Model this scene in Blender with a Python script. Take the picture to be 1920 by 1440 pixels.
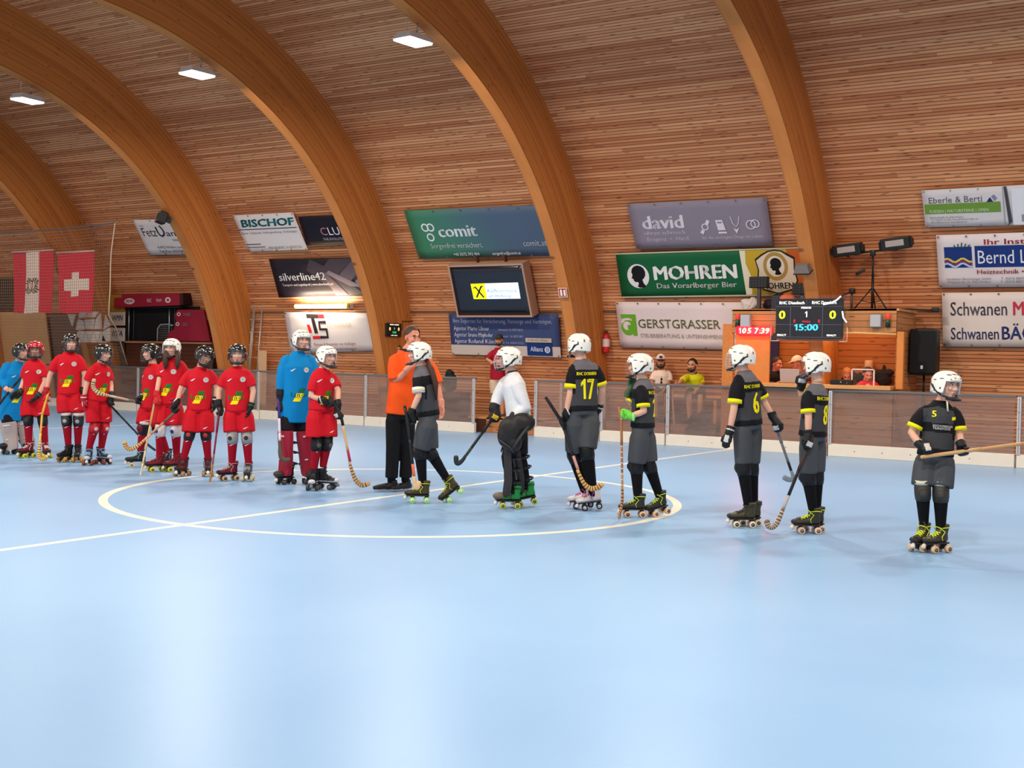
import bpy, bmesh, math, random
import numpy as np
from mathutils import Matrix, Vector, noise as mnoise
from mathutils.bvhtree import BVHTree
random.seed(7)
for o in list(bpy.data.objects): bpy.data.objects.remove(o)
SC = bpy.context.scene
COL = SC.collection
PI = math.pi

# ------------------------------------------------------------------ camera, world, light, exposure
YAW, PITCH, ROLL = .5651, .0219, .0206
def _camera():
    fw = Vector((-math.sin(YAW)*math.cos(PITCH), math.cos(YAW)*math.cos(PITCH), -math.sin(PITCH)))
    rt = Vector((math.cos(YAW), math.sin(YAW), 0)); up = rt.cross(fw)
    r2 = rt*math.cos(ROLL)+up*math.sin(ROLL); u2 = up*math.cos(ROLL)-rt*math.sin(ROLL)
    cd = bpy.data.cameras.new('camera'); cd.sensor_width = 36; cd.lens = 36*2269.8/1920
    cd.clip_start = .05; cd.clip_end = 300
    co = bpy.data.objects.new('camera', cd); COL.objects.link(co)
    m = Matrix((r2, u2, -fw)).transposed().to_4x4(); m.translation = (0, 0, 1.511)
    co.matrix_world = m; SC.camera = co
_camera()
W = bpy.data.worlds.new('daylight'); SC.world = W; W.use_nodes = True
W.node_tree.nodes['Background'].inputs[0].default_value = (1.0, .95, .9, 1)
W.node_tree.nodes['Background'].inputs[1].default_value = .62
SC.view_settings.view_transform = 'Standard'; SC.view_settings.look = 'None'
SC.view_settings.exposure = 0.0; SC.view_settings.gamma = 1; SC.view_settings.use_curve_mapping = False
LAMP_W = 265.0        # watts of each ceiling lamp

# ------------------------------------------------------------------ materials
def lin(c):
    c = c/255.0
    return c/12.92 if c <= .04045 else ((c+.055)/1.055)**2.4
def rgb(r, g, b): return (lin(r), lin(g), lin(b), 1)
MATS = {}
def mat(name, col, rough=.6, spec=.35, metal=0., emit=0., bump=0., bscale=30., var=0., alpha=1., coat=0.):
    if name in MATS: return MATS[name]
    m = bpy.data.materials.new(name); m.use_nodes = True; nt = m.node_tree
    b = nt.nodes['Principled BSDF']; c = rgb(*col)
    b.inputs['Base Color'].default_value = c; b.inputs['Roughness'].default_value = rough
    b.inputs['Specular IOR Level'].default_value = spec; b.inputs['Metallic'].default_value = metal
    if coat: b.inputs['Coat Weight'].default_value = coat
    if emit: b.inputs['Emission Color'].default_value = c; b.inputs['Emission Strength'].default_value = emit
    if alpha < 1: b.inputs['Alpha'].default_value = alpha
    if bump or var:
        tc = nt.nodes.new('ShaderNodeTexCoord'); n = nt.nodes.new('ShaderNodeTexNoise')
        n.inputs['Scale'].default_value = bscale; n.inputs['Detail'].default_value = 4
        nt.links.new(tc.outputs['Object'], n.inputs['Vector'])
        if bump:
            bp = nt.nodes.new('ShaderNodeBump'); bp.inputs['Strength'].default_value = bump; bp.inputs['Distance'].default_value = .02
            nt.links.new(n.outputs['Fac'], bp.inputs['Height']); nt.links.new(bp.outputs['Normal'], b.inputs['Normal'])
        if var:
            mx = nt.nodes.new('ShaderNodeMix'); mx.data_type = 'RGBA'
            mx.inputs[6].default_value = tuple(x*(1-var) for x in c[:3])+(1,)
            mx.inputs[7].default_value = tuple(min(1, x*(1+var)) for x in c[:3])+(1,)
            nt.links.new(n.outputs['Fac'], mx.inputs[0]); nt.links.new(mx.outputs[2], b.inputs['Base Color'])
    MATS[name] = m
    return m
class NT:
    """short-hand for math-heavy node trees"""
    def __init__(s, name):
        s.m = bpy.data.materials.new(name); s.m.use_nodes = True; s.t = s.m.node_tree; s.b = s.t.nodes['Principled BSDF']
    def n(s, t): return s.t.nodes.new(t)
    def l(s, a, b): s.t.links.new(a, b)
    def put(s, sock, v):
        if hasattr(v, 'is_output') or hasattr(v, 'links'): s.l(v, sock)
        else: sock.default_value = v
    def math(s, op, a, b=0., c=None):
        k = s.n('ShaderNodeMath'); k.operation = op
        s.put(k.inputs[0], a); s.put(k.inputs[1], b)
        if c is not None: s.put(k.inputs[2], c)
        return k.outputs[0]
    def mix(s, f, a, b):
        k = s.n('ShaderNodeMix'); k.data_type = 'RGBA'
        s.put(k.inputs[0], f); s.put(k.inputs[6], a); s.put(k.inputs[7], b); return k.outputs[2]
    def comb(s, x, y, z=0.):
        k = s.n('ShaderNodeCombineXYZ'); s.put(k.inputs[0], x); s.put(k.inputs[1], y); s.put(k.inputs[2], z); return k.outputs[0]
    def sep(s, v):
        k = s.n('ShaderNodeSeparateXYZ'); s.l(v, k.inputs[0]); return k.outputs
    def noise(s, v, sc, det=3.):
        k = s.n('ShaderNodeTexNoise'); s.l(v, k.inputs['Vector']); k.inputs['Scale'].default_value = sc; k.inputs['Detail'].default_value = det
        return k.outputs['Fac']
    def white(s, v):
        k = s.n('ShaderNodeTexWhiteNoise'); k.noise_dimensions = '3D'; s.l(v, k.inputs['Vector']); return k.outputs['Value']
    def step(s, x, lo, hi):
        k = s.n('ShaderNodeMapRange'); k.interpolation_type = 'SMOOTHSTEP'
        s.put(k.inputs[0], x); k.inputs[1].default_value = lo; k.inputs[2].default_value = hi; return k.outputs[0]
def wood_planks(name, pitch, c_dark, c_light, groove=.1, seg=4.0, knots=1.0, gdark=.35):
    s = NT(name); uv = s.n('ShaderNodeUVMap').outputs[0]; u, v, _ = s.sep(uv)
    pv = s.math('DIVIDE', v, pitch); row = s.math('FLOOR', pv); fr = s.math('FRACT', pv)
    rr = s.white(s.comb(row, 3.7))
    us = s.math('FLOOR', s.math('ADD', s.math('DIVIDE', u, seg), s.math('MULTIPLY', rr, 7.0)))
    pr = s.white(s.comb(row, us, 1.3))
    grain = s.noise(s.comb(s.math('MULTIPLY', u, 1.2), s.math('MULTIPLY', v, 45.0), s.math('MULTIPLY', rr, 30.)), 1.0, 4.)
    big = s.noise(s.comb(u, v), .35, 2.)
    f = s.math('ADD', s.math('MULTIPLY', pr, .5), s.math('MULTIPLY', grain, .5))
    f = s.math('ADD', f, s.math('MULTIPLY', s.math('SUBTRACT', big, .5), .35))
    col = s.mix(s.step(f, .12, .9), rgb(*c_dark), rgb(*c_light))
    vo = s.n('ShaderNodeTexVoronoi'); vo.voronoi_dimensions = '2D'; vo.inputs['Scale'].default_value = 1.0
    s.l(s.comb(s.math('ADD', s.math('MULTIPLY', u, 1.6), s.math('MULTIPLY', rr, 40.)), s.math('MULTIPLY', pv, .9)), vo.inputs['Vector'])
    r2 = s.sep(vo.outputs['Color'])[0]
    k = s.math('MULTIPLY', s.math('SUBTRACT', 1.0, s.step(vo.outputs['Distance'], .05, .13)), s.math('GREATER_THAN', r2, .35))
    col = s.mix(s.math('MULTIPLY', k, .8*knots), col, rgb(70, 38, 20))
    g = s.step(s.math('ABSOLUTE', s.math('SUBTRACT', fr, .5)), .5-groove, .5-groove*.35)
    col = s.mix(s.math('MULTIPLY', g, 1-gdark), col, rgb(52, 28, 14))
    s.l(col, s.b.inputs['Base Color']); s.b.inputs['Roughness'].default_value = .55; s.b.inputs['Specular IOR Level'].default_value = .25
    bp = s.n('ShaderNodeBump'); bp.inputs['Strength'].default_value = .6; bp.inputs['Distance'].default_value = .02
    s.l(s.math('SUBTRACT', 1.0, g), bp.inputs['Height']); s.l(bp.outputs['Normal'], s.b.inputs['Normal'])
    MATS[name] = s.m; return s.m
def floor_mat():
    s = NT('rink_floor_blue'); g = s.n('ShaderNodeNewGeometry').outputs['Position']; x, y, z = s.sep(g)
    dx = s.math('SUBTRACT', x, -8.0014); dy = s.math('SUBTRACT', y, 10.3431)
    r = s.math('SQRT', s.math('ADD', s.math('MULTIPLY', dx, dx), s.math('MULTIPLY', dy, dy)))
    ring = s.math('LESS_THAN', s.math('ABSOLUTE', s.math('SUBTRACT', r, 3.0)), .045)
    mid = s.math('LESS_THAN', s.math('ABSOLUTE', dx), .04)
    far = s.math('MULTIPLY', s.math('LESS_THAN', s.math('ABSOLUTE', s.math('SUBTRACT', x, -19.5)), .04), s.math('GREATER_THAN', y, 6.0))
    far2 = s.math('LESS_THAN', s.math('ABSOLUTE', s.math('SUBTRACT', x, 3.5)), .04)
    w = s.math('MAXIMUM', s.math('MAXIMUM', ring, mid), s.math('MAXIMUM', far, far2))
    n1 = s.noise(g, .35, 3.); n2 = s.noise(s.comb(s.math('MULTIPLY', x, 3.), s.math('MULTIPLY', y, 3.)), 6.0, 6.)
    f = s.math('ADD', s.math('MULTIPLY', n1, .9), s.math('MULTIPLY', n2, .1))
    base = s.mix(s.step(f, .25, .75), rgb(134, 174, 216), rgb(146, 184, 222))
    col = s.mix(w, base, rgb(236, 232, 214))
    s.l(col, s.b.inputs['Base Color']); s.b.inputs['Specular IOR Level'].default_value = .32
    s.l(s.math('ADD', .3, s.math('MULTIPLY', n1, .1)), s.b.inputs['Roughness'])
    bp = s.n('ShaderNodeBump'); bp.inputs['Strength'].default_value = .04; bp.inputs['Distance'].default_value = .01
    s.l(s.noise(g, 9., 4.), bp.inputs['Height']); s.l(bp.outputs['Normal'], s.b.inputs['Normal'])
    return s.m

# ------------------------------------------------------------------ mesh helpers
def V3(p): return np.array(p, float)
def unit(v):
    v = V3(v); n = np.linalg.norm(v); return v/n if n > 1e-9 else v
class MB:
    """collects shapes; out() links them as ONE mesh object"""
    def __init__(s): s.v = []; s.f = []; s.m = []
    def add(s, V, F, mi=0):
        b = len(s.v); s.v += [tuple(map(float, p)) for p in V]
        s.f += [tuple(int(i)+b for i in q) for q in F]
        s.m += list(mi) if hasattr(mi, '__len__') else [mi]*len(F)
        return s
    def tube(s, pts, rad, mi=0, seg=10, side=None, caps=True):
        P = [V3(p) for p in pts]; n = len(P); rings = []; prev = None
        for i in range(n):
            t = unit(P[min(i+1, n-1)]-P[max(i-1, 0)])
            if side is not None: a = V3(side)
            elif prev is not None: a = prev
            else: a = V3((1, 0, 0)) if abs(t[0]) < .8 else V3((0, 1, 0))
            a = unit(a-t*(a@t)); prev = a; b = np.cross(t, a)
            r = rad[i] if hasattr(rad, '__len__') else rad
            ra, rb = r if hasattr(r, '__len__') else (r, r)
            rings.append([P[i]+a*ra*math.cos(k*2*PI/seg)+b*rb*math.sin(k*2*PI/seg) for k in range(seg)])
        V = [q for r in rings for q in r]; F = []
        for i in range(n-1):
            for k in range(seg):
                k2 = (k+1) % seg
                F.append((i*seg+k, i*seg+k2, (i+1)*seg+k2, (i+1)*seg+k))
        if caps:
            F.append(tuple(range(seg-1, -1, -1))); F.append(tuple((n-1)*seg+k for k in range(seg)))
        return s.add(V, F, mi)
    def box(s, lo, hi, mi=0, R=None, T=(0, 0, 0)):
        V = [V3((x, y, z)) for x in (lo[0], hi[0]) for y in (lo[1], hi[1]) for z in (lo[2], hi[2])]
        if R is not None: V = [R@p for p in V]
        V = [p+V3(T) for p in V]
        return s.add(V, [(0, 1, 3, 2), (4, 6, 7, 5), (0, 4, 5, 1), (2, 3, 7, 6), (0, 2, 6, 4), (1, 5, 7, 3)], mi)
    def rbox(s, lo, hi, r=.01, mi=0, R=None, T=(0, 0, 0)):
        bm = bmesh.new(); bmesh.ops.create_cube(bm, size=1)
        lo = V3(lo); hi = V3(hi)
        for v in bm.verts: v.co = Vector((lo+hi)/2+V3(v.co)*(hi-lo))
        bmesh.ops.bevel(bm, geom=bm.edges[:], offset=r, segments=2, affect='EDGES', profile=.5)
        V = [V3(v.co) for v in bm.verts]
        if R is not None: V = [R@p for p in V]
        V = [p+V3(T) for p in V]; F = [[v.index for v in f.verts] for f in bm.faces]
        bm.free(); return s.add(V, F, mi)
    def ell(s, c, r, mi=0, R=None, seg=14, rings=9):
        V = [(0, 0, 1)]
        for i in range(1, rings):
            a = PI*i/rings
            V += [(math.sin(a)*math.cos(2*PI*k/seg), math.sin(a)*math.sin(2*PI*k/seg), math.cos(a)) for k in range(seg)]
        V.append((0, 0, -1)); V = [V3(p)*V3(r) for p in V]
        if R is not None: V = [R@p for p in V]
        V = [p+V3(c) for p in V]; F = [(0, 1+k, 1+(k+1) % seg) for k in range(seg)]
        for i in range(rings-2):
            for k in range(seg):
                k2 = (k+1) % seg; a = 1+i*seg
                F.append((a+k, a+seg+k, a+seg+k2, a+k2))
        a = 1+(rings-2)*seg
        F += [(a+(k+1) % seg, a+k, len(V)-1) for k in range(seg)]
        return s.add(V, F, mi)
    def prism(s, poly, O, ux, uy, depth, mi=0):
        O = V3(O); ux = V3(ux); uy = V3(uy); nz = unit(np.cross(ux, uy)); n = len(poly)
        V = [O+ux*p[0]+uy*p[1] for p in poly]; V += [p-nz*depth for p in V]
        F = [tuple(range(n)), tuple(range(2*n-1, n-1, -1))]+[(i, i+n, (i+1) % n+n, (i+1) % n) for i in range(n)]
        return s.add(V, F, mi)
    def out(s, name, mats, parent=None, smooth=True, angle=None):
        me = bpy.data.meshes.new(name); me.from_pydata(s.v, [], s.f)
        for m in (mats if isinstance(mats, (list, tuple)) else [mats]): me.materials.append(m)
        if len(me.polygons) == len(s.m): me.polygons.foreach_set('material_index', s.m)
        me.polygons.foreach_set('use_smooth', [smooth]*len(me.polygons)); me.update()
        if smooth and angle: me.set_sharp_from_angle(angle=angle)
        return link(name, me, parent)
def link(name, me, parent=None):
    o = bpy.data.objects.new(name, me); COL.objects.link(o)
    if parent is not None: o.parent = parent
    return o
def tag(o, label, cat, group=None, kind=None):
    if label: o['label'] = label
    if cat: o['category'] = cat
    if group: o['group'] = group
    if kind: o['kind'] = kind
    return o
def thing(name, label, cat, loc=(0, 0, 0), rz=0., group=None):
    o = bpy.data.objects.new(name, None); COL.objects.link(o); o.empty_display_size = .1
    o.location = loc; o.rotation_euler = (0, 0, rz)
    return tag(o, label, cat, group)
def struct(o): o['kind'] = 'structure'; return o
def remesh(mb, voxel, it=3, fac=.5):
    me = bpy.data.meshes.new('tmp'); me.from_pydata(mb.v, [], mb.f); me.update()
    o = bpy.data.objects.new('tmp', me); COL.objects.link(o)
    r = o.modifiers.new('r', 'REMESH'); r.mode = 'VOXEL'; r.voxel_size = voxel
    if it: sm = o.modifiers.new('s', 'SMOOTH'); sm.factor = fac; sm.iterations = it
    dg = bpy.context.evaluated_depsgraph_get(); e = o.evaluated_get(dg); m2 = e.to_mesh()
    n = len(m2.vertices); A = np.empty(n*3); m2.vertices.foreach_get('co', A); A = A.reshape(-1, 3)
    F = [tuple(p.vertices) for p in m2.polygons]
    e.to_mesh_clear(); bpy.data.objects.remove(o); bpy.data.meshes.remove(me)
    return A, F
def copy_tree(o, parent=None):
    c = o.copy(); COL.objects.link(c)
    if parent is not None: c.parent = parent
    for ch in list(o.children): copy_tree(ch, c)
    return c
_T = {}
def text_geo(txt, bold=0., shear=0.):
    """outline of a string, height 1 = cap height; returns verts (n,2), triangles, width"""
    k = (txt, bold, shear)
    if k in _T: return _T[k]
    if '1' in txt and bold and len(txt) < 6:      # digits: a one with a flag stroke
        V = np.zeros((0, 2)); F = []; x = 0.
        for i, part in enumerate(txt.split('1')):
            if i:
                one = np.array([(.2, 0), (.4, 0), (.4, 1), (.26, 1), (.0, .8), (.0, .62), (.2, .74)]); n = len(V); V = np.vstack([V, one+np.array((x, 0))]); F = F+[tuple(range(n, n+7))]; x += .56
            if part:
                v, f, w = text_geo(part, bold, shear); n = len(V); V = np.vstack([V, v+np.array((x, 0))]); F = F+[tuple(q+n for q in t) for t in f]; x += w+.14
        _T[k] = (V, F, V[:, 0].max()); return _T[k]
    cu = bpy.data.curves.new('t', 'FONT'); cu.body = txt; cu.size = 1/.7; cu.resolution_u = 2; cu.shear = shear
    cu.fill_mode = 'FRONT'
    o = bpy.data.objects.new('t', cu); COL.objects.link(o)
    dg = bpy.context.evaluated_depsgraph_get(); e = o.evaluated_get(dg); me = e.to_mesh()
    V = np.array([v.co[:2] for v in me.vertices]) if len(me.vertices) else np.zeros((0, 2))
    F = [tuple(p.vertices) for p in me.polygons]
    e.to_mesh_clear(); bpy.data.objects.remove(o); bpy.data.curves.remove(cu)
    if bold and len(V):
        n = len(V); d = min(bold, .05)*1.1; F = F+[tuple(i+n for i in f) for f in F]+[tuple(i+2*n for i in f) for f in F]
        V = np.vstack([V, V+np.array([d, d*.3]), V+np.array([-d, -d*.3])])
    x0 = V[:, 0].min() if len(V) else 0; V = V-np.array([x0, 0]); w = V[:, 0].max() if len(V) else 0
    _T[k] = (V, F, w); return _T[k]
def disc(r, n=24, r2=None, c=(0, 0), sx=1.):
    """2-D disc (or ring) as verts, faces"""
    A = [2*PI*k/n for k in range(n)]
    o = [(c[0]+sx*r*math.cos(a), c[1]+r*math.sin(a)) for a in A]
    if r2 is None: return np.array(o), [tuple(range(n))]
    i = [(c[0]+sx*r2*math.cos(a), c[1]+r2*math.sin(a)) for a in A]
    return np.array(o+i), [(k, (k+1) % n, n+(k+1) % n, n+k) for k in range(n)]
def Rz(a): c, s = math.cos(a), math.sin(a); return np.array([[c, -s, 0], [s, c, 0], [0, 0, 1]])
def Rx(a): c, s = math.cos(a), math.sin(a); return np.array([[1, 0, 0], [0, c, -s], [0, s, c]])
def Ry(a): c, s = math.cos(a), math.sin(a); return np.array([[c, 0, s], [0, 1, 0], [-s, 0, c]])
def mat4(R, T):
    m = Matrix(R.tolist()).to_4x4(); m.translation = Vector(tuple(map(float, T))); return m
# ------------------------------------------------------------------ measured places (metres); x right, y away, z up
DATA = {
 'people': {
  'g1': {'b':(-15.108,10.708),'az':45,'head':(0.074,-0.0,1.453,60,0,0),'nb':(0.023,-0.0,1.301),'arms':[[(-0.124,-0.1,1.268),(-0.143,-0.12,1.028),(-0.025,-0.22,0.921),(0.028,-0.24,0.915),'grip'],[(0.089,0.08,1.257),(0.162,0.02,0.979),(0.136,-0.1,0.876),(0.085,-0.12,0.838),'grip']],'hip':(-0.038,0.0,0.627),'legs':[[(-0.047,-0.08,0.367),(-0.007,-0.06,0.103),-40,0],[(0.099,0.08,0.384),(0.163,0.08,0.111),10,0]]},
  'r2': {'b':(-14.406,10.544),'az':10,'head':(-0.029,-0.0,1.488,15,0,0),'nb':(-0.042,0.0,1.341),'arms':[[(-0.154,-0.02,1.266),(-0.188,-0.0,1.038),(-0.213,-0.08,0.901),(-0.241,-0.1,0.879),'relax'],[(0.079,0.02,1.278),(0.112,-0.02,1.045),(0.051,-0.1,0.856),(0.001,-0.12,0.797),'relax']],'hip':(-0.046,-0.0,0.814),'legs':[[(-0.092,-0.06,0.523),(-0.097,-0.02,0.183),-30,0],[(0.089,-0.02,0.524),(0.107,0.04,0.183),35,0]]},
  'r3': {'b':(-13.554,10.47),'az':10,'head':(-0.034,0.0,1.591,25,0,0),'nb':(-0.057,-0.0,1.455),'arms':[[(-0.216,-0.02,1.381),(-0.298,-0.03,1.146),(-0.33,-0.06,0.941),(-0.339,-0.07,0.849),'grip'],[(0.089,0.04,1.388),(0.145,0.03,1.154),(0.137,-0.0,0.949),(0.153,-0.02,0.843),'relax']],'hip':(-0.048,-0.0,0.952),'legs':[[(-0.06,-0.05,0.563),(-0.053,-0.0,0.241),-25,0],[(0.089,-0.03,0.565),(0.061,0.04,0.248),15,0]]},
  'r4': {'b':(-13.024,10.451),'az':45,'head':(0.071,-0.02,1.459,62,-6,0),'nb':(0.025,0.0,1.319),'arms':[[(-0.051,-0.12,1.256),(-0.111,-0.12,1.04),(-0.136,-0.14,0.867),(-0.135,-0.14,0.757),'relax'],[(0.09,0.12,1.256),(0.134,0.1,1.04),(0.17,0.02,0.903),(0.184,-0.04,0.808),'grip']],'hip':(0.002,0.0,0.879),'legs':[[(-0.014,-0.08,0.493),(-0.086,-0.06,0.219),10,0],[(0.071,0.04,0.488),(0.026,0.08,0.211),60,0]]},
  'r5': {'b':(-12.254,10.693),'az':-35,'head':(-0.035,0.0,1.479,-45,0,0),'nb':(0.002,0.0,1.322),'arms':[[(-0.1,0.09,1.257),(-0.116,0.04,1.002),(-0.125,-0.06,0.902),(-0.153,-0.1,0.841),'grip'],[(0.118,-0.09,1.284),(0.153,-0.08,1.045),(0.126,-0.12,0.875),(0.099,-0.12,0.806),'relax']],'hip':(-0.032,0.0,0.812),'legs':[[(-0.099,-0.06,0.505),(-0.154,0.0,0.197),-70,0],[(0.051,0.06,0.501),(0.152,0.16,0.17),-20,0]]},
  'r6': {'b':(-11.717,10.421),'az':-12,'head':(0.068,0.0,1.545,-8,0,0),'nb':(0.073,0.0,1.406),'arms':[[(-0.058,0.02,1.336),(-0.068,-0.05,1.118),(-0.078,-0.12,0.961),(-0.091,-0.14,0.882),'grip'],[(0.214,0.02,1.349),(0.263,0.0,1.144),(0.189,-0.06,0.932),(0.143,-0.08,0.885),'relax']],'hip':(0.054,0.0,0.893),'legs':[[(-0.031,-0.08,0.524),(-0.057,-0.02,0.2),-55,0],[(0.15,-0.04,0.525),(0.139,0.04,0.2),-50,0]]},
  'r7': {'b':(-11.059,10.318),'az':8,'head':(0.105,-0.03,1.462,38,-14,10),'nb':(0.045,0.0,1.306),'arms':[[(-0.128,0.0,1.238),(-0.185,-0.04,1.032),(-0.21,-0.08,0.885),(-0.21,-0.1,0.789),'grip'],[(0.184,0.04,1.251),(0.232,0.04,1.064),(0.227,0.02,0.909),(0.22,0.0,0.819),'relax']],'hip':(0.039,0.0,0.841),'legs':[[(-0.056,-0.06,0.514),(-0.131,-0.03,0.22),-15,0],[(0.129,-0.03,0.516),(0.144,0.03,0.221),15,0]]},
  'r8': {'b':(-10.288,10.28),'az':5,'head':(-0.042,0.0,1.49,12,0,0),'nb':(-0.046,0.0,1.328),'arms':[[(-0.182,0.0,1.262),(-0.249,-0.02,1.042),(-0.237,-0.06,0.9),(-0.225,-0.08,0.808),'grip'],[(0.095,0.02,1.274),(0.152,0.0,1.05),(0.135,-0.05,0.876),(0.107,-0.06,0.77),'relax']],'hip':(-0.026,0.0,0.859),'legs':[[(-0.072,-0.05,0.516),(-0.085,0.0,0.205),-55,0],[(0.092,-0.03,0.518),(0.109,0.0,0.209),5,0]]},
  'g9': {'b':(-9.584,10.462),'az':20,'head':(0.058,0.0,1.666,32,0,0),'nb':(0.018,-0.0,1.517),'arms':[[(-0.138,-0.05,1.44),(-0.156,-0.06,1.201),(-0.162,-0.08,1.042),(-0.174,-0.1,0.895),'grip'],[(0.169,0.06,1.459),(0.216,0.06,1.231),(0.2,0.03,1.034),(0.191,0.02,0.91),'relax']],'hip':(0.016,-0.0,0.858),'legs':[[(-0.08,-0.08,0.504),(-0.063,-0.04,0.138),-40,0],[(0.121,0.0,0.503),(0.156,0.05,0.134),20,0]]},
  'r10': {'b':(-8.966,10.203),'az':35,'head':(0.051,0.0,1.482,52,0,0),'nb':(0.001,0.0,1.339),'arms':[[(-0.073,-0.08,1.25),(-0.102,-0.1,1.039),(0.04,-0.14,1.002),(0.137,-0.16,0.981),'grip'],[(0.125,0.09,1.258),(0.182,0.0,1.095),(0.202,-0.12,0.958),(0.239,-0.16,0.849),'grip']],'hip':(0.002,0.0,0.925),'legs':[[(-0.035,-0.06,0.514),(-0.064,-0.03,0.245),0,0],[(0.062,0.0,0.518),(0.023,0.05,0.269),75,0]]},
  'ref': {'b':(-8.262,10.643),'az':28,'head':(0.165,-0.02,1.714,38,-4,0),'nb':(0.089,-0.0,1.553),'arms':[[(-0.031,-0.08,1.474),(-0.001,-0.1,1.217),(0.149,-0.24,1.373),(0.208,-0.26,1.421),'relax'],[(0.356,0.1,1.458),(0.452,0.08,1.163),(0.5,0.04,0.975),(0.508,0.03,0.886),'relax']],'hip':(0.049,0.0,0.896),'legs':[[(-0.023,-0.04,0.507),(-0.036,-0.02,0.12),-70,0],[(0.129,0.04,0.492),(0.111,0.06,0.121),-40,0]]},
  'b12': {'b':(-7.407,10.035),'az':-70,'head':(-0.084,-0.0,1.537,-78,0,0),'nb':(-0.059,0.0,1.395),'arms':[[(-0.081,-0.12,1.297),(-0.064,-0.15,1.103),(-0.138,-0.14,0.928),(-0.169,-0.14,0.84),'grip'],[(0.027,0.12,1.329),(0.029,0.14,1.135),(-0.055,0.12,0.967),(-0.096,0.1,0.884),'relax']],'hip':(0.026,0.0,0.919),'legs':[[(-0.044,-0.06,0.521),(-0.011,-0.05,0.192),-85,0],[(0.053,0.05,0.515),(0.228,0.07,0.24),-80,38]]},
  'g13': {'b':(-6.464,10.292),'az':-75,'head':(-0.095,0.0,1.501,-85,0,0),'nb':(-0.055,0.0,1.357),'arms':[[(0.0,-0.14,1.254),(0.09,-0.15,1.018),(-0.035,-0.16,0.91),(-0.086,-0.18,0.825),'grip'],[(-0.14,0.13,1.267),(-0.201,0.12,1.088),(-0.231,0.08,0.991),(-0.251,0.06,0.927),'grip']],'hip':(0.03,-0.0,0.871),'legs':[[(-0.091,-0.08,0.521),(-0.014,-0.07,0.169),-88,0],[(0.049,0.08,0.511),(0.121,0.1,0.196),-85,12]]},
  'b14': {'b':(-5.818,10.642),'az':-155,'head':(-0.127,-0.0,1.649,-140,0,0),'nb':(-0.086,-0.0,1.5),'arms':[[(-0.188,-0.05,1.419),(-0.205,-0.07,1.153),(-0.243,-0.06,0.961),(-0.283,-0.05,0.88),'grip'],[(0.074,0.05,1.423),(0.117,0.06,1.193),(0.093,0.12,1.013),(0.064,0.14,0.925),'relax']],'hip':(-0.07,0.0,1.02),'legs':[[(-0.142,0.06,0.538),(-0.031,0.08,0.183),-95,8],[(-0.022,-0.06,0.583),(0.046,-0.05,0.167),-92,8]]},
  'b15': {'b':(-5.145,10.538),'az':-108,'head':(-0.075,-0.0,1.461,-100,0,0),'nb':(-0.036,-0.0,1.323),'arms':[[(-0.058,-0.14,1.213),(-0.041,-0.16,1.021),(-0.165,-0.14,0.977),(-0.245,-0.13,0.996),'grip'],[(-0.082,0.13,1.226),(-0.155,0.14,1.068),(-0.172,0.1,1.199),(-0.161,0.08,1.293),'fist']],'hip':(-0.031,-0.0,0.886),'legs':[[(-0.088,-0.05,0.493),(-0.065,-0.04,0.184),-85,0],[(0.046,0.05,0.497),(0.152,0.06,0.208),-60,10]]},
  'b16': {'b':(-4.123,10.552),'az':-140,'head':(-0.073,-0.0,1.556,-115,0,0),'nb':(-0.035,-0.0,1.424),'arms':[[(-0.134,-0.1,1.316),(-0.147,-0.12,1.079),(-0.181,-0.12,0.879),(-0.209,-0.13,0.792),'relax'],[(0.11,0.1,1.312),(0.174,0.1,1.14),(0.248,0.06,1.01),(0.277,0.05,0.923),'grip']],'hip':(0.006,0.0,0.959),'legs':[[(-0.033,-0.05,0.55),(0.012,-0.06,0.229),-90,0],[(0.06,0.05,0.543),(0.094,0.08,0.224),-90,0]]},
  'b17': {'b':(-3.523,10.534),'az':-130,'head':(0.032,0.0,1.501,-120,0,0),'nb':(0.047,0.0,1.321),'arms':[[(-0.066,-0.1,1.227),(-0.049,-0.13,1.031),(-0.052,-0.14,0.881),(-0.041,-0.14,0.797),'grip'],[(0.141,0.1,1.244),(-0.051,0.2,1.237),(-0.043,0.16,1.316),(-0.021,0.14,1.365),'fist']],'hip':(0.025,-0.0,0.888),'legs':[[(-0.016,-0.05,0.506),(0.029,-0.05,0.222),-90,0],[(0.08,0.05,0.508),(0.093,0.07,0.218),-90,0]]},
  'b18': {'b':(-2.346,10.205),'az':-8,'head':(0.062,-0.0,1.359,28,0,4),'nb':(0.014,0.0,1.214),'arms':[[(-0.15,-0.0,1.146),(-0.214,-0.0,0.961),(-0.17,-0.12,0.866),(-0.135,-0.16,0.823),'grip'],[(0.164,-0.0,1.139),(0.163,-0.04,0.946),(0.146,-0.14,0.874),(0.149,-0.18,0.834),'grip']],'hip':(-0.014,-0.0,0.8),'legs':[[(-0.127,-0.05,0.497),(-0.094,-0.0,0.239),-45,0],[(0.01,-0.08,0.486),(0.025,-0.06,0.206),-65,0]]},
 },
 'crowd': {
  'red': {'b':(-13.57,20.65),'az':-10,'head':(0.123,0.0,1.857,-15,0,0),'nb':(0.105,-0.0,1.682),'arms':[[(-0.024,-0.02,1.614),(-0.108,-0.05,1.46),(0.005,-0.2,1.398),(0.07,-0.25,1.432),'relax'],[(0.247,0.02,1.62),(0.327,-0.05,1.447),(0.222,-0.2,1.359),(0.157,-0.24,1.391),'relax']],'hip':(0.105,0.0,1.105),'legs':[[(0.059,-0.03,0.746),(0.055,0.0,0.363),-10,0],[(0.2,0.0,0.748),(0.219,0.03,0.354),10,0]]},
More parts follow.
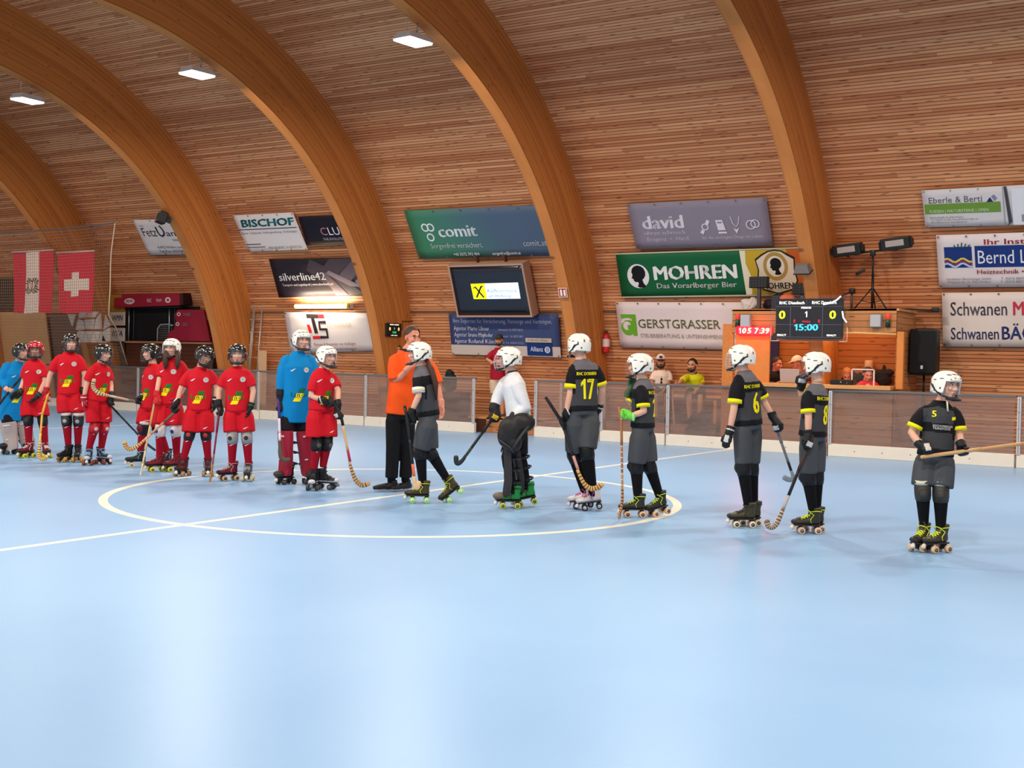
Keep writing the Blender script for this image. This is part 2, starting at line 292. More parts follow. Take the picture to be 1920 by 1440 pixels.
  'hd': {'b':(-15.99,20.63),'az':0,'head':(-0.007,0.0,1.612,15,0,0),'nb':(-0.004,-0.0,1.441),'arms':[[(-0.151,-0.0,1.358),(-0.176,-0.05,1.14),(-0.06,-0.28,1.032),(0.002,-0.34,1.034),'relax'],[(0.158,0.0,1.364),(0.201,-0.05,1.148),(0.132,-0.28,1.036),(0.081,-0.34,1.036),'relax']],'hip':(0.006,-0.0,0.937),'legs':[[(-0.055,-0.42,0.911),(-0.05,-0.4,0.538),0,0],[(0.159,-0.42,0.915),(0.164,-0.4,0.542),0,0]]},
  'white': {'b':(-9.91,20.95),'az':0,'head':(-0.04,-0.06,1.491,-8,0,0),'nb':(-0.022,-0.03,1.329),'arms':[[(-0.159,-0.0,1.286),(-0.202,-0.06,1.104),(-0.139,-0.33,0.89),(-0.094,-0.38,0.863),'relax'],[(0.145,-0.0,1.292),(0.131,-0.06,1.1),(-0.03,-0.34,0.903),(-0.086,-0.4,0.854),'relax']],'hip':(-0.01,-0.0,0.954),'legs':[[(-0.166,-0.4,0.852),(-0.142,-0.36,0.452),-5,0],[(0.043,-0.4,0.856),(0.048,-0.36,0.456),8,0]]},
  'yel': {'b':(-9.27,20.95),'az':-12,'head':(-0.042,-0.12,1.434,-30,0,0),'nb':(-0.003,-0.08,1.285),'arms':[[(-0.141,-0.08,1.233),(-0.259,-0.3,1.145),(-0.352,-0.55,1.109),(-0.41,-0.62,1.099),'relax'],[(0.147,-0.02,1.238),(0.148,-0.1,1.07),(-0.046,-0.36,0.915),(-0.113,-0.42,0.876),'relax']],'hip':(0.047,-0.0,0.946),'legs':[[(-0.132,-0.42,0.856),(-0.107,-0.38,0.462),-10,0],[(0.074,-0.42,0.86),(0.08,-0.38,0.466),5,0]]},
  'man1': {'b':(-7.5,20.5),'az':25,'head':(0.006,-0.05,1.497,40,-6,0),'nb':(-0.012,-0.02,1.356),'arms':[[(-0.133,-0.02,1.306),(-0.17,-0.08,1.157),(-0.081,-0.28,1.125),(-0.039,-0.34,1.128),'relax'],[(0.12,0.02,1.311),(0.155,-0.05,1.163),(0.086,-0.28,1.129),(0.038,-0.33,1.129),'relax']],'hip':(-0.008,0.0,0.989),'legs':[[(-0.15,-0.36,0.978),(-0.128,-0.34,0.644),0,0],[(0.007,-0.36,0.981),(0.029,-0.34,0.648),0,0]]},
  'man2': {'b':(-7.06,20.5),'az':-50,'head':(-0.074,-0.05,1.514,-82,-8,0),'nb':(-0.008,-0.02,1.366),'arms':[[(-0.118,-0.06,1.309),(-0.174,-0.12,1.17),(-0.247,-0.28,1.135),(-0.293,-0.32,1.135),'relax'],[(0.124,0.02,1.313),(0.129,-0.05,1.175),(-0.02,-0.25,1.139),(-0.087,-0.3,1.139),'relax']],'hip':(0.025,0.0,1.004),'legs':[[(-0.129,-0.34,0.992),(-0.116,-0.32,0.662),-20,0],[(0.017,-0.34,0.995),(0.031,-0.32,0.665),0,0]]},
  'kid': {'b':(-5.83,20.4),'az':0,'head':(-0.049,-0.08,1.359,0,-25,0),'nb':(-0.032,-0.03,1.252),'arms':[[(-0.153,-0.02,1.213),(-0.209,-0.1,1.098),(-0.164,-0.28,1.13),(-0.143,-0.33,1.14),'relax'],[(0.098,-0.02,1.218),(0.113,-0.1,1.104),(-0.04,-0.28,1.132),(-0.09,-0.33,1.141),'relax']],'hip':(-0.015,-0.0,0.973),'legs':[[(-0.194,-0.34,0.963),(-0.18,-0.32,0.662),0,0],[(-0.035,-0.34,0.966),(-0.021,-0.32,0.665),0,0]]},
  'bent': {'b':(-6.27,20.4),'az':-10,'head':(0.04,-0.08,1.341,-15,-40,0),'nb':(0.077,-0.02,1.242),'arms':[[(-0.04,-0.02,1.203),(-0.094,-0.1,1.086),(-0.058,-0.26,1.118),(-0.033,-0.3,1.128),'relax'],[(0.205,-0.02,1.208),(0.221,-0.1,1.093),(0.085,-0.26,1.121),(0.038,-0.3,1.13),'relax']],'hip':(0.09,0.0,0.96),'legs':[[(-0.075,-0.34,0.95),(-0.062,-0.32,0.646),0,0],[(0.085,-0.34,0.953),(0.099,-0.32,0.649),0,0]]},
 },
 'sticks': {
  's_g1': {'h':'g1','shaft':[(0.179,-0.14,1.155),(0.028,-0.24,0.915),(-0.087,-0.28,0.75)],'blade':[(-0.147,-0.31,0.668),(-0.213,-0.33,0.623),(-0.275,-0.34,0.659)],'m':'dark'},
  's_r3': {'h':'r3','shaft':[(-0.301,-0.06,0.927),(-0.351,-0.14,0.632),(-0.319,-0.3,0.201)],'blade':[(-0.317,-0.32,0.119),(-0.292,-0.33,0.071),(-0.243,-0.33,0.065),(-0.201,-0.33,0.108)],'m':'yellow'},
  's_r5': {'h':'r5','shaft':[(-0.083,-0.06,0.82),(-0.153,-0.1,0.841),(-0.517,-0.24,0.927)],'blade':[(-0.588,-0.27,0.946),(-0.653,-0.28,0.993),(-0.677,-0.28,1.053),(-0.662,-0.28,1.134)],'m':'wood'},
  's_r4': {'h':'r4','shaft':[(0.149,-0.02,0.862),(0.184,-0.04,0.773),(0.456,0.2,0.402)],'blade':[(0.537,0.24,0.302),(0.602,0.26,0.238),(0.685,0.27,0.175)],'m':'graphite'},
  's_r6': {'h':'r6','shaft':[(-0.079,-0.12,0.987),(-0.091,-0.14,0.882),(-0.164,-0.4,0.034)],'blade':[(-0.167,-0.42,-0.003),(-0.161,-0.45,-0.019)],'m':'wood2'},
  's_r7': {'h':'r7','shaft':[(-0.177,-0.06,0.833),(-0.21,-0.1,0.789),(-0.573,-0.34,0.394)],'blade':[(-0.629,-0.36,0.35),(-0.686,-0.36,0.337),(-0.73,-0.36,0.367),(-0.75,-0.36,0.43)],'m':'tape'},
  's_r8': {'h':'r8','shaft':[(-0.225,-0.06,0.894),(-0.225,-0.08,0.808),(-0.272,-0.2,0.12)],'blade':[(-0.278,-0.22,0.054),(-0.288,-0.25,0.001),(-0.282,-0.3,-0.018)],'m':'purple'},
  's_g9': {'h':'g9','shaft':[(-0.182,-0.1,0.981),(-0.17,-0.12,0.896),(-0.136,-0.2,0.456)],'blade':[(-0.13,-0.22,0.379),(-0.109,-0.23,0.313),(-0.066,-0.23,0.29),(-0.012,-0.23,0.303)],'m':'white'},
  's_r10': {'h':'r10','shaft':[(0.116,-0.14,1.039),(0.239,-0.16,0.849),(0.372,-0.2,0.252)],'blade':[(0.402,-0.2,0.171),(0.444,-0.2,0.107),(0.497,-0.2,0.079),(0.579,-0.2,0.104)],'m':'redwood'},
  's_b12': {'h':'b12','shaft':[(-0.204,-0.14,0.986),(-0.168,-0.15,0.841),(-0.081,-0.2,0.207)],'blade':[(-0.07,-0.2,0.18),(-0.054,-0.2,0.175),(-0.039,-0.2,0.24)],'m':'orange'},
  's_g13': {'h':'g13','shaft':[(-0.235,0.06,0.96),(-0.26,0.05,0.863),(-0.531,0.02,0.471)],'blade':[(-0.568,0.02,0.438),(-0.595,0.02,0.443),(-0.602,0.02,0.513)],'m':'graphite2'},
  's_b14': {'h':'b14','shaft':[(-0.444,-0.12,1.118),(-0.284,-0.07,0.881),(-0.088,-0.2,0.34)],'blade':[(-0.045,-0.2,0.272),(0.014,-0.2,0.236),(0.077,-0.2,0.248),(0.134,-0.2,0.286)],'m':'tape2'},
  's_b15': {'h':'b15','shaft':[(-0.271,-0.12,1.045),(-0.25,-0.13,0.955),(-0.223,-0.13,0.222)],'blade':[(-0.227,-0.14,0.136),(-0.246,-0.2,0.067),(-0.265,-0.26,0.019)],'m':'spiral'},
  's_b16': {'h':'b16','shaft':[(0.251,0.05,1.001),(0.277,0.05,0.923),(0.458,0.1,0.462)],'blade':[(0.454,0.1,0.437),(0.41,0.08,0.434),(0.355,0.06,0.459)],'m':'grey'},
  's_b17': {'h':'b17','shaft':[(-0.012,-0.13,0.872),(-0.041,-0.14,0.797),(-0.292,-0.2,0.168)],'blade':[(-0.323,-0.2,0.102),(-0.359,-0.2,0.073),(-0.392,-0.2,0.082),(-0.412,-0.2,0.133)],'m':'tape3'},
  's_b18': {'h':'b18','shaft':[(-0.176,-0.16,0.779),(-0.06,-0.17,0.799),(0.896,-0.25,0.957)],'blade':[(0.981,-0.25,0.972),(1.066,-0.25,0.952),(1.093,-0.25,0.902)],'m':'wood3'},
 },
 'banners': {
  'fetz': [(-23.579,19.86,4.657),(-21.817,19.89,4.596),(-21.725,20.351,3.807),(-23.503,20.333,3.842)],
  'bischof': [(-20.233,19.885,4.611),(-18.404,19.893,4.599),(-18.359,20.347,3.819),(-20.166,20.341,3.824)],
  'clue': [(-18.296,19.948,4.495),(-16.34,19.961,4.477),(-16.145,20.308,3.884),(-18.345,20.293,3.908)],
  'silver': [(-19.624,20.442,3.646),(-16.73,20.463,3.618),(-16.635,20.828,2.819),(-19.665,20.838,2.789)],
  'its': [(-19.551,20.902,2.457),(-17.005,20.908,2.427),(-16.933,21.085,1.606),(-19.518,21.104,1.495)],
  'comit': [(-15.385,19.948,4.497),(-11.902,19.973,4.457),(-11.84,20.52,3.522),(-15.379,20.503,3.551)],
  'allianz': [(-14.888,20.915,2.411),(-12.199,20.915,2.395),(-12.225,21.104,1.534),(-14.897,21.094,1.556)],
  'david': [(-10.265,20.01,4.389),(-7.578,20.03,4.366),(-7.6,20.485,3.58),(-10.282,20.478,3.596)],
  'mohren': [(-10.738,20.513,3.531),(-7.122,20.504,3.538),(-7.123,20.852,2.723),(-10.754,20.851,2.708)],
  'gerst': [(-10.899,20.866,2.628),(-8.204,20.88,2.6),(-8.148,21.056,1.731),(-10.871,21.056,1.755)],
  'eberle': [(-4.967,20.046,4.34),(-2.819,20.04,4.339),(-2.82,20.393,3.747),(-4.97,20.366,3.781)],
  'bernd': [(-4.814,20.439,3.652),(-2.554,20.45,3.643),(-2.547,20.834,2.808),(-4.831,20.831,2.822)],
  'schwan': [(-4.789,20.844,2.734),(-2.577,20.846,2.734),(-2.56,21.03,1.861),(-4.791,21.037,1.841)],
 },
}
FL1, FL2 = (-26.533, -24.989, 3.843, 2.355), (-24.81, -23.491, 3.781, 2.351)
NE, NR, NZ = [(-24.023, 1.056), (-23.386, 1.577), (-22.635, 2.184), (-22.559, 2.967), (-22.554, 3.634), (-22.424, 4.404)], -22.424, 4.434
# ------------------------------------------------------------------ hall: floor, vaulted shell, arches
PIN = [(20.32, 0), (20.21, .94), (19.66, 2.72), (18.7, 4.28), (17.41, 5.51), (15.91, 6.35), (14.35, 6.84), (12.83, 7.05), (10.4, 7.15)]
POUT = [(21.37, 0), (21.25, 1.04), (20.82, 3.08), (19.78, 4.87), (18.35, 6.3), (16.68, 7.33), (14.89, 7.95), (13.0, 8.3), (10.4, 8.45)]
def spline(P, n=6):
    P = [V3(p) for p in P]; Q = [2*P[0]-P[1]]+P+[np.array((2*P[-1][0]-P[-2][0], P[-2][1]))]; out = []
    for i in range(1, len(Q)-2):
        a, b, c, d = Q[i-1:i+3]
        for k in range(n):
            t = k/n
            out.append(.5*(2*b+(c-a)*t+(2*a-5*b+4*c-d)*t*t+(3*b-a-3*c+d)*t**3))
    out.append(P[-1]); return np.array(out)
CIN, COUT = spline(PIN), spline(POUT)
def mirror(C): return np.vstack([C, np.stack([20.8-C[::-1][1:, 0], C[::-1][1:, 1]], 1)])
def wallY(z): return float(np.interp(z, COUT[:, 1], COUT[:, 0]))
def with_uv(o, uvs):
    me = o.data; l = me.uv_layers.new(name='UVMap')
    for p in me.polygons:
        for li, vi in zip(p.loop_indices, p.vertices): l.data[li].uv = uvs[vi]
M_PLANK = wood_planks('spruce_battens', .062, (184, 108, 66), (232, 162, 112), groove=.15, seg=3.6)
def shell(name, C, arc0, x0, x1, step=4.7292):
    xs = list(np.arange(x0, x1, step))+[x1]; V = []; UV = []
    arc = np.concatenate([[0], np.cumsum(np.linalg.norm(np.diff(C, axis=0), axis=1))])+arc0
    for x in xs:
        for (y, z), a in zip(C, arc): V.append((x, y, z)); UV.append((x, a))
    n = len(C); F = [(i*n+j, i*n+j+1, (i+1)*n+j+1, (i+1)*n+j) for i in range(len(xs)-1) for j in range(n-1)]
    m = MB(); m.add(V, F); o = m.out(name, M_PLANK); with_uv(o, UV); struct(o); return o
FULL = mirror(COUT); XL, XR = -38.0, 10.0
zi = int(np.argmax(COUT[:, 1] > 2.45)); a_low = float(np.sum(np.linalg.norm(np.diff(COUT[:zi+1], axis=0), axis=1)))
shell('wall_back', COUT[:zi+1], 0, XL, XR)
top = FULL[zi:]; cut = int(np.argmax(top[:, 0] < 4.2)); shell('ceiling', top[:cut], a_low, XL, XR)
fl = MB(); fl.box((XL, -9, -.2), (XR, 22, 0)); struct(fl.out('floor', floor_mat(), smooth=False))
for nm, x in (('wall_left', XL), ('wall_right', XR)):
    m = MB(); V = [(x, y, z) for y, z in top[:cut]]+[(x, y, z) for y, z in COUT[:zi+1]]
    ring = [(x, y, z) for y, z in FULL[:zi+cut]]+[(x, 4.2, 0)]; m.add(ring, [tuple(range(len(ring)))])
    o = m.out(nm, M_PLANK, smooth=False); with_uv(o, [(p[1], p[2]) for p in ring]); struct(o)
def glulam(name, c1, c2):
    s = NT(name); uv = s.n('ShaderNodeUVMap').outputs[0]; u, v, _ = s.sep(uv)
    lam = s.math('FLOOR', s.math('DIVIDE', v, .042)); lr = s.white(s.comb(lam, 2.1))
    gr = s.noise(s.comb(s.math('MULTIPLY', u, .9), s.math('MULTIPLY', v, 38.), s.math('MULTIPLY', lr, 9.)), 1.0, 4.)
    f = s.math('ADD', s.math('MULTIPLY', lr, .35), s.math('MULTIPLY', gr, .65))
    col = s.mix(s.step(f, .15, .85), rgb(*c1), rgb(*c2))
    vo = s.n('ShaderNodeTexVoronoi'); vo.voronoi_dimensions = '2D'; vo.inputs['Scale'].default_value = 1.
    s.l(s.comb(s.math('MULTIPLY', u, 2.2), s.math('MULTIPLY', v, 9.)), vo.inputs['Vector'])
    k = s.math('MULTIPLY', s.math('SUBTRACT', 1., s.step(vo.outputs['Distance'], .03, .12)), s.math('GREATER_THAN', s.sep(vo.outputs['Color'])[0], .72))
    col = s.mix(s.math('MULTIPLY', k, .7), col, rgb(78, 44, 22))
    ln = s.step(s.math('ABSOLUTE', s.math('SUBTRACT', s.math('FRACT', s.math('DIVIDE', v, .042)), .5)), .44, .5)
    col = s.mix(s.math('MULTIPLY', ln, .25), col, rgb(92, 54, 28))
    s.l(col, s.b.inputs['Base Color']); s.b.inputs['Roughness'].default_value = .5; s.b.inputs['Specular IOR Level'].default_value = .3
    return s.m
M_GLU = glulam('glued_laminated_spruce', (170, 98, 44), (206, 128, 62))
def arch(idx, X):
    I, O = mirror(CIN), mirror(COUT); I = I[I[:, 0] > 3.6]; n = len(I); O = O[:n]
    arc = np.concatenate([[0], np.cumsum(np.linalg.norm(np.diff(I, axis=0), axis=1))]); d = np.linalg.norm(O-I, axis=1)
    th = .24; V = []; UV = []; F = []
    def strip(a, b):
        base = len(V)
        for i in range(n):
            for p, uvv in (a(i), b(i)): V.append(p); UV.append(uvv)
        for i in range(n-1): F.append((base+2*i, base+2*i+1, base+2*i+3, base+2*i+2))
    pt = lambda C, i, x: (x, C[i][0], C[i][1])
    strip(lambda i: (pt(I, i, X), (arc[i], .01)), lambda i: (pt(O, i, X), (arc[i], d[i])))
    strip(lambda i: (pt(O, i, X-th), (arc[i], 3+d[i])), lambda i: (pt(I, i, X-th), (arc[i], 3.)))
    strip(lambda i: (pt(I, i, X-th), (arc[i], 6.004)), lambda i: (pt(I, i, X), (arc[i], 6.036)))
    m = MB(); m.add(V, F); o = m.out('trim_%d' % idx, M_GLU, smooth=False); with_uv(o, UV); struct(o); return o
AX = [-6.499-4.7292*k for k in range(-2, 7)]
for i, x in enumerate(AX): arch(i+1, x)
# thin rail along the wall where the battens change direction
for i in range(len(AX)-1):
    m = MB(); y = wallY(2.45); m.rbox((AX[i+1]+.01, y-.035, 2.43), (AX[i]-.25, y+.03, 2.475), .006)
    struct(m.out('trim_%d' % (20+i), mat('rail_brown', (110, 72, 44)), smooth=False))

# ------------------------------------------------------------------ ceiling lamps
M_WHITE = mat('white_plastic', (225, 224, 222), .4); M_LED = mat('lamp_diffuser', (255, 252, 244), .4, emit=6.)
M_BLACK = mat('black_plastic', (22, 22, 24), .45); M_STEEL = mat('brushed_steel', (170, 170, 172), .3, metal=.9)
M_CABLE = mat('beige_cable', (225, 200, 170), .5)
def make_lamp():
    r = thing('ceiling_lamp', None, 'lamp')
    m = MB(); m.add([(-.19, -.27, .0), (.19, -.27, .0), (.19, .27, .0), (-.19, .27, .0), (-.14, -.22, .1), (.14, -.22, .1), (.14, .22, .1), (-.14, .22, .1)],
          [(0, 1, 5, 4), (1, 2, 6, 5), (2, 3, 7, 6), (3, 0, 4, 7), (4, 5, 6, 7), (3, 2, 1, 0)]); m.out('housing', M_WHITE, r, smooth=False)
    m = MB(); m.rbox((-.175, -.255, -.03), (.175, .255, -.002), .008); m.out('diffuser', M_LED, r, smooth=False)
    m = MB(); m.tube([(0, -.1, .1), (-.05, -.12, .2), (-.06, -.1, .33), (-.02, -.09, .46)], .008, seg=6); m.out('cable', M_CABLE, r)
    m = MB(); m.tube([(0, .08, .1), (.02, .08, .42)], .012, seg=6); m.out('hanger', M_STEEL, r)
    ld = bpy.data.lights.new('lamp_light', 'AREA'); ld.shape = 'RECTANGLE'; ld.size = .34; ld.size_y = .5; ld.energy = LAMP_W; ld.color = (1, .93, .82); ld.spread = PI
    lo = bpy.data.objects.new('lamp_light', ld); COL.objects.link(lo); lo.parent = r; lo.location = (0, 0, -.045)
    return r
lamp0 = make_lamp(); first = True
LL = {0: 'white ceiling lamp cut by the top edge, right of the middle arch', 1: 'white ceiling lamp hanging left of the tall arch above the green-grey banner',
      2: 'white ceiling lamp on a curved cable below the second arch from the left', 3: 'leftmost white ceiling lamp, hanging beside the left arch'}
for row, (y, z) in enumerate(((15.0, 6.36), (5.8, 6.36))):
    for k in range(-2, 6):
        L = lamp0 if first else copy_tree(lamp0); first = False
        yy, zz = (14.35, 6.33) if (row, k) == (0, 0) else (y, z)
        if k >= 3:
            for c in L.children:
                if c.type == 'LIGHT': c.data = c.data.copy(); c.data.energy = LAMP_W*.45
        L.location = (-6.499-4.7292*k-.22, yy, zz)
        L.rotation_euler = (0, .06*math.sin(k*3.), .1*math.sin(k*5.))
        if row == 0 and k in LL: L['label'] = LL[k]
        else: L['label'] = 'white ceiling lamp hanging from an arch outside the view'; L['group'] = 'ceiling lamps outside the view'

# ------------------------------------------------------------------ rink barrier
def barY(x): return 19.52+(-3.24-x)*.0335
M_KICK = mat('cream_kickboard', (228, 216, 200), .5, var=.06, bscale=6); M_POST = mat('galvanised_post', (205, 203, 205), .4, metal=.25); M_RAIL = mat('dark_top_rail', (104, 100, 100), .5)
def pane_mat():
    m = bpy.data.materials.new('scuffed_acrylic'); m.use_nodes = True; nt = m.node_tree; nt.nodes.remove(nt.nodes['Principled BSDF'])
    out = [n for n in nt.nodes if n.type == 'OUTPUT_MATERIAL'][0]
    tr = nt.nodes.new('ShaderNodeBsdfTransparent'); tr.inputs[0].default_value = (.93, .9, .89, 1)
    df = nt.nodes.new('ShaderNodeBsdfDiffuse'); df.inputs[0].default_value = rgb(170, 144, 132)
    gl = nt.nodes.new('ShaderNodeBsdfGlossy'); gl.inputs['Roughness'].default_value = .12
    tc = nt.nodes.new('ShaderNodeTexCoord'); mp = nt.nodes.new('ShaderNodeMapping'); mp.inputs['Scale'].default_value = (.8, 3, 5); no = nt.nodes.new('ShaderNodeTexNoise'); no.inputs['Scale'].default_value = 2.; no.inputs['Detail'].default_value = 6
    nt.links.new(tc.outputs['Object'], mp.inputs[0]); nt.links.new(mp.outputs[0], no.inputs['Vector'])
    mr = nt.nodes.new('ShaderNodeMapRange'); mr.inputs[1].default_value = .3; mr.inputs[2].default_value = .8; mr.inputs[3].default_value = .14; mr.inputs[4].default_value = .36
    nt.links.new(no.outputs['Fac'], mr.inputs[0])
    a = nt.nodes.new('ShaderNodeMixShader'); nt.links.new(mr.outputs[0], a.inputs[0]); nt.links.new(tr.outputs[0], a.inputs[1]); nt.links.new(df.outputs[0], a.inputs[2])
    b = nt.nodes.new('ShaderNodeMixShader'); b.inputs[0].default_value = .04; nt.links.new(a.outputs[0], b.inputs[1]); nt.links.new(gl.outputs[0], b.inputs[2])
    nt.links.new(b.outputs[0], out.inputs['Surface']); return m
M_PANE = pane_mat()
def barrier(x0, x1, label, posts=(True, True), wide=False):
    y0, y1 = barY(x0), barY(x1); L = math.hypot(x1-x0, y1-y0); r = thing('barrier_section', label, 'barrier', (x0, y0, 0), math.atan2(y1-y0, x1-x0))
    m = MB(); m.rbox((.005, -.03, 0), (L-.005, .05, .205), .008)
    for k in range(1, int(L/.45)): m.ell((k*.45, -.031, .1), (.012, .004, .012), 1, seg=8, rings=5)
    m.out('kickboard', [M_KICK, M_STEEL], r, smooth=False)
    m = MB(); m.box((.02, .0, .205), (L-.02, .012, 1.06)); m.out('pane', M_PANE, r, smooth=False)
    m = MB(); m.rbox((0, -.02, 1.06), (L, .04, 1.1), .008); m.out('top_rail', M_RAIL, r, smooth=False)
    for e, xx in zip(posts, (.03, L-.03)):
        if e:
            m = MB(); m.rbox((xx-.028, -.045, .2), (xx+.028, .0, 1.07), .006); m.rbox((xx-.006, -.052, .21), (xx+.006, -.045, 1.06), .003, 1)
            for z in (.35, .6, .85): m.ell((xx, -.05, z), (.014, .012, .014), 1, seg=8, rings=5)
            m.out('post', [M_POST, M_STEEL], r, smooth=False)
barrier(-27.6, -23.72, 'rink barrier section below the flags, left of the red dugout', (True, False))
barrier(-23.7, -19.46, 'rink barrier section in front of the red dugout and the left arch')
barrier(-19.44, -16.34, 'rink barrier section below the white banner with the red and black logo', (False, False))
barrier(-16.32, -13.44, 'rink barrier section behind the referee, ending at the open gate')
barrier(-12.03, -10.6, 'short rink barrier section right of the open gate')
barrier(-10.58, -9.24, 'rink barrier section in front of the man in the white cap', (True, False))
barrier(-9.22, -6.27, 'rink barrier section with a leaning pole, left of the scorer desk', (True, False))
barrier(-6.25, -3.35, 'rink barrier section in front of the right half of the scorer booth and the loudspeaker', (True, False))
barrier(-3.33, -.4, 'rink barrier section at the right edge behind the skater with the stick', (True, True))
# ------------------------------------------------------------------ banners on the curved wall
M_EYE = mat('eyelet_metal', (120, 110, 100), .4, metal=.6)
def quadmap(c):
    TL, TR, BR, BL = [V3(p) for p in c]
    n = unit(np.cross(TR-TL, BL-TL)); n = n if n[1] < 0 else -n
    return (lambda u, v, o=0.: (TL*(1-u)+TR*u)*(1-v)+(BL*(1-u)+BR*u)*v+n*o), np.linalg.norm(TR-TL), np.linalg.norm(BL-TL)
class Print:
    """flat graphics on a quad: u right, v down, both 0..1"""
    def __init__(s, corners, bg, thick=.004, lift=.0):
        s.q, s.w, s.h = quadmap(corners); s.mb = MB(); s.mats = []; s.k = 0; s.lift = lift
        nx, ny = 14, 6; bgm = s.mi(bg); V = []; F = []
        def sag(u, v): return .0012*math.sin(u*9+v*4+s.w)*math.sin(PI*v)
        s.sag = sag
        for j in range(ny+1):
            for i in range(nx+1): V.append(s.q(i/nx, j/ny, lift+sag(i/nx, j/ny)))
        for j in range(ny):
            for i in range(nx):
                a = j*(nx+1)+i; F.append((a, a+nx+1, a+nx+2, a+1))
        b = len(V); V += [V3(p)-(s.q(.5, .5, thick)-s.q(.5, .5, 0)) for p in V]
        F += [tuple(reversed([x+b for x in f])) for f in F]
        rim = [i for i in range(nx+1)]+[j*(nx+1)+nx for j in range(1, ny+1)]+[ny*(nx+1)+i for i in range(nx-1, -1, -1)]+[j*(nx+1) for j in range(ny-1, 0, -1)]
        F += [(rim[i], rim[(i+1) % len(rim)], rim[(i+1) % len(rim)]+b, rim[i]+b) for i in range(len(rim))]
        s.mb.add(V, F, bgm)
    def mi(s, m):
        if isinstance(m, tuple): m = mat('print_%d_%d_%d' % m, m, .55, .25, bump=.25, bscale=3.)
        if m not in s.mats: s.mats.append(m)
        return s.mats.index(m)
    def put(s, P, F, col):
        s.k += 1; o = s.lift+.005+.0012*min(s.k, 18)
        s.mb.add([s.q(u, v, o+s.sag(u, v)) for u, v in P], F, s.mi(col)); return s
    def text(s, t, u, v, h, col, w=None, bold=0., shear=0., align='l'):
        """baseline left at (u, v); cap height h; stretched to width w (all fractions)"""
        V, F, tw = text_geo(t, bold, shear)
        if not len(V): return s
        sx = w/tw if w else h*s.h/s.w
        u0 = u if align == 'l' else u-sx*tw/2 if align == 'c' else u-sx*tw
        return s.put([(u0+p[0]*sx, v-p[1]*h) for p in V], F, col)
    def poly(s, P, col): return s.put(P, [tuple(range(len(P)))], col)
    def rect(s, u0, v0, u1, v1, col):
        n = max(1, int((u1-u0)*12)); P = []; F = []
        for i in range(n+1): uu = u0+(u1-u0)*i/n; P += [(uu, v0), (uu, v1)]
        for i in range(n): F.append((2*i, 2*i+1, 2*i+3, 2*i+2))
        return s.put(P, F, col)
    def disc(s, u, v, r, col, r2=None, n=28, sx=1.):
        """r as a fraction of the height"""
        P, F = disc(r, n, r2, sx=sx); return s.put([(u+p[0]*s.h/s.w, v+p[1]) for p in P], F, col)
    def line(s, P, wd, col):
        """polyline of width wd (fraction of height)"""
        a = s.h/s.w; Q = [np.array((p[0]/a, p[1])) for p in P]; L = []; R = []
        for i in range(len(Q)):
            t = unit(Q[min(i+1, len(Q)-1)]-Q[max(i-1, 0)]); n = np.array((-t[1], t[0]))*wd/2
            L.append(((Q[i]+n)[0]*a, (Q[i]+n)[1])); R.append(((Q[i]-n)[0]*a, (Q[i]-n)[1]))
        n = len(Q); return s.put(L+R, [(i, i+1, n+i+1, n+i) for i in range(n-1)], col)
    def eyelets(s, n):
        for i in range(n):
            for v in (.03, .97): s.disc(.015+.97*i/(n-1), v, .018, M_EYE)
        return s
    def out(s, name, label, cat='banner', parent=None):
        o = s.mb.out(name, s.mats, parent, smooth=True)
        if label: tag(o, label, cat)
        return o
WH = (226, 216, 212); BK = (18, 18, 24); GY = (120, 116, 120)
def gradient(name, a, b, O, D):
    s = NT(name); g = s.n('ShaderNodeNewGeometry').outputs['Position']; x, y, z = s.sep(g)
    t = s.math('ADD', s.math('MULTIPLY', s.math('SUBTRACT', x, O[0]), D[0]), s.math('MULTIPLY', s.math('SUBTRACT', z, O[1]), D[1]))
    s.l(s.mix(s.step(t, 0, 1), rgb(*a), rgb(*b)), s.b.inputs['Base Color']); s.b.inputs['Roughness'].default_value = .55
    bp = s.n('ShaderNodeBump'); bp.inputs['Strength'].default_value = .3; bp.inputs['Distance'].default_value = .02
    s.l(s.noise(g, 2.5), bp.inputs['Height']); s.l(bp.outputs['Normal'], s.b.inputs['Normal']); return s.m
BN = DATA['banners']
# white banner half behind the left arch
p = Print(BN['fetz'], WH)
p.text('Fetz', .08, .47, .24, (60, 52, 62), w=.27).text('ani', .53, .47, .17, (60, 52, 62), w=.22).text('el', .76, .47, .22, (60, 52, 62))
p.line([(.385, .2), (.385, .36), (.4, .43), (.44, .47), (.49, .42), (.505, .33), (.49, .24), (.465, .17)], .05, (50, 44, 54))
p.text('Ofen', .08, .2, .055, (150, 140, 150)).poly([(.575, .02), (.6, .07), (.59, .13), (.565, .1)], BK)
p.text('Schulen', .6, .6, .06, (80, 72, 84)).text('A-6922 Wolfurt, Lauterach', .24, .81, .07, (90, 80, 90), w=.6).text('Tel./Fax: 05574/8', .24, .93, .075, (80, 70, 84), w=.5).eyelets(4)
p.out('advertising_banner', 'white banner with thin dark lettering half hidden by the left arch')
p = Print(BN['bischof'], WH); T = (0, 120, 122)
p.text('BISCHOF', .075, .33, .2, BK, w=.9, bold=.05, shear=.15).text('BISCHOF', .085, .315, .17, T, w=.88, bold=.012, shear=.15)
p.rect(.0, .385, .97, .405, (50, 46, 60)).text('Bauen  Umbauten  Außengestaltung  Grabanlagen', .03, .52, .06, (140, 120, 140), w=.92)
p.rect(.02, .79, .27, .81, (60, 56, 70)).rect(.02, .87, .33, .885, (60, 56, 70)).text('6922 WOLFURT, Tel. 05574/71524', .38, .94, .06, (110, 100, 116), w=.55).eyelets(5)
p.out('advertising_banner', 'white banner with teal block lettering right of the left arch')
p = Print(BN['clue'], (14, 14, 30))
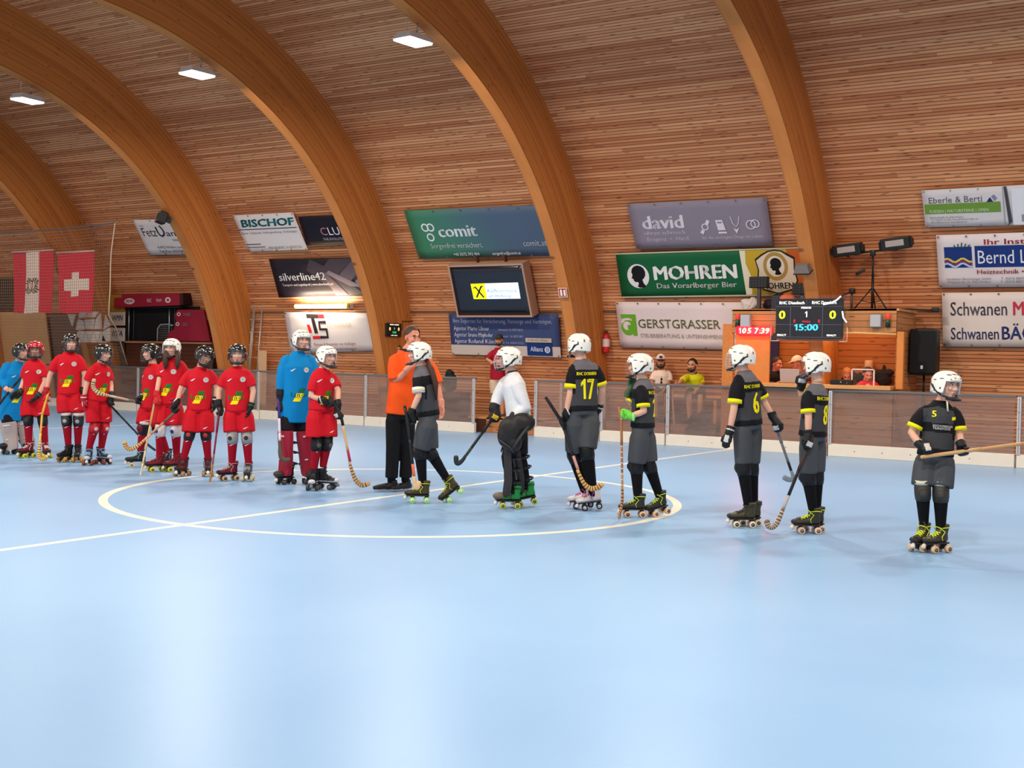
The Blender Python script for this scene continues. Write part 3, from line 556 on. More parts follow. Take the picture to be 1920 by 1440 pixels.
p.text('C', .25, .66, .27, (190, 120, 140)).text('LUEVO', .355, .66, .27, (232, 226, 232), w=.42).text('THE EVOLUTION OF LIGHT', .25, .84, .085, (190, 180, 196), w=.5)
p.out('advertising_banner', 'black banner with thin white letters beside the white and teal banner')
p = Print(BN['silver'], (34, 28, 38)); c1, c2, c3 = (64, 54, 64), (92, 80, 90), (128, 112, 122)
p.poly([(.42, .02), (.36, .3), (.62, .98), (.86, .98), (.62, .35), (.48, .1)], c1).poly([(.62, .02), (.5, .32), (.62, .52), (.86, .02)], c1).poly([(.86, .02), (.62, .55), (.72, .7), (.98, .12), (.97, .02)], c2)
p.poly([(.54, .4), (.58, .32), (.8, .66), (.86, .78), (.74, .74)], c3).poly([(.97, .32), (.8, .62), (.88, .97), (.99, .97), (.99, .35)], c3).poly([(.5, .42), (.54, .36), (.7, .97), (.58, .97)], c2)
p.text('silverline42', .06, .56, .2, (240, 236, 236), w=.47, bold=.012).text('Transport- und Logistikprofi | www.silverline42.at', .075, .7, .06, (216, 200, 200), w=.5).rect(.573, .645, .59, .7, (240, 130, 60))
p.out('advertising_banner', 'dark banner with grey diagonal stripes and white lettering above the tube lamp')
p = Print(BN['its'], (226, 214, 212)); R_ = (214, 40, 44); D_ = (44, 34, 40)
p.poly([(.26, .04), (.4, .04), (.4, .14), (.26, .14)], D_).poly([(.4, .04), (.47, .04), (.47, .14), (.4, .14)], R_).poly([(.31, .14), (.35, .14), (.37, .52), (.33, .52)], D_)
p.poly([(.25, .3), (.285, .3), (.3, .5), (.265, .5)], R_).line([(.48, .24), (.4, .24), (.4, .42), (.475, .42), (.475, .62), (.39, .62)], .075, D_).rect(.3, .585, .39, .66, R_)
p.text('ITS AUFZÜGE', .49, .36, .11, (190, 178, 160), w=.28).text('Planung & Reparatur von Aufzügen', .3, .83, .075, (176, 100, 104), w=.48).text('www.its-aufzuege.at', .52, .95, .06, (130, 100, 96), w=.26).eyelets(5)
p.out('advertising_banner', 'white banner with red and black letter logo below the glowing tube lamp')
GC = gradient('teal_to_slate', (56, 128, 92), (74, 92, 116), (-15.3, 4.0), (.42, .25))
p = Print(BN['comit'], GC); LW = (224, 228, 230)
for (cx, cy) in ((.115, .36), (.155, .36), (.135, .56)): p.disc(cx, cy, .085, LW, r2=.055)
p.text('comit', .2, .56, .24, LW, w=.27, bold=.035).text('Sorgenfrei versichert.', .115, .79, .105, LW, w=.37, bold=.006).text('+43 5572 393 404', .26, .95, .06, LW, w=.18)
p.text('comit.at', .755, .79, .12, LW, w=.155, bold=.006).text('sorgenfrei@comit.at', .53, .95, .06, LW, w=.19).eyelets(6)
p.out('advertising_banner', 'green to slate banner with white lettering above the wall screen')
p = Print(BN['allianz'], (62, 74, 116)); p.rect(0, .76, 1, 1, (206, 188, 180)); N_ = (22, 50, 112)
p.text('Ihre Experten für Versicherung, Vorsorge und Vermögen.', .04, .22, .1, (176, 176, 200), w=.9)
for i, (nm, tail) in enumerate((('Mario Ulmer', 'Schwarzach, Tel. 05572 58120'), ('Bruno Mayhofer', 'Schwarzach, Tel. 05572 5812'), ('Roland Künz', 'Hard, Tel. 05574 71121'))):
    y = .4+i*.155; p.text('Agentur', .04, y, .1, (200, 200, 216), w=.12).text(nm, .175, y, .1, (224, 220, 228), w=.2+.03*i, bold=.02).text(tail, .46, y, .05, (176, 176, 196), w=.22)
p.rect(.7, .56, .93, .66, (200, 180, 160)).text('Hoffentlich Allianz.', .72, .63, .05, (70, 60, 60), w=.18).rect(.71, .68, .93, .97, N_).text('Allianz', .74, .87, .11, (226, 226, 236), w=.11).disc(.89, .83, .075, (226, 226, 236), r2=.055)
for du in (-.012, 0, .012): p.rect(.889+du-.003, .79, .889+du+.003, .88, (226, 226, 236))
p.eyelets(5).out('advertising_banner', 'navy banner with lines of white text and a blue box below the wall screen')
p = Print(BN['david'], (140, 128, 140)); L_ = (222, 212, 218)
p.text('david', .085, .56, .28, L_, w=.31, bold=.04).text('uhren schmuck', .09, .69, .08, L_, w=.31, bold=.02).text('Bregenz  •  Hard', .1, .83, .085, (196, 184, 192), w=.31).text('für die wichtigen Dinge im Leben', .51, .82, .065, (196, 184, 192), w=.43)
p.disc(.545, .56, .075, L_, r2=.05).line([(.515, .7), (.53, .63)], .07, L_).line([(.56, .5), (.575, .42)], .07, L_)
p.poly([(.625, .42), (.675, .42), (.69, .64), (.635, .64)], L_).rect(.635, .67, .695, .71, L_).rect(.637, .46, .67, .49, (140, 128, 140))
p.line([(.735, .36), (.745, .5), (.765, .58), (.785, .5), (.795, .36)], .014, L_).poly([(.745, .6), (.765, .72), (.785, .6), (.765, .63)], L_).disc(.87, .54, .1, L_, r2=.08).disc(.9, .52, .09, L_, r2=.07).eyelets(6)
p.out('advertising_banner', 'mauve grey banner with white letters and jewellery icons, top of its stack')
HEAD = [(.0, .5), (.02, .38), (-.02, .3), (.03, .14), (.14, .04), (.3, .0), (.46, .04), (.58, .14), (.64, .3), (.62, .46), (.54, .58), (.46, .64), (.5, .8), (.6, .92), (.5, .99), (.3, 1.), (.2, .94), (.27, .82), (.24, .74), (.12, .74), (.06, .68), (.04, .6), (-.05, .56)]
p = Print(BN['mohren'], (16, 92, 52)); p.rect(0, 0, 1, .025, (206, 196, 170)).rect(0, .975, 1, 1, (206, 196, 170))
def bust(u, v, sz, a=None): p.poly([(u+q[0]*sz*p.h/p.w, v+q[1]*sz) for q in HEAD], (16, 12, 14))
p.disc(.115, .52, .27, (232, 226, 224), sx=.95); bust(.08, .28, .5)
p.text('MOHREN', .205, .61, .3, (236, 230, 226), w=.46, bold=.05).text('Das Vorarlberger Bier', .215, .8, .115, (232, 226, 222), w=.44, bold=.015)
p.rect(.7, .03, 1, .97, (198, 160, 40)).poly([(.69, .03), (.72, .03), (.715, .3), (.74, .62), (.73, .97), (.7, .97)], (232, 220, 190)).rect(.93, .03, 1, .97, (196, 92, 30))
p.poly([(.765, .22), (.8, .12), (.835, .05), (.87, .03), (.905, .05), (.935, .12), (.97, .2), (.965, .45), (.975, .7), (.95, .88), (.87, .97), (.79, .88), (.765, .7), (.775, .45)], (40, 34, 26)).poly([(.772, .25), (.805, .15), (.838, .08), (.87, .06), (.903, .08), (.93, .16), (.962, .24), (.958, .45), (.967, .69), (.945, .85), (.87, .94), (.795, .85), (.773, .69), (.782, .45)], (226, 206, 180))
p.disc(.868, .38, .3, (176, 140, 70), r2=.22, sx=.85).disc(.868, .38, .21, (232, 218, 200), sx=.85); bust(.843, .2, .36)
p.text('MOHREN', .79, .85, .13, (30, 26, 26), w=.16, bold=.03)
p.out('advertising_banner', 'long green banner with white lettering and a gold shield at its right end')
p = Print(BN['gerst'], (226, 206, 204)); G1 = (104, 166, 38); G2 = (120, 122, 66)
p.rect(.03, .27, .15, .36, G1).poly([(.115, .3), (.15, .3), (.15, .74), (.118, .74)], G1).disc(.083, .56, .17, G1).disc(.075, .52, .095, (226, 206, 204)).poly([(.08, .5), (.118, .5), (.118, .6), (.08, .6)], G1)
p.line([(.035, .45), (.06, .38), (.1, .37)], .05, (226, 206, 204))
p.text('GERSTGRASSER', .165, .56, .19, G2, w=.62, bold=.006).text('STEUERBERATUNG & UNTERNEHMENSBERATUNG', .175, .77, .085, (150, 144, 120), w=.8).eyelets(7)
p.out('advertising_banner', 'pale banner with a green square logo and olive letters, bottom of its stack')
p = Print(BN['eberle'], (214, 206, 206)); p.text('Eberle & Berti', .045, .36, .16, (90, 86, 90), w=.38).poly([(.45, .4), (.48, .26), (.505, .4), (.48, .54)], (40, 40, 90)).poly([(.49, .24), (.51, .2), (.53, .3), (.51, .36)], (130, 130, 160))
p.rect(.01, .38, .55, .64, (108, 146, 54)).text('FLIESEN | NATURSTEINE | ÖFEN', .045, .61, .075, (206, 216, 180), w=.42)
for i in range(3): p.text(('Bahnhofstraße 14, 6922 Wolfurt', 'Tel 05574 61740, Fax 05574 61740 14', 'office@fliesen.at, www.fliesen.at')[i], .045, .76+.065*i, .042, (110, 104, 108), w=(.24, .34, .26)[i])
p.rect(.57, .0, .575, 1, (150, 146, 150)).poly([(.58, .0), (.6, .0), (.625, .9), (.6, .98)], (70, 66, 72)).rect(.63, .06, .8, .98, (226, 224, 228)).rect(.83, .02, 1, .62, (88, 84, 84)).rect(.83, .62, 1, 1, (200, 196, 196)).rect(.69, .72, .76, .9, (150, 146, 146)).rect(.775, .7, .8, .95, (50, 48, 50))
p.eyelets(6).out('advertising_banner', 'white banner with a green bar and a room picture at the top right')
p = Print(BN['bernd'], (230, 216, 214)); NV = (24, 52, 120); RD = (176, 50, 56)
p.text('Ihr Installateur', .325, .2, .1, RD, w=.56, bold=.02).rect(.05, .23, .24, .62, NV).rect(.26, .22, 1, .62, NV).text('Bernd Langer', .28, .55, .25, (232, 226, 232), w=.56)
for i, c in enumerate(((226, 200, 80), (130, 50, 90), (180, 200, 226))): p.line([(.05+.019*k, .48+i*.045-.035*math.sin(k*1.1+.6)) for k in range(11)], .035, c)
for a in range(5): p.line([(.13+.02*a, .24), (.12+.028*a, .15+.02*abs(a-2))], .02, (30, 90, 80))
p.text('Heiztechnik • Gas • Solar', .27, .74, .08, RD, w=.6, bold=.015)
for i in range(2): p.text(('Installateur Bernd Langer GmbH', 'Wingatstraße 10, 6922 Wolfurt')[i], .06, .85+.06*i, .042, (110, 100, 110), w=.3).text(('T  05574 88070-0', 'F  05574 88071-0')[i], .43, .85+.06*i, .042, (110, 100, 110), w=.18)
p.eyelets(6).out('advertising_banner', 'white banner with a navy name bar and wave logo at the right edge')
p = Print(BN['schwan'], (224, 206, 196)); p.text('Schwanen', .06, .42, .25, (84, 78, 84), w=.4, bold=.012).text('MARKT', .5, .42, .25, (196, 48, 70), w=.36, bold=.03)
p.text('Schwanen', .06, .86, .22, (58, 66, 110), w=.34, bold=.012).text('BÄCKEREI', .42, .86, .24, (40, 52, 110), w=.5, bold=.025)
p.eyelets(6).out('advertising_banner', 'cream banner with two rows of brush lettering, lowest at the right edge')
# ------------------------------------------------------------------ things on the wall and arches
M_DARKWOOD = mat('dark_stained_wood', (74, 40, 24), .6, var=.2, bscale=8); M_PINE = mat('pine_board', (206, 146, 88), .5, var=.12, bscale=9)
M_GREY = mat('grey_plastic', (150, 148, 152), .5); M_DGREY = mat('dark_grey_plastic', (60, 60, 64), .5); M_RED = mat('red_paint', (190, 26, 30), .4)
# wall screen
TVC = [(-14.47, 20.3, 3.36), (-12.69, 20.3, 3.36), (-12.66, 20.66, 2.35), (-14.46, 20.66, 2.35)]
tv = thing('wall_screen', 'large wall screen in a wooden box frame showing a bank logo', 'screen', (-13.57, 20.5, 2.35))
q, w, h = quadmap([(x+13.57, y-20.5, z-2.35) for x, y, z in TVC])
def slab(mb, q, u0, v0, u1, v1, o0, o1, mi=0):
    P = [q(u, v, o) for o in (o0, o1) for u, v in ((u0, v0), (u1, v0), (u1, v1), (u0, v1))]
    mb.add(P, [(3, 2, 1, 0), (4, 5, 6, 7), (0, 1, 5, 4), (1, 2, 6, 5), (2, 3, 7, 6), (3, 0, 4, 7)], mi)
m = MB()
for a in ((-.01, -.015, 1.01, .02), (-.01, .985, 1.01, 1.02), (-.01, .02, .012, .985), (.988, .02, 1.01, .985)): slab(m, q, *a, -.24, .02)
slab(m, q, .01, .02, .99, .98, -.24, -.2); m.out('frame', mat('frame_wood', (178, 140, 118), .5), tv, smooth=False)
p = Print(TVC, mat('screen_dark', (26, 28, 40), .12, .5), thick=.03)
p.poly([(.26, .36), (.45, .355), (.45, .66), (.265, .66)], mat('screen_yellow', (255, 236, 0), .3, emit=1.0)).poly([(.45, .355), (.9, .35), (.895, .66), (.45, .66)], mat('screen_white', (214, 240, 250), .3, emit=1.2))
KB = mat('screen_ink', (24, 22, 30), .3); KL = mat('screen_blue_ink', (40, 60, 150), .3, emit=.3)
p.line([(.31, .63), (.4, .41), (.42, .42)], .035, KB).line([(.41, .63), (.315, .42), (.29, .45)], .035, KB).text('Raiffeisenbank', .475, .535, .07, KL, w=.4).text('am Hofsteig', .475, .63, .06, KL, w=.3)
o = p.out('display', None, parent=tv); o.location = (13.57, -20.5, -2.35)
m = MB()
for u in (.34, .72): slab(m, q, u, -.14, u+.02, -.01, -.2, -.14)
m.out('bracket', M_DARKWOOD, tv, smooth=False)
# tube lamp
tb = thing('tube_lamp', 'glowing tube lamp between the dark striped banner and a white banner', 'lamp', (-18.32, 20.84, 2.58))
m = MB(); m.rbox((-.8, -.0, -.05), (.8, .12, .05), .01); m.out('housing', M_WHITE, tb, smooth=False)
m = MB(); m.tube([(-.74, -.05, 0), (.74, -.05, 0)], .045, seg=12); m.out('tube', mat('tube_glow', (255, 236, 196), .4, emit=16.), tb)
for s_ in (-1, 1):
    m = MB(); m.tube([(s_*.74, -.05, 0), (s_*.8, -.05, 0)], .05, seg=12); m.out('end_cap', mat('yellow_plastic', (228, 190, 70), .4), tb)
ld = bpy.data.lights.new('tube_light', 'AREA'); ld.shape = 'RECTANGLE'; ld.size = 1.5; ld.size_y = .08; ld.energy = 90; ld.color = (1, .84, .58)
lo = bpy.data.objects.new('tube_light', ld); COL.objects.link(lo); lo.parent = tb; lo.location = (0, -.11, 0); lo.rotation_euler = (PI/2+.3, 0, 0)
# small scoreboard on an arch side, facing +x
def face_x(x, y0, y1, z1, z0): return [(x, y0, z1), (x, y1, z1), (x, y1, z0), (x, y0, z0)]
class PrintX(Print):
    def __init__(s, c, bg, thick=.02): super().__init__(c, bg, thick)
msb = thing('small_scoreboard', 'small black scoreboard screen on the arch side left of the referee', 'scoreboard', (-15.957, 20.375, 1.9))
m = MB(); m.rbox((.002, -.255, 0), (.05, .255, .285), .01); m.out('case', M_BLACK, msb, smooth=False)
def flat_text(mb, t, O, ux, uy, h, mi=0, w=None, bold=0., shear=0., align='c'):
    V, F, tw = text_geo(t, bold, shear); k = w/tw if w else h
    x0 = -tw*k/2 if align == 'c' else 0
    ux = V3(ux); uy = V3(uy); mb.add([V3(O)+ux*(x0+p[0]*k)+uy*p[1]*h for p in V], F, mi)
m = MB(); U = (0, 1, 0); Z = (0, 0, 1)
for t, y, z, h_, k in (('DIESSBACH  DORNBIRN', 0, .245, .02, 0), ('0', -.15, .13, .07, 1), ('0', .15, .13, .07, 1), ('1', 0, .15, .045, 0), ('15:00', 0, .07, .045, 2), ('PENALTY   PENALTY', 0, .02, .016, 0)): flat_text(m, t, (.053, y, z), U, Z, h_, k, bold=.02)
m.out('readout', [mat('led_white', (240, 236, 230), .4, emit=.9), mat('led_cream', (250, 220, 160), .4, emit=1.), mat('led_green', (40, 200, 120), .4, emit=.9)], msb, smooth=False)
m = MB(); m.tube([(.02, .26, .1), (.02, .32, .2), (.02, .32, .34), (.02, .9, .36)], .008, seg=6); m.out('cable', M_BLACK, msb)
# emergency sign on the soffit of an arch
es = thing('emergency_sign', 'small red and white extinguisher sign on an arch edge', 'sign', (-11.35, 19.64, 2.66))
q, w, h = quadmap([(-.09, -.055, .17), (.09, -.055, .17), (.09, .0, 0), (-.09, .0, 0)])
m = MB(); slab(m, q, 0, 0, 1, 1, .003, .012); m.out('plate', mat('sign_white', (232, 214, 206), .4), es, smooth=False)
m = MB(); slab(m, q, .06, .06, .94, .94, .012, .014); slab(m, q, .2, .25, .45, .85, .014, .016, 1); slab(m, q, .26, .15, .4, .25, .014, .016, 1); slab(m, q, .6, .2, .85, .85, .014, .016, 1)
m.out('pictogram', [mat('sign_red', (150, 24, 24), .4), mat('sign_white', (232, 214, 206), .4)], es, smooth=False)
# fire extinguisher on the +x side of the same arch
fe = thing('fire_extinguisher', 'red fire extinguisher hanging on an arch beside the pale banner', 'extinguisher', (-11.15, 20.99, 1.64))
m = MB(); m.tube([(0, 0, 0), (0, 0, .005), (0, 0, .03), (0, 0, .31), (0, 0, .36), (0, 0, .385)], [.05, .07, .072, .072, .045, .025], seg=18); m.out('cylinder', M_RED, fe)
m = MB(); m.tube([(0, 0, .38), (0, 0, .41)], .022, seg=10); m.rbox((-.01, -.06, .4), (.01, .06, .42), .004); m.rbox((-.01, -.07, .43), (.01, .04, .445), .004); m.out('valve', M_BLACK, fe, smooth=False)
m = MB(); m.tube([(0, .03, .4), (.0, .09, .34), (0, .095, .1), (0, .08, .06)], .01, seg=8); m.out('hose', M_BLACK, fe)
m = MB(); m.tube([(0, 0, .12), (0, 0, .27)], .0735, seg=18, caps=False); m.out('info_plate', mat('label_paper', (214, 190, 186), .5), fe)
m = MB(); m.rbox((-.078, -.02, .2), (-.06, .02, .34), .004); m.out('bracket', M_STEEL, fe, smooth=False)
sg = MB(); sg.rbox((-11.226, 20.42, 1.8), (-11.219, 20.52, 1.93), .002); sg.rbox((-11.219, 20.435, 1.82), (-11.217, 20.5, 1.9), .001, 1)
tag(sg.out('fire_sign', [mat('sign_red', (150, 24, 24), .4), mat('sign_white', (232, 214, 206), .4)], smooth=False), 'small red sign on an arch side just left of the extinguisher', 'sign')
# flood light on left arch
fl_ = thing('flood_light', 'black flood light with a square reflector on the left arch', 'light', (-20.85, 18.38, 4.42))
R = Rz(-.5)@Rx(-.35); m = MB(); m.rbox((-.16, -.1, -.13), (.16, .08, .13), .02, R=R); m.rbox((-.04, .06, -.05), (.04, .2, .05), .01, R=R); m.out('housing', M_BLACK, fl_, smooth=False)
m = MB(); m.add([R@V3(p) for p in ((-.14, -.103, -.11), (.14, -.103, -.11), (.14, -.103, .11), (-.14, -.103, .11), (0, -.09, 0))], [(0, 1, 4), (1, 2, 4), (2, 3, 4), (3, 0, 4)]); m.out('reflector', mat('reflector', (160, 172, 180), .2, metal=.7), fl_, smooth=False)
m = MB(); m.tube([(.02, .14, .0), (.05, .3, .08), (.09, .36, .05)], .014, seg=6); m.out('bracket', M_BLACK, fl_)
# ladder sections leaning on the wall
def ladder(x, label, n, xw, lean):
    r = thing('ladder', label, 'ladder', (x, 20.98, 0)); M_AL = mat('aluminium', (190, 178, 170), .35, metal=.6)
    for s_ in (-1, 1):
        m = MB(); P = [(s_*xw-lean, -.12, .0), (s_*xw, .02, 3.0)]
        m.tube(P, [(.012, .032)]*2, seg=8, side=(1, 0, 0)); m.out('rail', M_AL, r)
    for k in range(n):
        t = (k+.6)/n; m = MB(); m.tube([(-xw-lean*(1-t), -.12+.14*t, 3*t), (xw-lean*(1-t), -.12+.14*t, 3*t)], .013, seg=8); m.out('rung', M_AL, r)
    return r
ladder(-20.77, 'aluminium ladder leaning on the wall right of the left arch, left one', 10, .18, .1)
ladder(-20.42, 'aluminium ladder leaning on the wall right of the left arch, right one', 10, .12, .12)
m = MB(); m.rbox((-20.35, 20.9, 0), (-20.1, 20.93, 1.55), .006, R=None); tag(m.out('board_offcut', mat('plywood', (214, 178, 140), .6), smooth=False), 'plain wooden board standing beside the ladders', 'board')

# ------------------------------------------------------------------ scorer booth
M_BOOTH = wood_planks('booth_boards', .11, (176, 112, 66), (206, 146, 92), groove=.05, seg=9, knots=.9, gdark=.25)
M_BACK = wood_planks('booth_back_boards', .11, (168, 96, 46), (196, 124, 66), groove=.05, seg=9, knots=.8, gdark=.25)
def board_panel(name, O, ux, uy, poly, th, parent, m):
    """upright board panel with real thickness and plank texture"""
    b = MB(); b.prism(poly, O, ux, uy, th); o = b.out(name, m, parent, smooth=False)
    O = V3(O); with_uv(o, [(float((V3(v)-O)@V3(ux))+O[0]*.37, float((V3(v)-O)@V3(uy))) for v in b.v]); return o
bo = thing('scorer_booth', 'wooden scorer booth with an open front behind the barrier', 'booth', (-6.632, 19.72, .0287)); bo.scale = (.981, .981, .981)
bx = lambda x: x+6.76
X1, X2 = (1, 0, 0), (0, 0, 1)
board_panel('front_wall', (bx(-8.16), 0, 0), X1, X2, [(0, -.029), (2.83, -.029), (2.83, 1.1), (0, 1.1)], .04, bo, M_BOOTH)
board_panel('fascia', (bx(-8.17), -.02, 2.02), X1, X2, [(0, .0), (.82, 0), (.82, -.12), (1.98, -.12), (1.98, 0), (2.85, .04), (2.85, .42), (0, .41)], .04, bo, M_BOOTH)
board_panel('left_panel', (bx(-8.345), -.01, 0), X1, X2, [(0, -.029), (.2, -.029), (.2, 2.18), (0, 2.18)], .05, bo, mat('osb_board', (196, 118, 52), .6, var=.25, bscale=22))
board_panel('left_post', (bx(-8.1), .0, 1.1), X1, X2, [(0, 0), (.62, 0), (.62, .95), (0, .95)], .04, bo, mat('orange_board', (212, 126, 56), .5, var=.15, bscale=7))
m = MB(); m.rbox((bx(-5.3), -.03, 1.12), (bx(-5.19), .06, 2.06), .008); m.out('right_post', mat('orange_board', (212, 126, 56), .5, var=.15, bscale=7), bo, smooth=False)
m = MB(); m.rbox((bx(-8.12), -.16, 1.1), (bx(-5.35), .5, 1.165), .008); m.out('desk', M_PINE, bo, smooth=False)
board_panel('side_wall', (bx(-5.32), 0, 0), (0, 1, 0), X2, [(0, -.029), (1.55, -.029), (1.18, 2.4), (0, 2.4), (0, 2.05), (.1, 2.05), (.1, 1.1), (0, 1.1)], .03, bo, M_BOOTH)
board_panel('back_wall', (bx(-8.1), 1.14, .0), X1, X2, [(0, -.029), (2.75, -.029), (2.75, 2.38), (0, 2.38)], .03, bo, M_BACK)
m = MB(); m.box((bx(-8.2), -.02, 2.405), (bx(-5.28), 1.18, 2.44)); m.out('roof', M_PINE, bo, smooth=False)
m = MB(); m.box((bx(-8.1), .02, -.029), (bx(-5.4), 1.1, .3)); m.out('floor_platform', M_DARKWOOD, bo, smooth=False)
m = MB(); m.box((bx(-6.6), .95, 1.1), (bx(-5.45), 1.12, 1.14)); m.out('back_shelf', M_PINE, bo, smooth=False)
m = MB(); m.box((bx(-7.95), 1.05, 1.1), (bx(-7.7), 1.08, 2.3)); m.out('dark_curtain', mat('navy_curtain', (40, 34, 66), .8), bo, smooth=False)
m = MB(); m.tube([(bx(-5.32), -.01, 2.02), (bx(-6.0), -.03, 2.04), (bx(-6.38), -.03, 2.03)], .018, seg=8); m.out('trim_strip', mat('pale_edge', (230, 176, 110), .4), bo)
ld = bpy.data.lights.new('booth_light', 'AREA'); ld.shape = 'RECTANGLE'; ld.size = 2.2; ld.size_y = .2; ld.energy = 26; ld.color = (1, .66, .36)
lo = bpy.data.objects.new('booth_light', ld); COL.objects.link(lo); lo.parent = bo; lo.location = (0, .45, 2.36)
m = MB(); m.rbox((-1.1, .3, 2.375), (1.1, .4, 2.4), .005); m.out('strip_lamp', mat('booth_lamp', (255, 214, 160), .4, emit=3.), bo, smooth=False)
# scoreboard in front of the fascia
sb = thing('scoreboard', 'large score display with clear cover on the front of the scorer booth', 'scoreboard', (-6.62, 19.6, 1.92)); sb.scale = (.965, .965, .965)
m = MB(); m.rbox((-.585, -.04, 0), (.585, .04, .69), .01); m.out('screen', mat('score_screen', (14, 14, 26), .55, .15), sb, smooth=False)
Q = lambda u, v, d=.043: (-.585+1.17*u, -d, .69*(1-v)); U = (1, 0, 0); Z = (0, 0, 1)
CL = [mat('led_white', (240, 236, 230), .4, emit=.9), mat('led_yellow', (226, 232, 40), .4, emit=1.), mat('led_cyan', (70, 200, 232), .4, emit=1.), mat('led_red', (214, 40, 80), .4, emit=.9), mat('score_line', (104, 104, 130), .4)]
m = MB()
for t, u, v, h_, k, w_ in (('RHC Diessbach', .245, .135, .05, 0, .38), ('RHC Dornbirn', .73, .135, .05, 0, .36), ('PERIOD', .465, .25, .032, 0, .15), ('0', .1, .5, .14, 1, .1), ('0', .86, .5, .14, 1, .1), ('1', .465, .46, .1, 0, .032), ('0', .29, .6, .06, 3, .025), ('0', .66, .6, .06, 3, .025), ('FOULS', .47, .59, .028, 3, .12), ('15:00', .47, .79, .11, 2, .36), ('PENALTY', .1, .93, .03, 0, .14), ('PENALTY', .85, .93, .03, 0, .14)):
    flat_text(m, t, Q(u, v), U, Z, h_, k, w=w_*1.17, bold=.04 if h_ > .09 else .015)
for u0, v0, u1, v1 in ((0, .19, 1, .197), (0, .64, 1, .647), (.225, .19, .23, .96), (.71, .19, .715, .96), (.465, .03, .468, .16), (.0, .955, 1, .962)):
    a, b = Q(u0, v1), Q(u1, v0); m.box((a[0], -.0435, a[2]), (b[0], -.0405, b[2]), 4)
m.out('readout', CL, sb, smooth=False)
def clear_mat():
    m = bpy.data.materials.new('clear_acrylic'); m.use_nodes = True; b = m.node_tree.nodes['Principled BSDF']
    b.inputs['Base Color'].default_value = (.9, .88, .86, 1); b.inputs['Roughness'].default_value = .1; b.inputs['Alpha'].default_value = .014; return m
M_CLEAR = clear_mat()
m = MB(); m.box((-.66, -.075, -.05), (.7, -.068, .75)); m.out('clear_cover', M_CLEAR, sb, smooth=False)
m = MB()
for P in ([(-.65, -.08, -.04), (-.65, -.08, .2)], [(-.65, -.08, -.04), (-.5, -.08, -.04)], [(.69, -.08, -.04), (.69, -.08, .2)], [(.69, -.08, -.04), (.55, -.08, -.04)]): m.tube(P, .007, seg=6)
m.out('cover_edge', mat('cover_edge', (236, 190, 150), .3), sb)
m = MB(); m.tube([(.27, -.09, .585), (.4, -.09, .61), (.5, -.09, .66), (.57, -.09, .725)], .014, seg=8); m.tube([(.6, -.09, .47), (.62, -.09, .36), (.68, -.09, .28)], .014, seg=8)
m.out('cable', mat('cover_reflection', (250, 250, 250), .3, emit=.5), sb)  # lamp reflections on the cover, shaped as glowing white tubes
# red LED clock
ck = thing('led_clock', 'red lit number clock at the left of the scorer booth', 'clock', (-7.594, 19.66, 1.98)); ck.scale = (.97, .97, .97)
m = MB(); m.rbox((-.325, -.04, 0), (.325, .05, .15), .01); m.out('case', mat('clock_red_glow', (226, 10, 20), .4, emit=1.1), ck, smooth=False)
for c_, x_ in (('1', -.25), ('0', -.17), ('5', -.075), ('7', .06), (':', .118), ('3', .17), ('9', .258)):
    m = MB(); flat_text(m, c_, (x_, -.044, .028), U, Z, .095, 0, w={'1': .03, ':': .016}.get(c_, .074), bold=.06, shear=.12); m.out('digit', mat('clock_digits', (255, 200, 120), .4, emit=2.6), ck, smooth=False)
ld = bpy.data.lights.new('clock_light', 'AREA'); ld.shape = 'RECTANGLE'; ld.size = .6; ld.size_y = .14; ld.energy = 9; ld.color = (1, .05, .12)
lo = bpy.data.objects.new('clock_light', ld); COL.objects.link(lo); lo.parent = ck; lo.location = (0, -.06, .07); lo.rotation_euler = (PI/2, 0, 0)
# junction boxes and signal lamps
for x, lab, s_ in ((-7.9, 'grey junction box on the booth front above the red clock', 1), (-5.64, 'grey junction box at the right end of the booth front', 1)):
    j = thing('junction_box', lab, 'box', (x*.98, 19.697, 2.118)); m = MB(); m.rbox((-.09, -.1, 0), (.09, 0, .21), .012); m.out('body', M_GREY, j, smooth=False); m = MB(); m.rbox((-.08, -.108, .01), (.08, -.1, .2), .004); m.out('lid', mat('pale_grey_plastic', (176, 170, 172), .5), j, smooth=False)
for x, lab in ((-8.06, 'red and green signal lamp at the left of the booth front'), (-5.45, 'red and green signal lamp at the right of the booth front')):
    j = thing('signal_lamp', lab, 'lamp', (x*.98, 19.655, 2.125))
    m = MB(); m.tube([(0, 0, 0), (0, 0, .05)], .04, seg=12); m.out('base', M_BLACK, j)
    m = MB(); m.tube([(0, 0, .05), (0, 0, .12)], .037, seg=12); m.out('green_lens', mat('green_lens', (40, 84, 48), .25), j)
    m = MB(); m.tube([(0, 0, .12), (0, 0, .2), (0, 0, .22)], [.037, .037, .02], seg=12); m.out('red_lens', mat('red_lens', (214, 60, 50), .25, emit=.4), j)
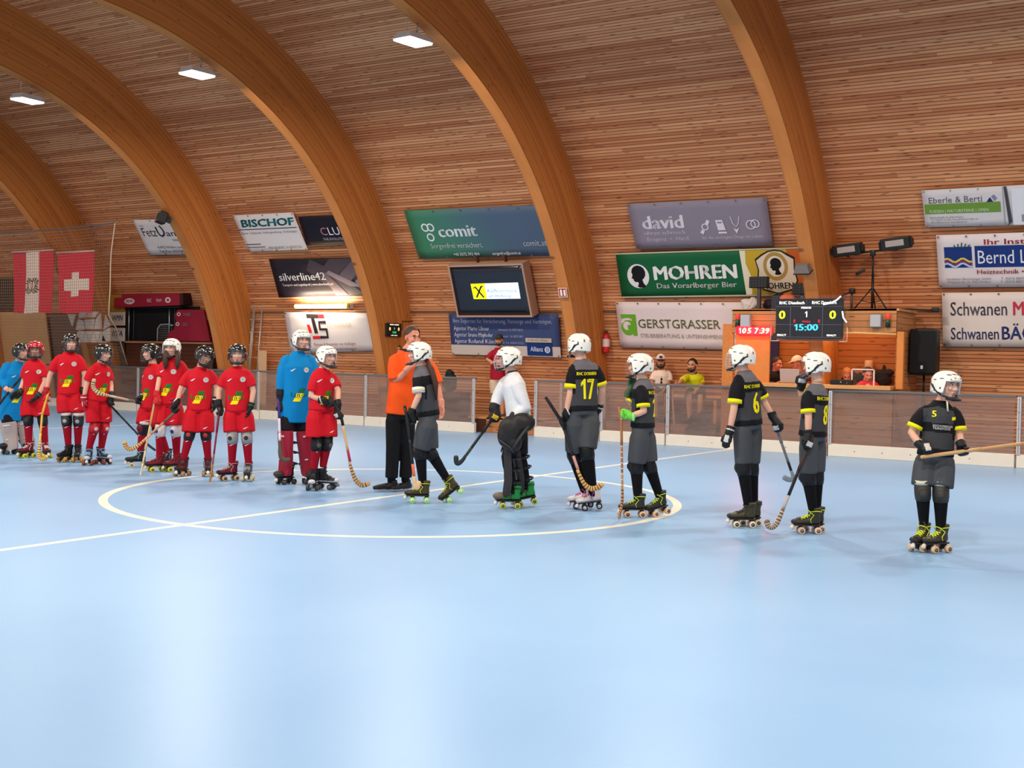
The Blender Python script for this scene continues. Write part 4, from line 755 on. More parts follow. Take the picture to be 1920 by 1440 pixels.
# things on the booth roof
def led_flood(x, y, z, post, lab):
    r = thing('stage_light', lab, 'light', (x, y, z)); m = MB(); m.rbox((-.17, -.06, 0), (.17, .06, .2), .012); m.out('housing', M_BLACK, r, smooth=False)
    m = MB()
    for i in range(6):
        for k in range(4): m.ell((-.135+.054*i, -.062, .03+.047*k), (.018, .008, .016), seg=8, rings=5)
    m.out('lens_array', M_DGREY, r)
    m = MB(); m.rbox((-.03, -.02, -post), (.03, .04, .02), .005); m.rbox((-.12, -.09, -post), (.12, .11, -post+.03), .005); m.out('stand', mat('stand_grey', (74, 66, 66), .5), r, smooth=False)
led_flood(-7.83, 20.45, 2.83, .405, 'black stage light with small lenses left on the booth roof')
led_flood(-7.02, 20.4, 2.7, .275, 'black stage light with small lenses above the scoreboard')
r = thing('flood_light', 'grey topped flood light tilted down on the right arch', 'light', (-6.66, 19.36, 3.02)); R = Rx(.45)
m = MB(); m.add([R@V3(p) for p in ((-.13, -.09, 0), (.13, -.09, 0), (.13, .09, 0), (-.13, .09, 0), (-.1, -.06, .13), (.1, -.06, .13), (.1, .06, .13), (-.1, .06, .13))], [(0, 1, 5, 4), (1, 2, 6, 5), (2, 3, 7, 6), (3, 0, 4, 7), (4, 5, 6, 7), (3, 2, 1, 0)]); m.out('housing', mat('flood_grey', (110, 100, 98), .5), r, smooth=False)
m = MB(); m.rbox((-.14, -.1, -.02), (.14, .1, .0), .005, R=R); m.out('visor_frame', M_BLACK, r, smooth=False)
m = MB(); m.tube([(0, .05, .02), (.05, .2, .06), (.12, .32, .03)], .016, seg=6); m.out('bracket', M_BLACK, r)
def blob(name, lab, cat, loc, parts, m_, vox=.012):
    b = MB()
    for c, r_ in parts: b.ell(c, r_)
    A, F = remesh(b, vox, 4); o = MB().add([p*(1+.0)+.03*unit(p-A.mean(0))*float(mnoise.noise(Vector(tuple(p*9+len(name))))+.5*mnoise.noise(Vector(tuple(p*22)))) if p[2] > .02 else p for p in A], F).out(name, m_); o.location = loc; return tag(o, lab, cat)
blob('cloth_bag', 'white cloth bundle beside the left stage light', 'bag', (-8.02, 20.5, 2.424), [((0, 0, .1), (.14, .1, .1)), ((.08, 0, .15), (.1, .08, .09)), ((-.06, .02, .16), (.1, .08, .07))], mat('dirty_white_cloth', (206, 192, 184), .8))
blob('orange_bag', 'orange and white plastic bag between the two stage lights', 'bag', (-7.34, 20.55, 2.424), [((0, 0, .2), (.14, .1, .12)), ((.1, .0, .14), (.12, .09, .1)), ((-.1, 0, .12), (.1, .08, .1))], mat('orange_plastic', (222, 96, 50), .5, var=.5, bscale=9))
blob('dark_bag', 'dark equipment bag at the left end of the booth roof', 'bag', (-7.62, 20.66, 2.424), [((0, 0, .12), (.2, .12, .12)), ((.08, 0, .2), (.12, .1, .14))], mat('navy_fabric', (34, 30, 48), .8))
st = thing('light_stand', 'black tripod stand with a cross bar on the booth roof', 'stand', (-5.78, 20.28, 2.425))
m = MB(); m.tube([(0, 0, .02), (0, 0, .6)], .022, seg=8); m.tube([(0, 0, .55), (-.01, 0, .96)], .015, seg=8); m.out('pole', M_BLACK, st)
m = MB(); m.tube([(-.6, 0, .93), (.46, .02, 1.02)], .018, seg=8); m.rbox((-.05, -.03, .9), (.03, .03, 1.0), .006); m.rbox((-.2, -.03, .74), (-.03, .0, .79), .01, R=Ry(-.5), T=(.26, 0, .02)); m.out('cross_bar', M_BLACK, st)
for a in (-2.6, -.5, 1.6):
    e = (.31*math.cos(a), .24*math.sin(a), .012); m = MB(); m.tube([(0, 0, .38), e], .012, seg=6); m.tube([(0, 0, .12), (e[0]*.62, e[1]*.62, .155)], .008, seg=6); m.out('leg', M_BLACK, st)
for (x, z, lab) in ((-6.2, 3.4, 'left black box light on the cross bar above the booth'), (-5.4, 3.48, 'right black box light on the cross bar above the booth')):
    r = thing('box_light', lab, 'light', (x, 20.26, z)); R = Rx(.15)@Ry(-.1)
    m = MB(); m.rbox((-.24, -.1, -.06), (.24, .1, .14), .02, R=R); m.rbox((-.27, -.08, -.02), (-.24, .08, .1), .01, R=R); m.rbox((.24, -.08, -.02), (.27, .08, .1), .01, R=R); m.out('housing', M_BLACK, r, smooth=False)
    m = MB(); m.rbox((-.15, -.108, .0), (.15, -.098, .1), .003, R=R); m.out('lamp_glass', mat('frosted_glass', (170, 156, 150), .3), r, smooth=False)
    m = MB(); m.rbox((-.02, -.02, -.08), (.02, .02, -.04), .004); m.out('clamp', M_BLACK, r, smooth=False)
r = thing('microphone_stand', 'short black stand with an angled arm left of the tripod', 'stand', (-6.1, 20.2, 2.425)); m = MB(); m.tube([(0, 0, 0), (0, 0, .015)], .09, seg=14); m.tube([(0, 0, 0), (0, 0, .3)], .022, seg=8); m.out('pole', mat('stand_grey', (74, 66, 66), .5), r)
m = MB(); m.rbox((-.04, -.05, .27), (.05, .05, .36), .015); m.tube([(-.02, 0, .3), (-.2, -.03, .22)], .014, seg=6); m.out('arm', M_BLACK, r)
m = MB(); m.tube([(-5.4, 20.3, 2.437), (-5.2, 20.4, 2.45), (-4.95, 20.6, 2.43), (-4.85, 20.66, 2.44)], .012, seg=6); m.rbox((-4.9, 20.62, 2.4), (-4.78, 20.7, 2.48), .012); tag(m.out('power_cable', M_BLACK), 'black cable with a socket sticking out from the booth roof', 'cable')
# on the desk
def laptop(x, z, w_, lab, m_):
    r = thing('laptop', lab, 'laptop', (x*.982, 19.93, z)); m = MB(); m.rbox((-w_/2, -.1, 0), (w_/2, .13, .016), .005); m.out('keyboard_base', m_, r, smooth=False); m = MB(); m.rbox((-w_/2, -.008, 0), (w_/2, .004, .235), .005, R=Rx(.2), T=(0, -.1, .01)); m.out('lid', m_, r, smooth=False)
laptop(-7.13, 1.173, .34, 'silver laptop open on the scorer desk in front of the dark haired man', mat('silver_plastic', (176, 158, 152), .35)); laptop(-7.66, 1.173, .3, 'dark grey laptop at the left end of the scorer desk', mat('grey_plastic_dark', (92, 86, 94), .4))
r = thing('sound_console', 'flat black audio box on the right part of the scorer desk', 'electronics', (-6.1, 19.84, 1.173)); m = MB(); m.rbox((-.18, -.12, 0), (.18, .14, .085), .008); m.out('case', M_BLACK, r, smooth=False); m = MB(); m.ell((0, -.122, .045), (.015, .006, .012), seg=8, rings=5); m.ell((.1, -.122, .03), (.008, .005, .008), seg=8, rings=5); m.out('knob', M_GREY, r)
r = thing('desk_frame', 'white framed clear screen on the desk in front of the boy in red', 'frame', (-5.76, 19.8, 1.173)); m = MB()
for a in ((-.19, 0, -.17, .27), (.17, 0, .19, .27), (-.19, .25, .19, .27)): m.rbox((a[0], -.015, a[1]), (a[2], .015, a[3]), .003)
m.out('frame', mat('frame_white', (226, 206, 196), .5), r, smooth=False); m = MB(); m.box((-.17, -.003, .0), (.17, .003, .25)); m.out('clear_pane', M_CLEAR, r, smooth=False)
r = thing('floor_horn', 'tall beige cylinder standing behind the desk frame', 'container', (-5.93, 20.72, 1.15)); m = MB(); m.tube([(0, 0, 0), (0, 0, .42), (0, 0, .44)], [.075, .075, .06], seg=16); m.out('cylinder_body', mat('beige_plastic', (206, 156, 120), .5), r); m = MB(); m.tube([(0, 0, .3), (0, 0, .31)], .077, seg=16); m.out('rim', mat('beige_rim', (180, 128, 96), .5), r)
blob('black_bundle', 'dark bundle of cables behind the boy in the booth', 'bundle', (-5.7, 20.74, 1.15), [((0, 0, .1), (.15, .06, .11)), ((-.03, 0, .2), (.13, .05, .09)), ((.1, 0, .24), (.1, .05, .06)), ((.02, 0, .3), (.03, .03, .08))], mat('dark_fabric', (38, 32, 34), .8))
blob('helmet_pile', 'dark rounded gear lying behind the black audio box', 'gear', (-6.3, 20.74, 1.15), [((0, 0, .08), (.12, .06, .09)), ((.14, 0, .12), (.12, .06, .08)), ((.22, 0, .16), (.07, .05, .07)), ((.08, 0, .2), (.05, .04, .06))], mat('dark_fabric', (38, 32, 34), .8))
# loudspeaker on its stand
sp = thing('loudspeaker', 'black loudspeaker on a stand right of the scorer booth', 'speaker', (-4.97, 20.55, 1.36))
m = MB(); m.rbox((-.215, -.16, .0), (.215, .16, .76), .03); m.out('cabinet', M_BLACK, sp, smooth=False); m = MB(); m.rbox((-.195, -.172, .03), (.195, -.158, .73), .012); m.out('grille', mat('speaker_grille', (12, 12, 13), .7), sp, smooth=False); m = MB(); m.rbox((-.02, -.178, .1), (.02, -.17, .16), .006); m.out('badge', M_WHITE, sp, smooth=False)
r = thing('speaker_stand', 'black tripod stand below the loudspeaker', 'stand', (-4.97, 20.55, 0)); m = MB(); m.tube([(0, 0, .1), (0, 0, 1.0)], .025, seg=8); m.tube([(0, 0, .95), (0, 0, 1.36)], .018, seg=8); m.tube([(0, 0, .85), (0, 0, .95)], .035, seg=10); m.out('pole', M_BLACK, r)
for a in (0.3, 2.4, 4.5): m = MB(); m.tube([(0, 0, .8), (.42*math.cos(a), .3*math.sin(a), .015)], .014, seg=6); m.out('leg', M_BLACK, r)

# ------------------------------------------------------------------ behind the barrier
bp_ = thing('spectator_platform', 'low wooden platform behind the barrier left of the booth', 'platform', (-9.6, 20.75, 0)); board_panel('front_board', (-1.1, -.55, 0), X1, X2, [(0, 0), (2.2, 0), (2.2, .36), (0, .36)], .03, bp_, M_BOOTH); m = MB(); m.box((-1.1, -.52, .33), (1.1, .55, .37)); m.out('deck', M_DARKWOOD, bp_, smooth=False)
b2 = thing('wooden_bench', 'wooden bench under the two seated men behind the barrier', 'bench', (-9.6, 20.93, .37)); m = MB(); m.rbox((-1.0, -.2, .46), (1.0, .2, .51), .008); m.out('seat', M_PINE, b2, smooth=False)
for x in (-.85, .85):
    m = MB(); m.rbox((x-.03, -.16, 0), (x+.03, .16, .46), .006); m.out('leg', M_PINE, b2, smooth=False)
st_ = thing('gate_step', 'wooden step box in the open rink gate', 'step', (-12.8, 20.35, 0)); board_panel('front_board', (-.6, -.15, 0), X1, X2, [(0, 0), (1.3, 0), (1.3, .3), (0, .3)], .03, st_, M_BOOTH); m = MB(); m.box((-1.05, -.15, .27), (.7, .62, .31)); m.out('deck', M_PINE, st_, smooth=False)
m = MB(); m.rbox((-1.05, -.15, 0), (-.6, -.12, .27), .005); m.out('side_board', M_DARKWOOD, st_, smooth=False)
r = thing('board_rack', 'wooden rack with upright posts behind the barrier right of the gate', 'rack', (-11.5, 20.5, 0))
for x in (-.35, -.05, .3, .6):
    m = MB(); m.rbox((x-.03, -.02, 0), (x+.03, .02, 1.06), .005); m.out('post', mat('grey_wood', (196, 170, 150), .6), r, smooth=False)
for z in (.3, .86):
    m = MB(); m.rbox((-.4, .02, z), (.65, .05, z+.05), .005); m.out('crossbar', M_DARKWOOD, r, smooth=False)
m = MB(); m.tube([(-9.1, 19.83, .1), (-9.16, 19.78, 1.0)], .018, seg=8); tag(m.out('wooden_pole', mat('pale_wood', (214, 160, 120), .5)), 'thin wooden pole leaning behind the barrier beside a post', 'pole')
blob('sports_bag', 'dark sports bag behind the barrier left of the booth panel', 'bag', (-8.75, 20.05, 0), [((0, 0, .42), (.2, .12, .18)), ((.12, 0, .52), (.14, .1, .12)), ((-.05, 0, .2), (.24, .14, .2))], mat('dark_fabric', (38, 32, 34), .8))
blob('backpack', 'black backpack on the barrier edge behind the referee', 'bag', (-14.35, 20.25, .78), [((0, 0, .2), (.17, .12, .2)), ((.03, -.06, .15), (.13, .09, .12)), ((0, 0, .38), (.1, .09, .08))], mat('black_fabric', (22, 22, 26), .8))
m = MB(); m.rbox((-14.7, 20.12, .0), (-14.0, 20.5, .78), .01); tag(m.out('equipment_crate', M_DARKWOOD, smooth=False), 'dark wooden crate under the black backpack', 'crate')
m = MB(); m.rbox((-16.5, 20.5, .42), (-15.5, 20.8, .48), .008); tb_ = thing('spectator_bench', 'low bench under the man hidden behind the referee', 'bench', (0, 0, 0)); m.out('seat', M_PINE, tb_, smooth=False)
for x in (-16.4, -15.6): m = MB(); m.rbox((x-.03, 20.53, 0), (x+.03, 20.78, .42), .005); m.out('leg', M_PINE, tb_, smooth=False)
# red dugout on the left
M_AWN = mat('crimson_canvas', (146, 16, 42), .7, bump=.3, bscale=5); M_AWD = mat('dark_canvas', (56, 14, 20), .8)
dg = thing('team_dugout', 'dark team dugout with a crimson awning left of the left arch', 'dugout', (-23.2, 20.75, 0)); D0 = -23.2
board_panel('front_wall', (-1.6, 0, 0), X1, X2, [(0, 0), (3.1, 0), (3.1, 1.7), (0, 1.7)], .04, dg, wood_planks('dark_boards', .1, (78, 36, 20), (110, 58, 32), groove=.05, seg=6, knots=.3, gdark=.3))
m = MB(); m.rbox((-1.6, -.06, 1.68), (1.5, .1, 1.73), .006); m.out('ledge', mat('ledge_wood', (170, 112, 78), .5), dg, smooth=False)
m = MB(); m.prism([(-1.95, 2.57), (.46, 2.62), (.46, 2.9), (-1.92, 2.91)], (0, -.12, 0), X1, X2, .04); m.prism([(0, 0), (.0, .28), (.12, .3), (.12, .02)], (.46, -.12, 2.62), X1, X2, .3, 1); m.add([(-1.92, -.12, 2.91), (.46, -.12, 2.9), (.56, .4, 2.95), (-1.92, .4, 2.96)], [(0, 1, 2, 3)]); m.out('awning', [M_AWN, M_AWD], dg, smooth=False)
m = MB(); m.box((-1.55, .1, 1.73), (.9, .13, 2.6)); m.box((-1.6, 0, 1.73), (-1.55, .13, 2.6)); m.box((-1.55, -.08, 2.56), (.45, .13, 2.6)); m.out('opening_shade', mat('dugout_shade', (14, 10, 12), .9), dg, smooth=False)  # near-black sheets stand in for the shade inside the dugout opening
for x, r_ in ((-1.53, .02), (-1.35, .012), (-.05, .02), (.14, .012)):
    m = MB(); m.tube([(x, .02, 1.72), (x, .02, 2.62)], r_, seg=8); m.out('post', M_STEEL if r_ > .015 else M_DGREY, dg)
m = MB(); m.prism([(0, .03), (.38, .03), (.46, .1), (.5, .4), (.5, .45), (.55, .45), (.46, .5), (.38, .79), (1.25, .79), (1.5, .03), (1.5, 0), (0, 0)][:1]+[(1.52, .03), (1.29, .79), (.38, .79), (.3, .66), (.34, .5), (.26, .3), (.08, .22)], (-.02, -.1, 1.72), X1, X2, .04); m.out('canvas_curtain', M_AWN, dg, smooth=False)
m = MB(); WM = mat('canvas_white', (226, 196, 200), .6)
for (x, z, w_) in ((.42, 2.36, .26), (.38, 2.12, .22)):
    flat_text(m, 'DORNBIRN' if z > 2.2 else 'RHC', (x+.28, -.106, z), U, Z, .075, 0, w=w_, bold=.03, shear=.2)
    P, F = disc(.045, 16, .025, sx=1.5); m.add([(x+p[0], -.106, z+.04+p[1]) for p in P], F)
P, F = disc(.1, 20, sx=1.9); m.add([(-1.35+p[0], -.166+.04, 2.73+p[1]*.75) for p in P], F); flat_text(m, 'ERDINGER'[:5], (-1.35, -.13, 2.7), U, Z, .07, 1, w=.26, bold=.03)
flat_text(m, 'RHC', (-.62, -.126, 2.7), U, Z, .09, 0, w=.16); flat_text(m, 'TEAM', (-.28, -.126, 2.71), U, Z, .07, 0, w=.2); P, F = disc(.07, 16, .035, sx=1.4); m.add([(.05+p[0], -.126, 2.75+p[1]) for p in P], F)
m.out('canvas_print', [WM, mat('canvas_print_red', (170, 60, 50), .6)], dg, smooth=False)
gn = thing('small_goal', 'small white netted goal frame inside the dugout', 'goal', (-23.45, 20.8, 1.73)); m = MB(); m.tube([(-.26, 0, 0), (-.25, 0, .32), (-.15, 0, .42), (.12, 0, .43), (.3, 0, .4)], .016, seg=8); m.out('frame', mat('goal_grey', (170, 166, 166), .4), gn)
m = MB()
for i in range(9): m.tube([(-.2+.055*i, .01, 0), (-.2+.055*i, .01, .4)], .003, seg=4)
for i in range(7): m.tube([(-.25, .01, .05+.055*i), (.28, .01, .05+.055*i)], .003, seg=4)
m.out('netting', mat('net_white', (150, 140, 136), .7), gn)
# wall furnishings behind the net
def board_(x0, x1, z0, z1, dy, m_, nm, lab, cat):
    b = MB(); P = [(x, wallY(z)-.07-dy-o, z) for o in (0, .04) for x, z in ((x0, z0), (x1, z0), (x1, z1), (x0, z1))]
    b.add(P, [(0, 1, 2, 3), (7, 6, 5, 4), (0, 4, 5, 1), (1, 5, 6, 2), (2, 6, 7, 3), (3, 7, 4, 0)]); tag(b.out(nm, m_, smooth=False), lab, cat)
board_(-31.2, -28.1, .05, 2.48, .1, mat('light_panel', (214, 160, 108), .6, var=.06, bscale=3), 'wood_panel', 'large pale wood panel behind the net at the left edge', 'panel')
board_(-31.2, -28.7, 2.55, 3.4, .12, mat('dark_mesh_cloth', (70, 60, 44), .9), 'dark_cloth', 'dark cloth above the pale wood panel at the left edge', 'cloth')
board_(-28.05, -25.2, .1, 2.42, .02, mat('brown_board', (112, 84, 66), .7, var=.1, bscale=4), 'brown_panel', 'brown board behind the white triangle panel', 'panel')
board_(-25.5, -24.85, 2.44, 2.9, .16, mat('mustard_cloth', (158, 118, 24), .8), 'mustard_banner', 'mustard yellow cloth left of the crimson awning', 'banner')
r = thing('triangle_panel', 'white panel of triangles with dark joints behind the net', 'panel', (-24.95, 19.7, 1.66)); TP = mat('white_panel', (216, 200, 186), .6); k = 0
def tri(P): 
    c = np.mean(P, axis=0); m = MB(); m.prism([tuple(c+(V3(p)-c)*.9) for p in P], (0, 0, 0), X1, X2, .03); m.out('triangle', TP, r, smooth=False)
for P in ([(-.55, 0), (-.25, 0), (-.4, .3)], [(-.25, 0), (-.4, .3), (-.1, .3)], [(-.25, 0), (.05, 0), (-.1, .3)], [(.05, 0), (-.1, .3), (.2, .3)], [(.05, 0), (.35, 0), (.2, .3)], [(.35, 0), (.2, .3), (.5, .3)], [(.35, 0), (.7, 0), (.5, .3)], [(-.5, .3), (-.1, .32), (-.2, .56), (-.4, .6)], [(-.1, .32), (.2, .32), (.25, .6), (-.18, .58)], [(.2, .32), (.5, .32), (.45, .76), (.28, .6)], [(-.82, .72), (-.5, .72), (-.62, .38)], [(-.4, .6), (-.1, .62), (-.08, .78), (-.35, .78)], [(-.1, .62), (.25, .62), (.4, .78), (-.02, .78)], [(.55, .3), (.8, .42), (.62, .72)], [(.5, .02), (.8, .02), (.8, .4), (.55, .3)]): tri(P)
for z0, lab, tx in ((2.12, 'white board with dark brush writing beside the dugout, upper one', 'WMN'), (1.72, 'white board with dark brush writing beside the dugout, lower one', 'IIYA')):
    r = thing('painted_board', lab, 'board', (-25.14, 20.72, z0)); m = MB(); m.rbox((-.3, 0, 0), (.3, .03, .34), .006); m.out('board', mat('white_panel', (216, 200, 186), .6), r, smooth=False); m = MB(); flat_text(m, tx, (.04, -.004, .12), U, Z, .15, 0, w=.4, bold=.01, shear=.2); m.out('lettering', mat('dark_ink', (50, 40, 44), .6), r, smooth=False)
# flags and net hang just inside the arches
def netY(z): return 18.42 if z > 2.3 else 18.42+(2.3-z)/1.2*1.68
def inY(z): return float(np.interp(z, CIN[:, 1], CIN[:, 0]))
def flag(x0, x1, z1, z0, lab, painter):
    y = 18.68; lean = 0.; s_ = lambda u, v: .05*math.sin(u*8+v*1.5)*(.3+v)
    r = thing('flag', lab, 'flag', ((x0+x1)/2, y, z0)); L = x1-x0; H = z1-z0; n, k = 60, 80; V = []; F = []; I = []
    mats = [mat('flag_red', (206, 32, 56), .8), mat('flag_white', (228, 206, 190), .8), mat('flag_dark', (70, 62, 56), .8)]
    for j in range(k+1):
        for i in range(n+1): u, v = i/n, j/k; V.append((-L/2+L*u+.03*math.sin(v*3)-(.06*v*(u-.2)), s_(u, v)*.6+lean*H*(1-v), H*(1-v)+.015*math.cos(u*9)*v))
    for j in range(k):
        for i in range(n):
            a = j*(n+1)+i; F.append((a, a+n+1, a+n+2, a+1)); I.append(painter((i+.5)/n, (j+.5)/k))
    b = MB(); b.add(V, F, I); b.add([(p[0], p[1]+.006, p[2]) for p in V], [tuple(reversed(f)) for f in F], I); b.out('cloth', mats, r)
    m = MB(); m.tube([(-L/2-.03, lean*H-.01, H+.01), (L/2+.03, lean*H-.01, H+.02)], .022, seg=8); m.out('rod', mat('rod_white', (226, 190, 180), .5), r)
def austria(u, v):
    a, d = (u-.5)*.82, (v-.555); rr = math.hypot(a, d); ang = math.atan2(d, a)
    if rr < .035: return 1 if int(u*60) % 2 else 0
    if rr < .06 and abs(a) > .02: return 1
    if rr < .1+.06*abs(math.sin(ang*2)) and math.sin(ang*17+rr*40) > -.35: return 2
    return 1 if .33 < u < .67 else 0
flag(*FL1, 'red and white striped flag with a dark eagle behind the net', austria)
flag(*FL2, 'red flag with a white cross behind the net', lambda u, v: 1 if (abs(u-.5) < .1 and abs(v-.53) < .2) or (abs(v-.53) < .095 and abs(u-.5) < .35) else 0)
# protective net at the corner
nt = thing('safety_net', 'brown safety net hanging in front of the flags', 'net', (0, 0, 0))
xs = list(np.arange(-29.6, NR-.02, .075)); zs = list(np.arange(1.14, NZ, .072)); m = MB()
def netp(x, z):
    t = (z-1.14)/(NZ-1.14); e = float(np.interp(z, [p[1] for p in NE], [p[0] for p in NE])); xx = min(x, e)
    return (xx, netY(z)+.02*math.sin(x*2+z), z-.07*math.sin(PI*min(1, (xx+29.6)/(NR+29.6)))*t)
def strip(P, w_, mi=0):
    for i in range(len(P)-1):
        a, b = V3(P[i]), V3(P[i+1]); d = unit(b-a); s_ = unit(np.cross(d, (0, 1, 0)))*w_; t_ = V3((0, w_, 0))
        m.add([a+s_, a-s_*.5+t_, a-s_*.5-t_, b+s_, b-s_*.5+t_, b-s_*.5-t_], [(0, 1, 4, 3), (1, 2, 5, 4), (2, 0, 3, 5)], mi)
for x in xs: strip([netp(x, z) for z in zs[::4]+[zs[-1]]], .0042)
for z in zs: strip([netp(x, z) for x in xs[::8]+[NR+1]], .0042)
m.out('mesh', mat('net_brown', (150, 118, 100), .8), nt)
m = MB(); m.tube([netp(NR+1, z) for z in zs[::4]+[zs[-1]]], .014, seg=6); m.out('edge_rope', mat('rope', (206, 180, 150), .7), nt)
m = MB(); m.tube([netp(x, zs[-1]) for x in xs[::6]+[NR+1]], .018, seg=6); m.out('top_cord', mat('cord_dark', (92, 84, 88), .7), nt)
# ------------------------------------------------------------------ people
def skin_mats(tone='fair'):
    c = {'fair': (226, 172, 146), 'tan': (206, 146, 112), 'deep': (176, 118, 88), 'red': (224, 146, 118)}[tone]
    return [mat('skin_'+tone, c, .5, .3, var=.05, bscale=12), mat('eye_white', (226, 220, 214), .3), mat('eye_dark', (40, 28, 22), .3), mat('lip_'+tone, tuple(int(x*.82) if i == 0 else int(x*.62) for i, x in enumerate(c)), .45), mat('brow_hair', (62, 42, 30), .7)]
_HEAD = {}
def head_geo(adult=False):
    """canonical head: centre between the ears, face to -y, z up; closed skin surface plus eyes, lips, brows"""
    if adult in _HEAD: return _HEAD[adult]
    b = MB()
    b.ell((0, .012, .028), (.072, .088, .082), seg=20, rings=14)            # cranium
    b.ell((0, -.028, -.03), (.058, .054, .07), seg=18, rings=12)            # face
    b.ell((0, -.046, -.085), (.033, .03, .026), seg=14, rings=9)            # chin
    b.ell((0, -.02, -.062), (.05, .05, .045), seg=14, rings=9)              # jaw
    b.ell((0, -.075, .018), (.05, .014, .012), seg=14, rings=8)             # brow ridge
    b.tube([(0, -.076, .008), (0, -.09, -.018), (0, -.099, -.036), (0, -.084, -.044)], [.009, .011, .013, .011], seg=10)
    for s_ in (-1, 1):
        b.ell((s_*.034, -.072, -.028), (.02, .016, .018), seg=10, rings=7)  # cheeks
        b.ell((s_*.014, -.088, -.04), (.009, .009, .008), seg=8, rings=6)
        b.ell((s_*.072, .008, -.008), (.01, .02, .032), R=Rz(s_*.35), seg=10, rings=8)   # ears
    b.ell((0, -.078, -.066), (.022, .012, .013), seg=12, rings=7)
    b.tube([(0, .012, -.03), (0, .02, -.1), (0, .022, -.15)], [.05, .046, .05], seg=14)
    V, F = remesh(b, .0052, 2, .5); I = [0]*len(F); d = MB(); d.add(V, F, I)
    for s_ in (-1, 1):
        d.ell((s_*.029, -.077, .0), (.0135, .009, .0075), 1, seg=10, rings=7)
        d.ell((s_*.029, -.0838, .0), (.0062, .0035, .0066), 2, seg=10, rings=6)
        d.tube([(s_*.014, -.086, .019), (s_*.03, -.087, .023), (s_*.046, -.076, .018)], [(.003, .005)]*3, 4, seg=6)
        d.ell((s_*.03, -.0815, .0085), (.015, .005, .003), 4, seg=8, rings=5)
    d.ell((0, -.088, -.0635), (.02, .006, .0042), 3, seg=10, rings=6); d.ell((0, -.087, -.0725), (.017, .007, .0052), 3, seg=10, rings=6)
    _HEAD[adult] = d; return d
def hand_tubes(mode, side, k):
    """right hand when side=+1: wrist at origin, fingers +x, back of the hand +z, thumb +y"""
    T = [([(-.01, 0, 0), (.03, 0, 0), (.07, 0, 0), (.09, 0, -.003)], [(.026*k, .02*k), (.038*k, .019*k), (.042*k, .018*k), (.036*k, .015*k)])]
    curl = {'relax': (.3, .4, .35), 'grip': (1.15, 1.35, .9), 'fist': (1.3, 1.5, 1.0), 'open': (.1, .15, .1)}[mode]
    for y, L in ((.031, .07), (.0105, .078), (-.0105, .072), (-.031, .056)):
        p = V3((.08, y, -.002)); a = 0; P = [p.copy()]
        for f_, c in zip((.46, .31, .23), curl):
            a += c; p = p+np.array((math.cos(a), 0, -math.sin(a)))*L*f_; P.append(p.copy())
        T.append((P, [.0098*k, .0095*k, .009*k, .0075*k]))
    th = [(.018, .03, -.006), (.05, .056, -.018), (.075, .062, -.03), (.095, .06, -.036)] if mode in ('relax', 'open') else [(.018, .03, -.01), (.048, .05, -.034), (.066, .03, -.056), (.07, .006, -.064)]
    T.append((th, [.013*k, .0115*k, .0105*k, .009*k]))
    return [([(p[0], p[1]*side, p[2]) for p in P], r) for P, r in T]
def ortho(X, Y):
    Y = unit(Y); X = unit(V3(X)-Y*(V3(X)@Y)); return np.stack([X, Y, np.cross(X, Y)], 1)
def place_hand(mb, arm, side, L, f, sdir, k, sc, mi=0):
    """adds the hand's tubes to mb; returns rotation and origin"""
    sh, el, wr, hd, mode = arm; fd = unit(V3(hd)-V3(wr))
    if mode in ('grip', 'fist'):
        sd = V3(sdir) if sdir is not None else unit(V3((0, 0, -1))+.2*f)
        X = fd-unit(sd)*(fd@unit(sd))
        if np.linalg.norm(X) < .35: X = unit(X)*.3+unit(f-unit(sd)*(f@unit(sd)))
        R = ortho(X, sd*side); g = V3((.075, 0, -.035))*sc; O = V3(hd)-R@g
    else:
        Zo = unit(-L*side*1.0-.25*f); Y = np.cross(Zo, fd); R = ortho(fd, Y); O = V3(wr)+fd*.02
    for P, r in hand_tubes(mode, side, k):
        mb.tube([R@(V3(p)*sc)+O for p in P], [tuple(np.array(q)*sc) if hasattr(q, '__len__') else q*sc for q in r], mi, seg=8, side=R[:, 1])
    mb.tube([V3(wr)-fd*.05, V3(wr), O+R@V3((.012, 0, 0))], [.034*k*sc, .033*k*sc, .03*k*sc], mi, seg=10)
    return R, O
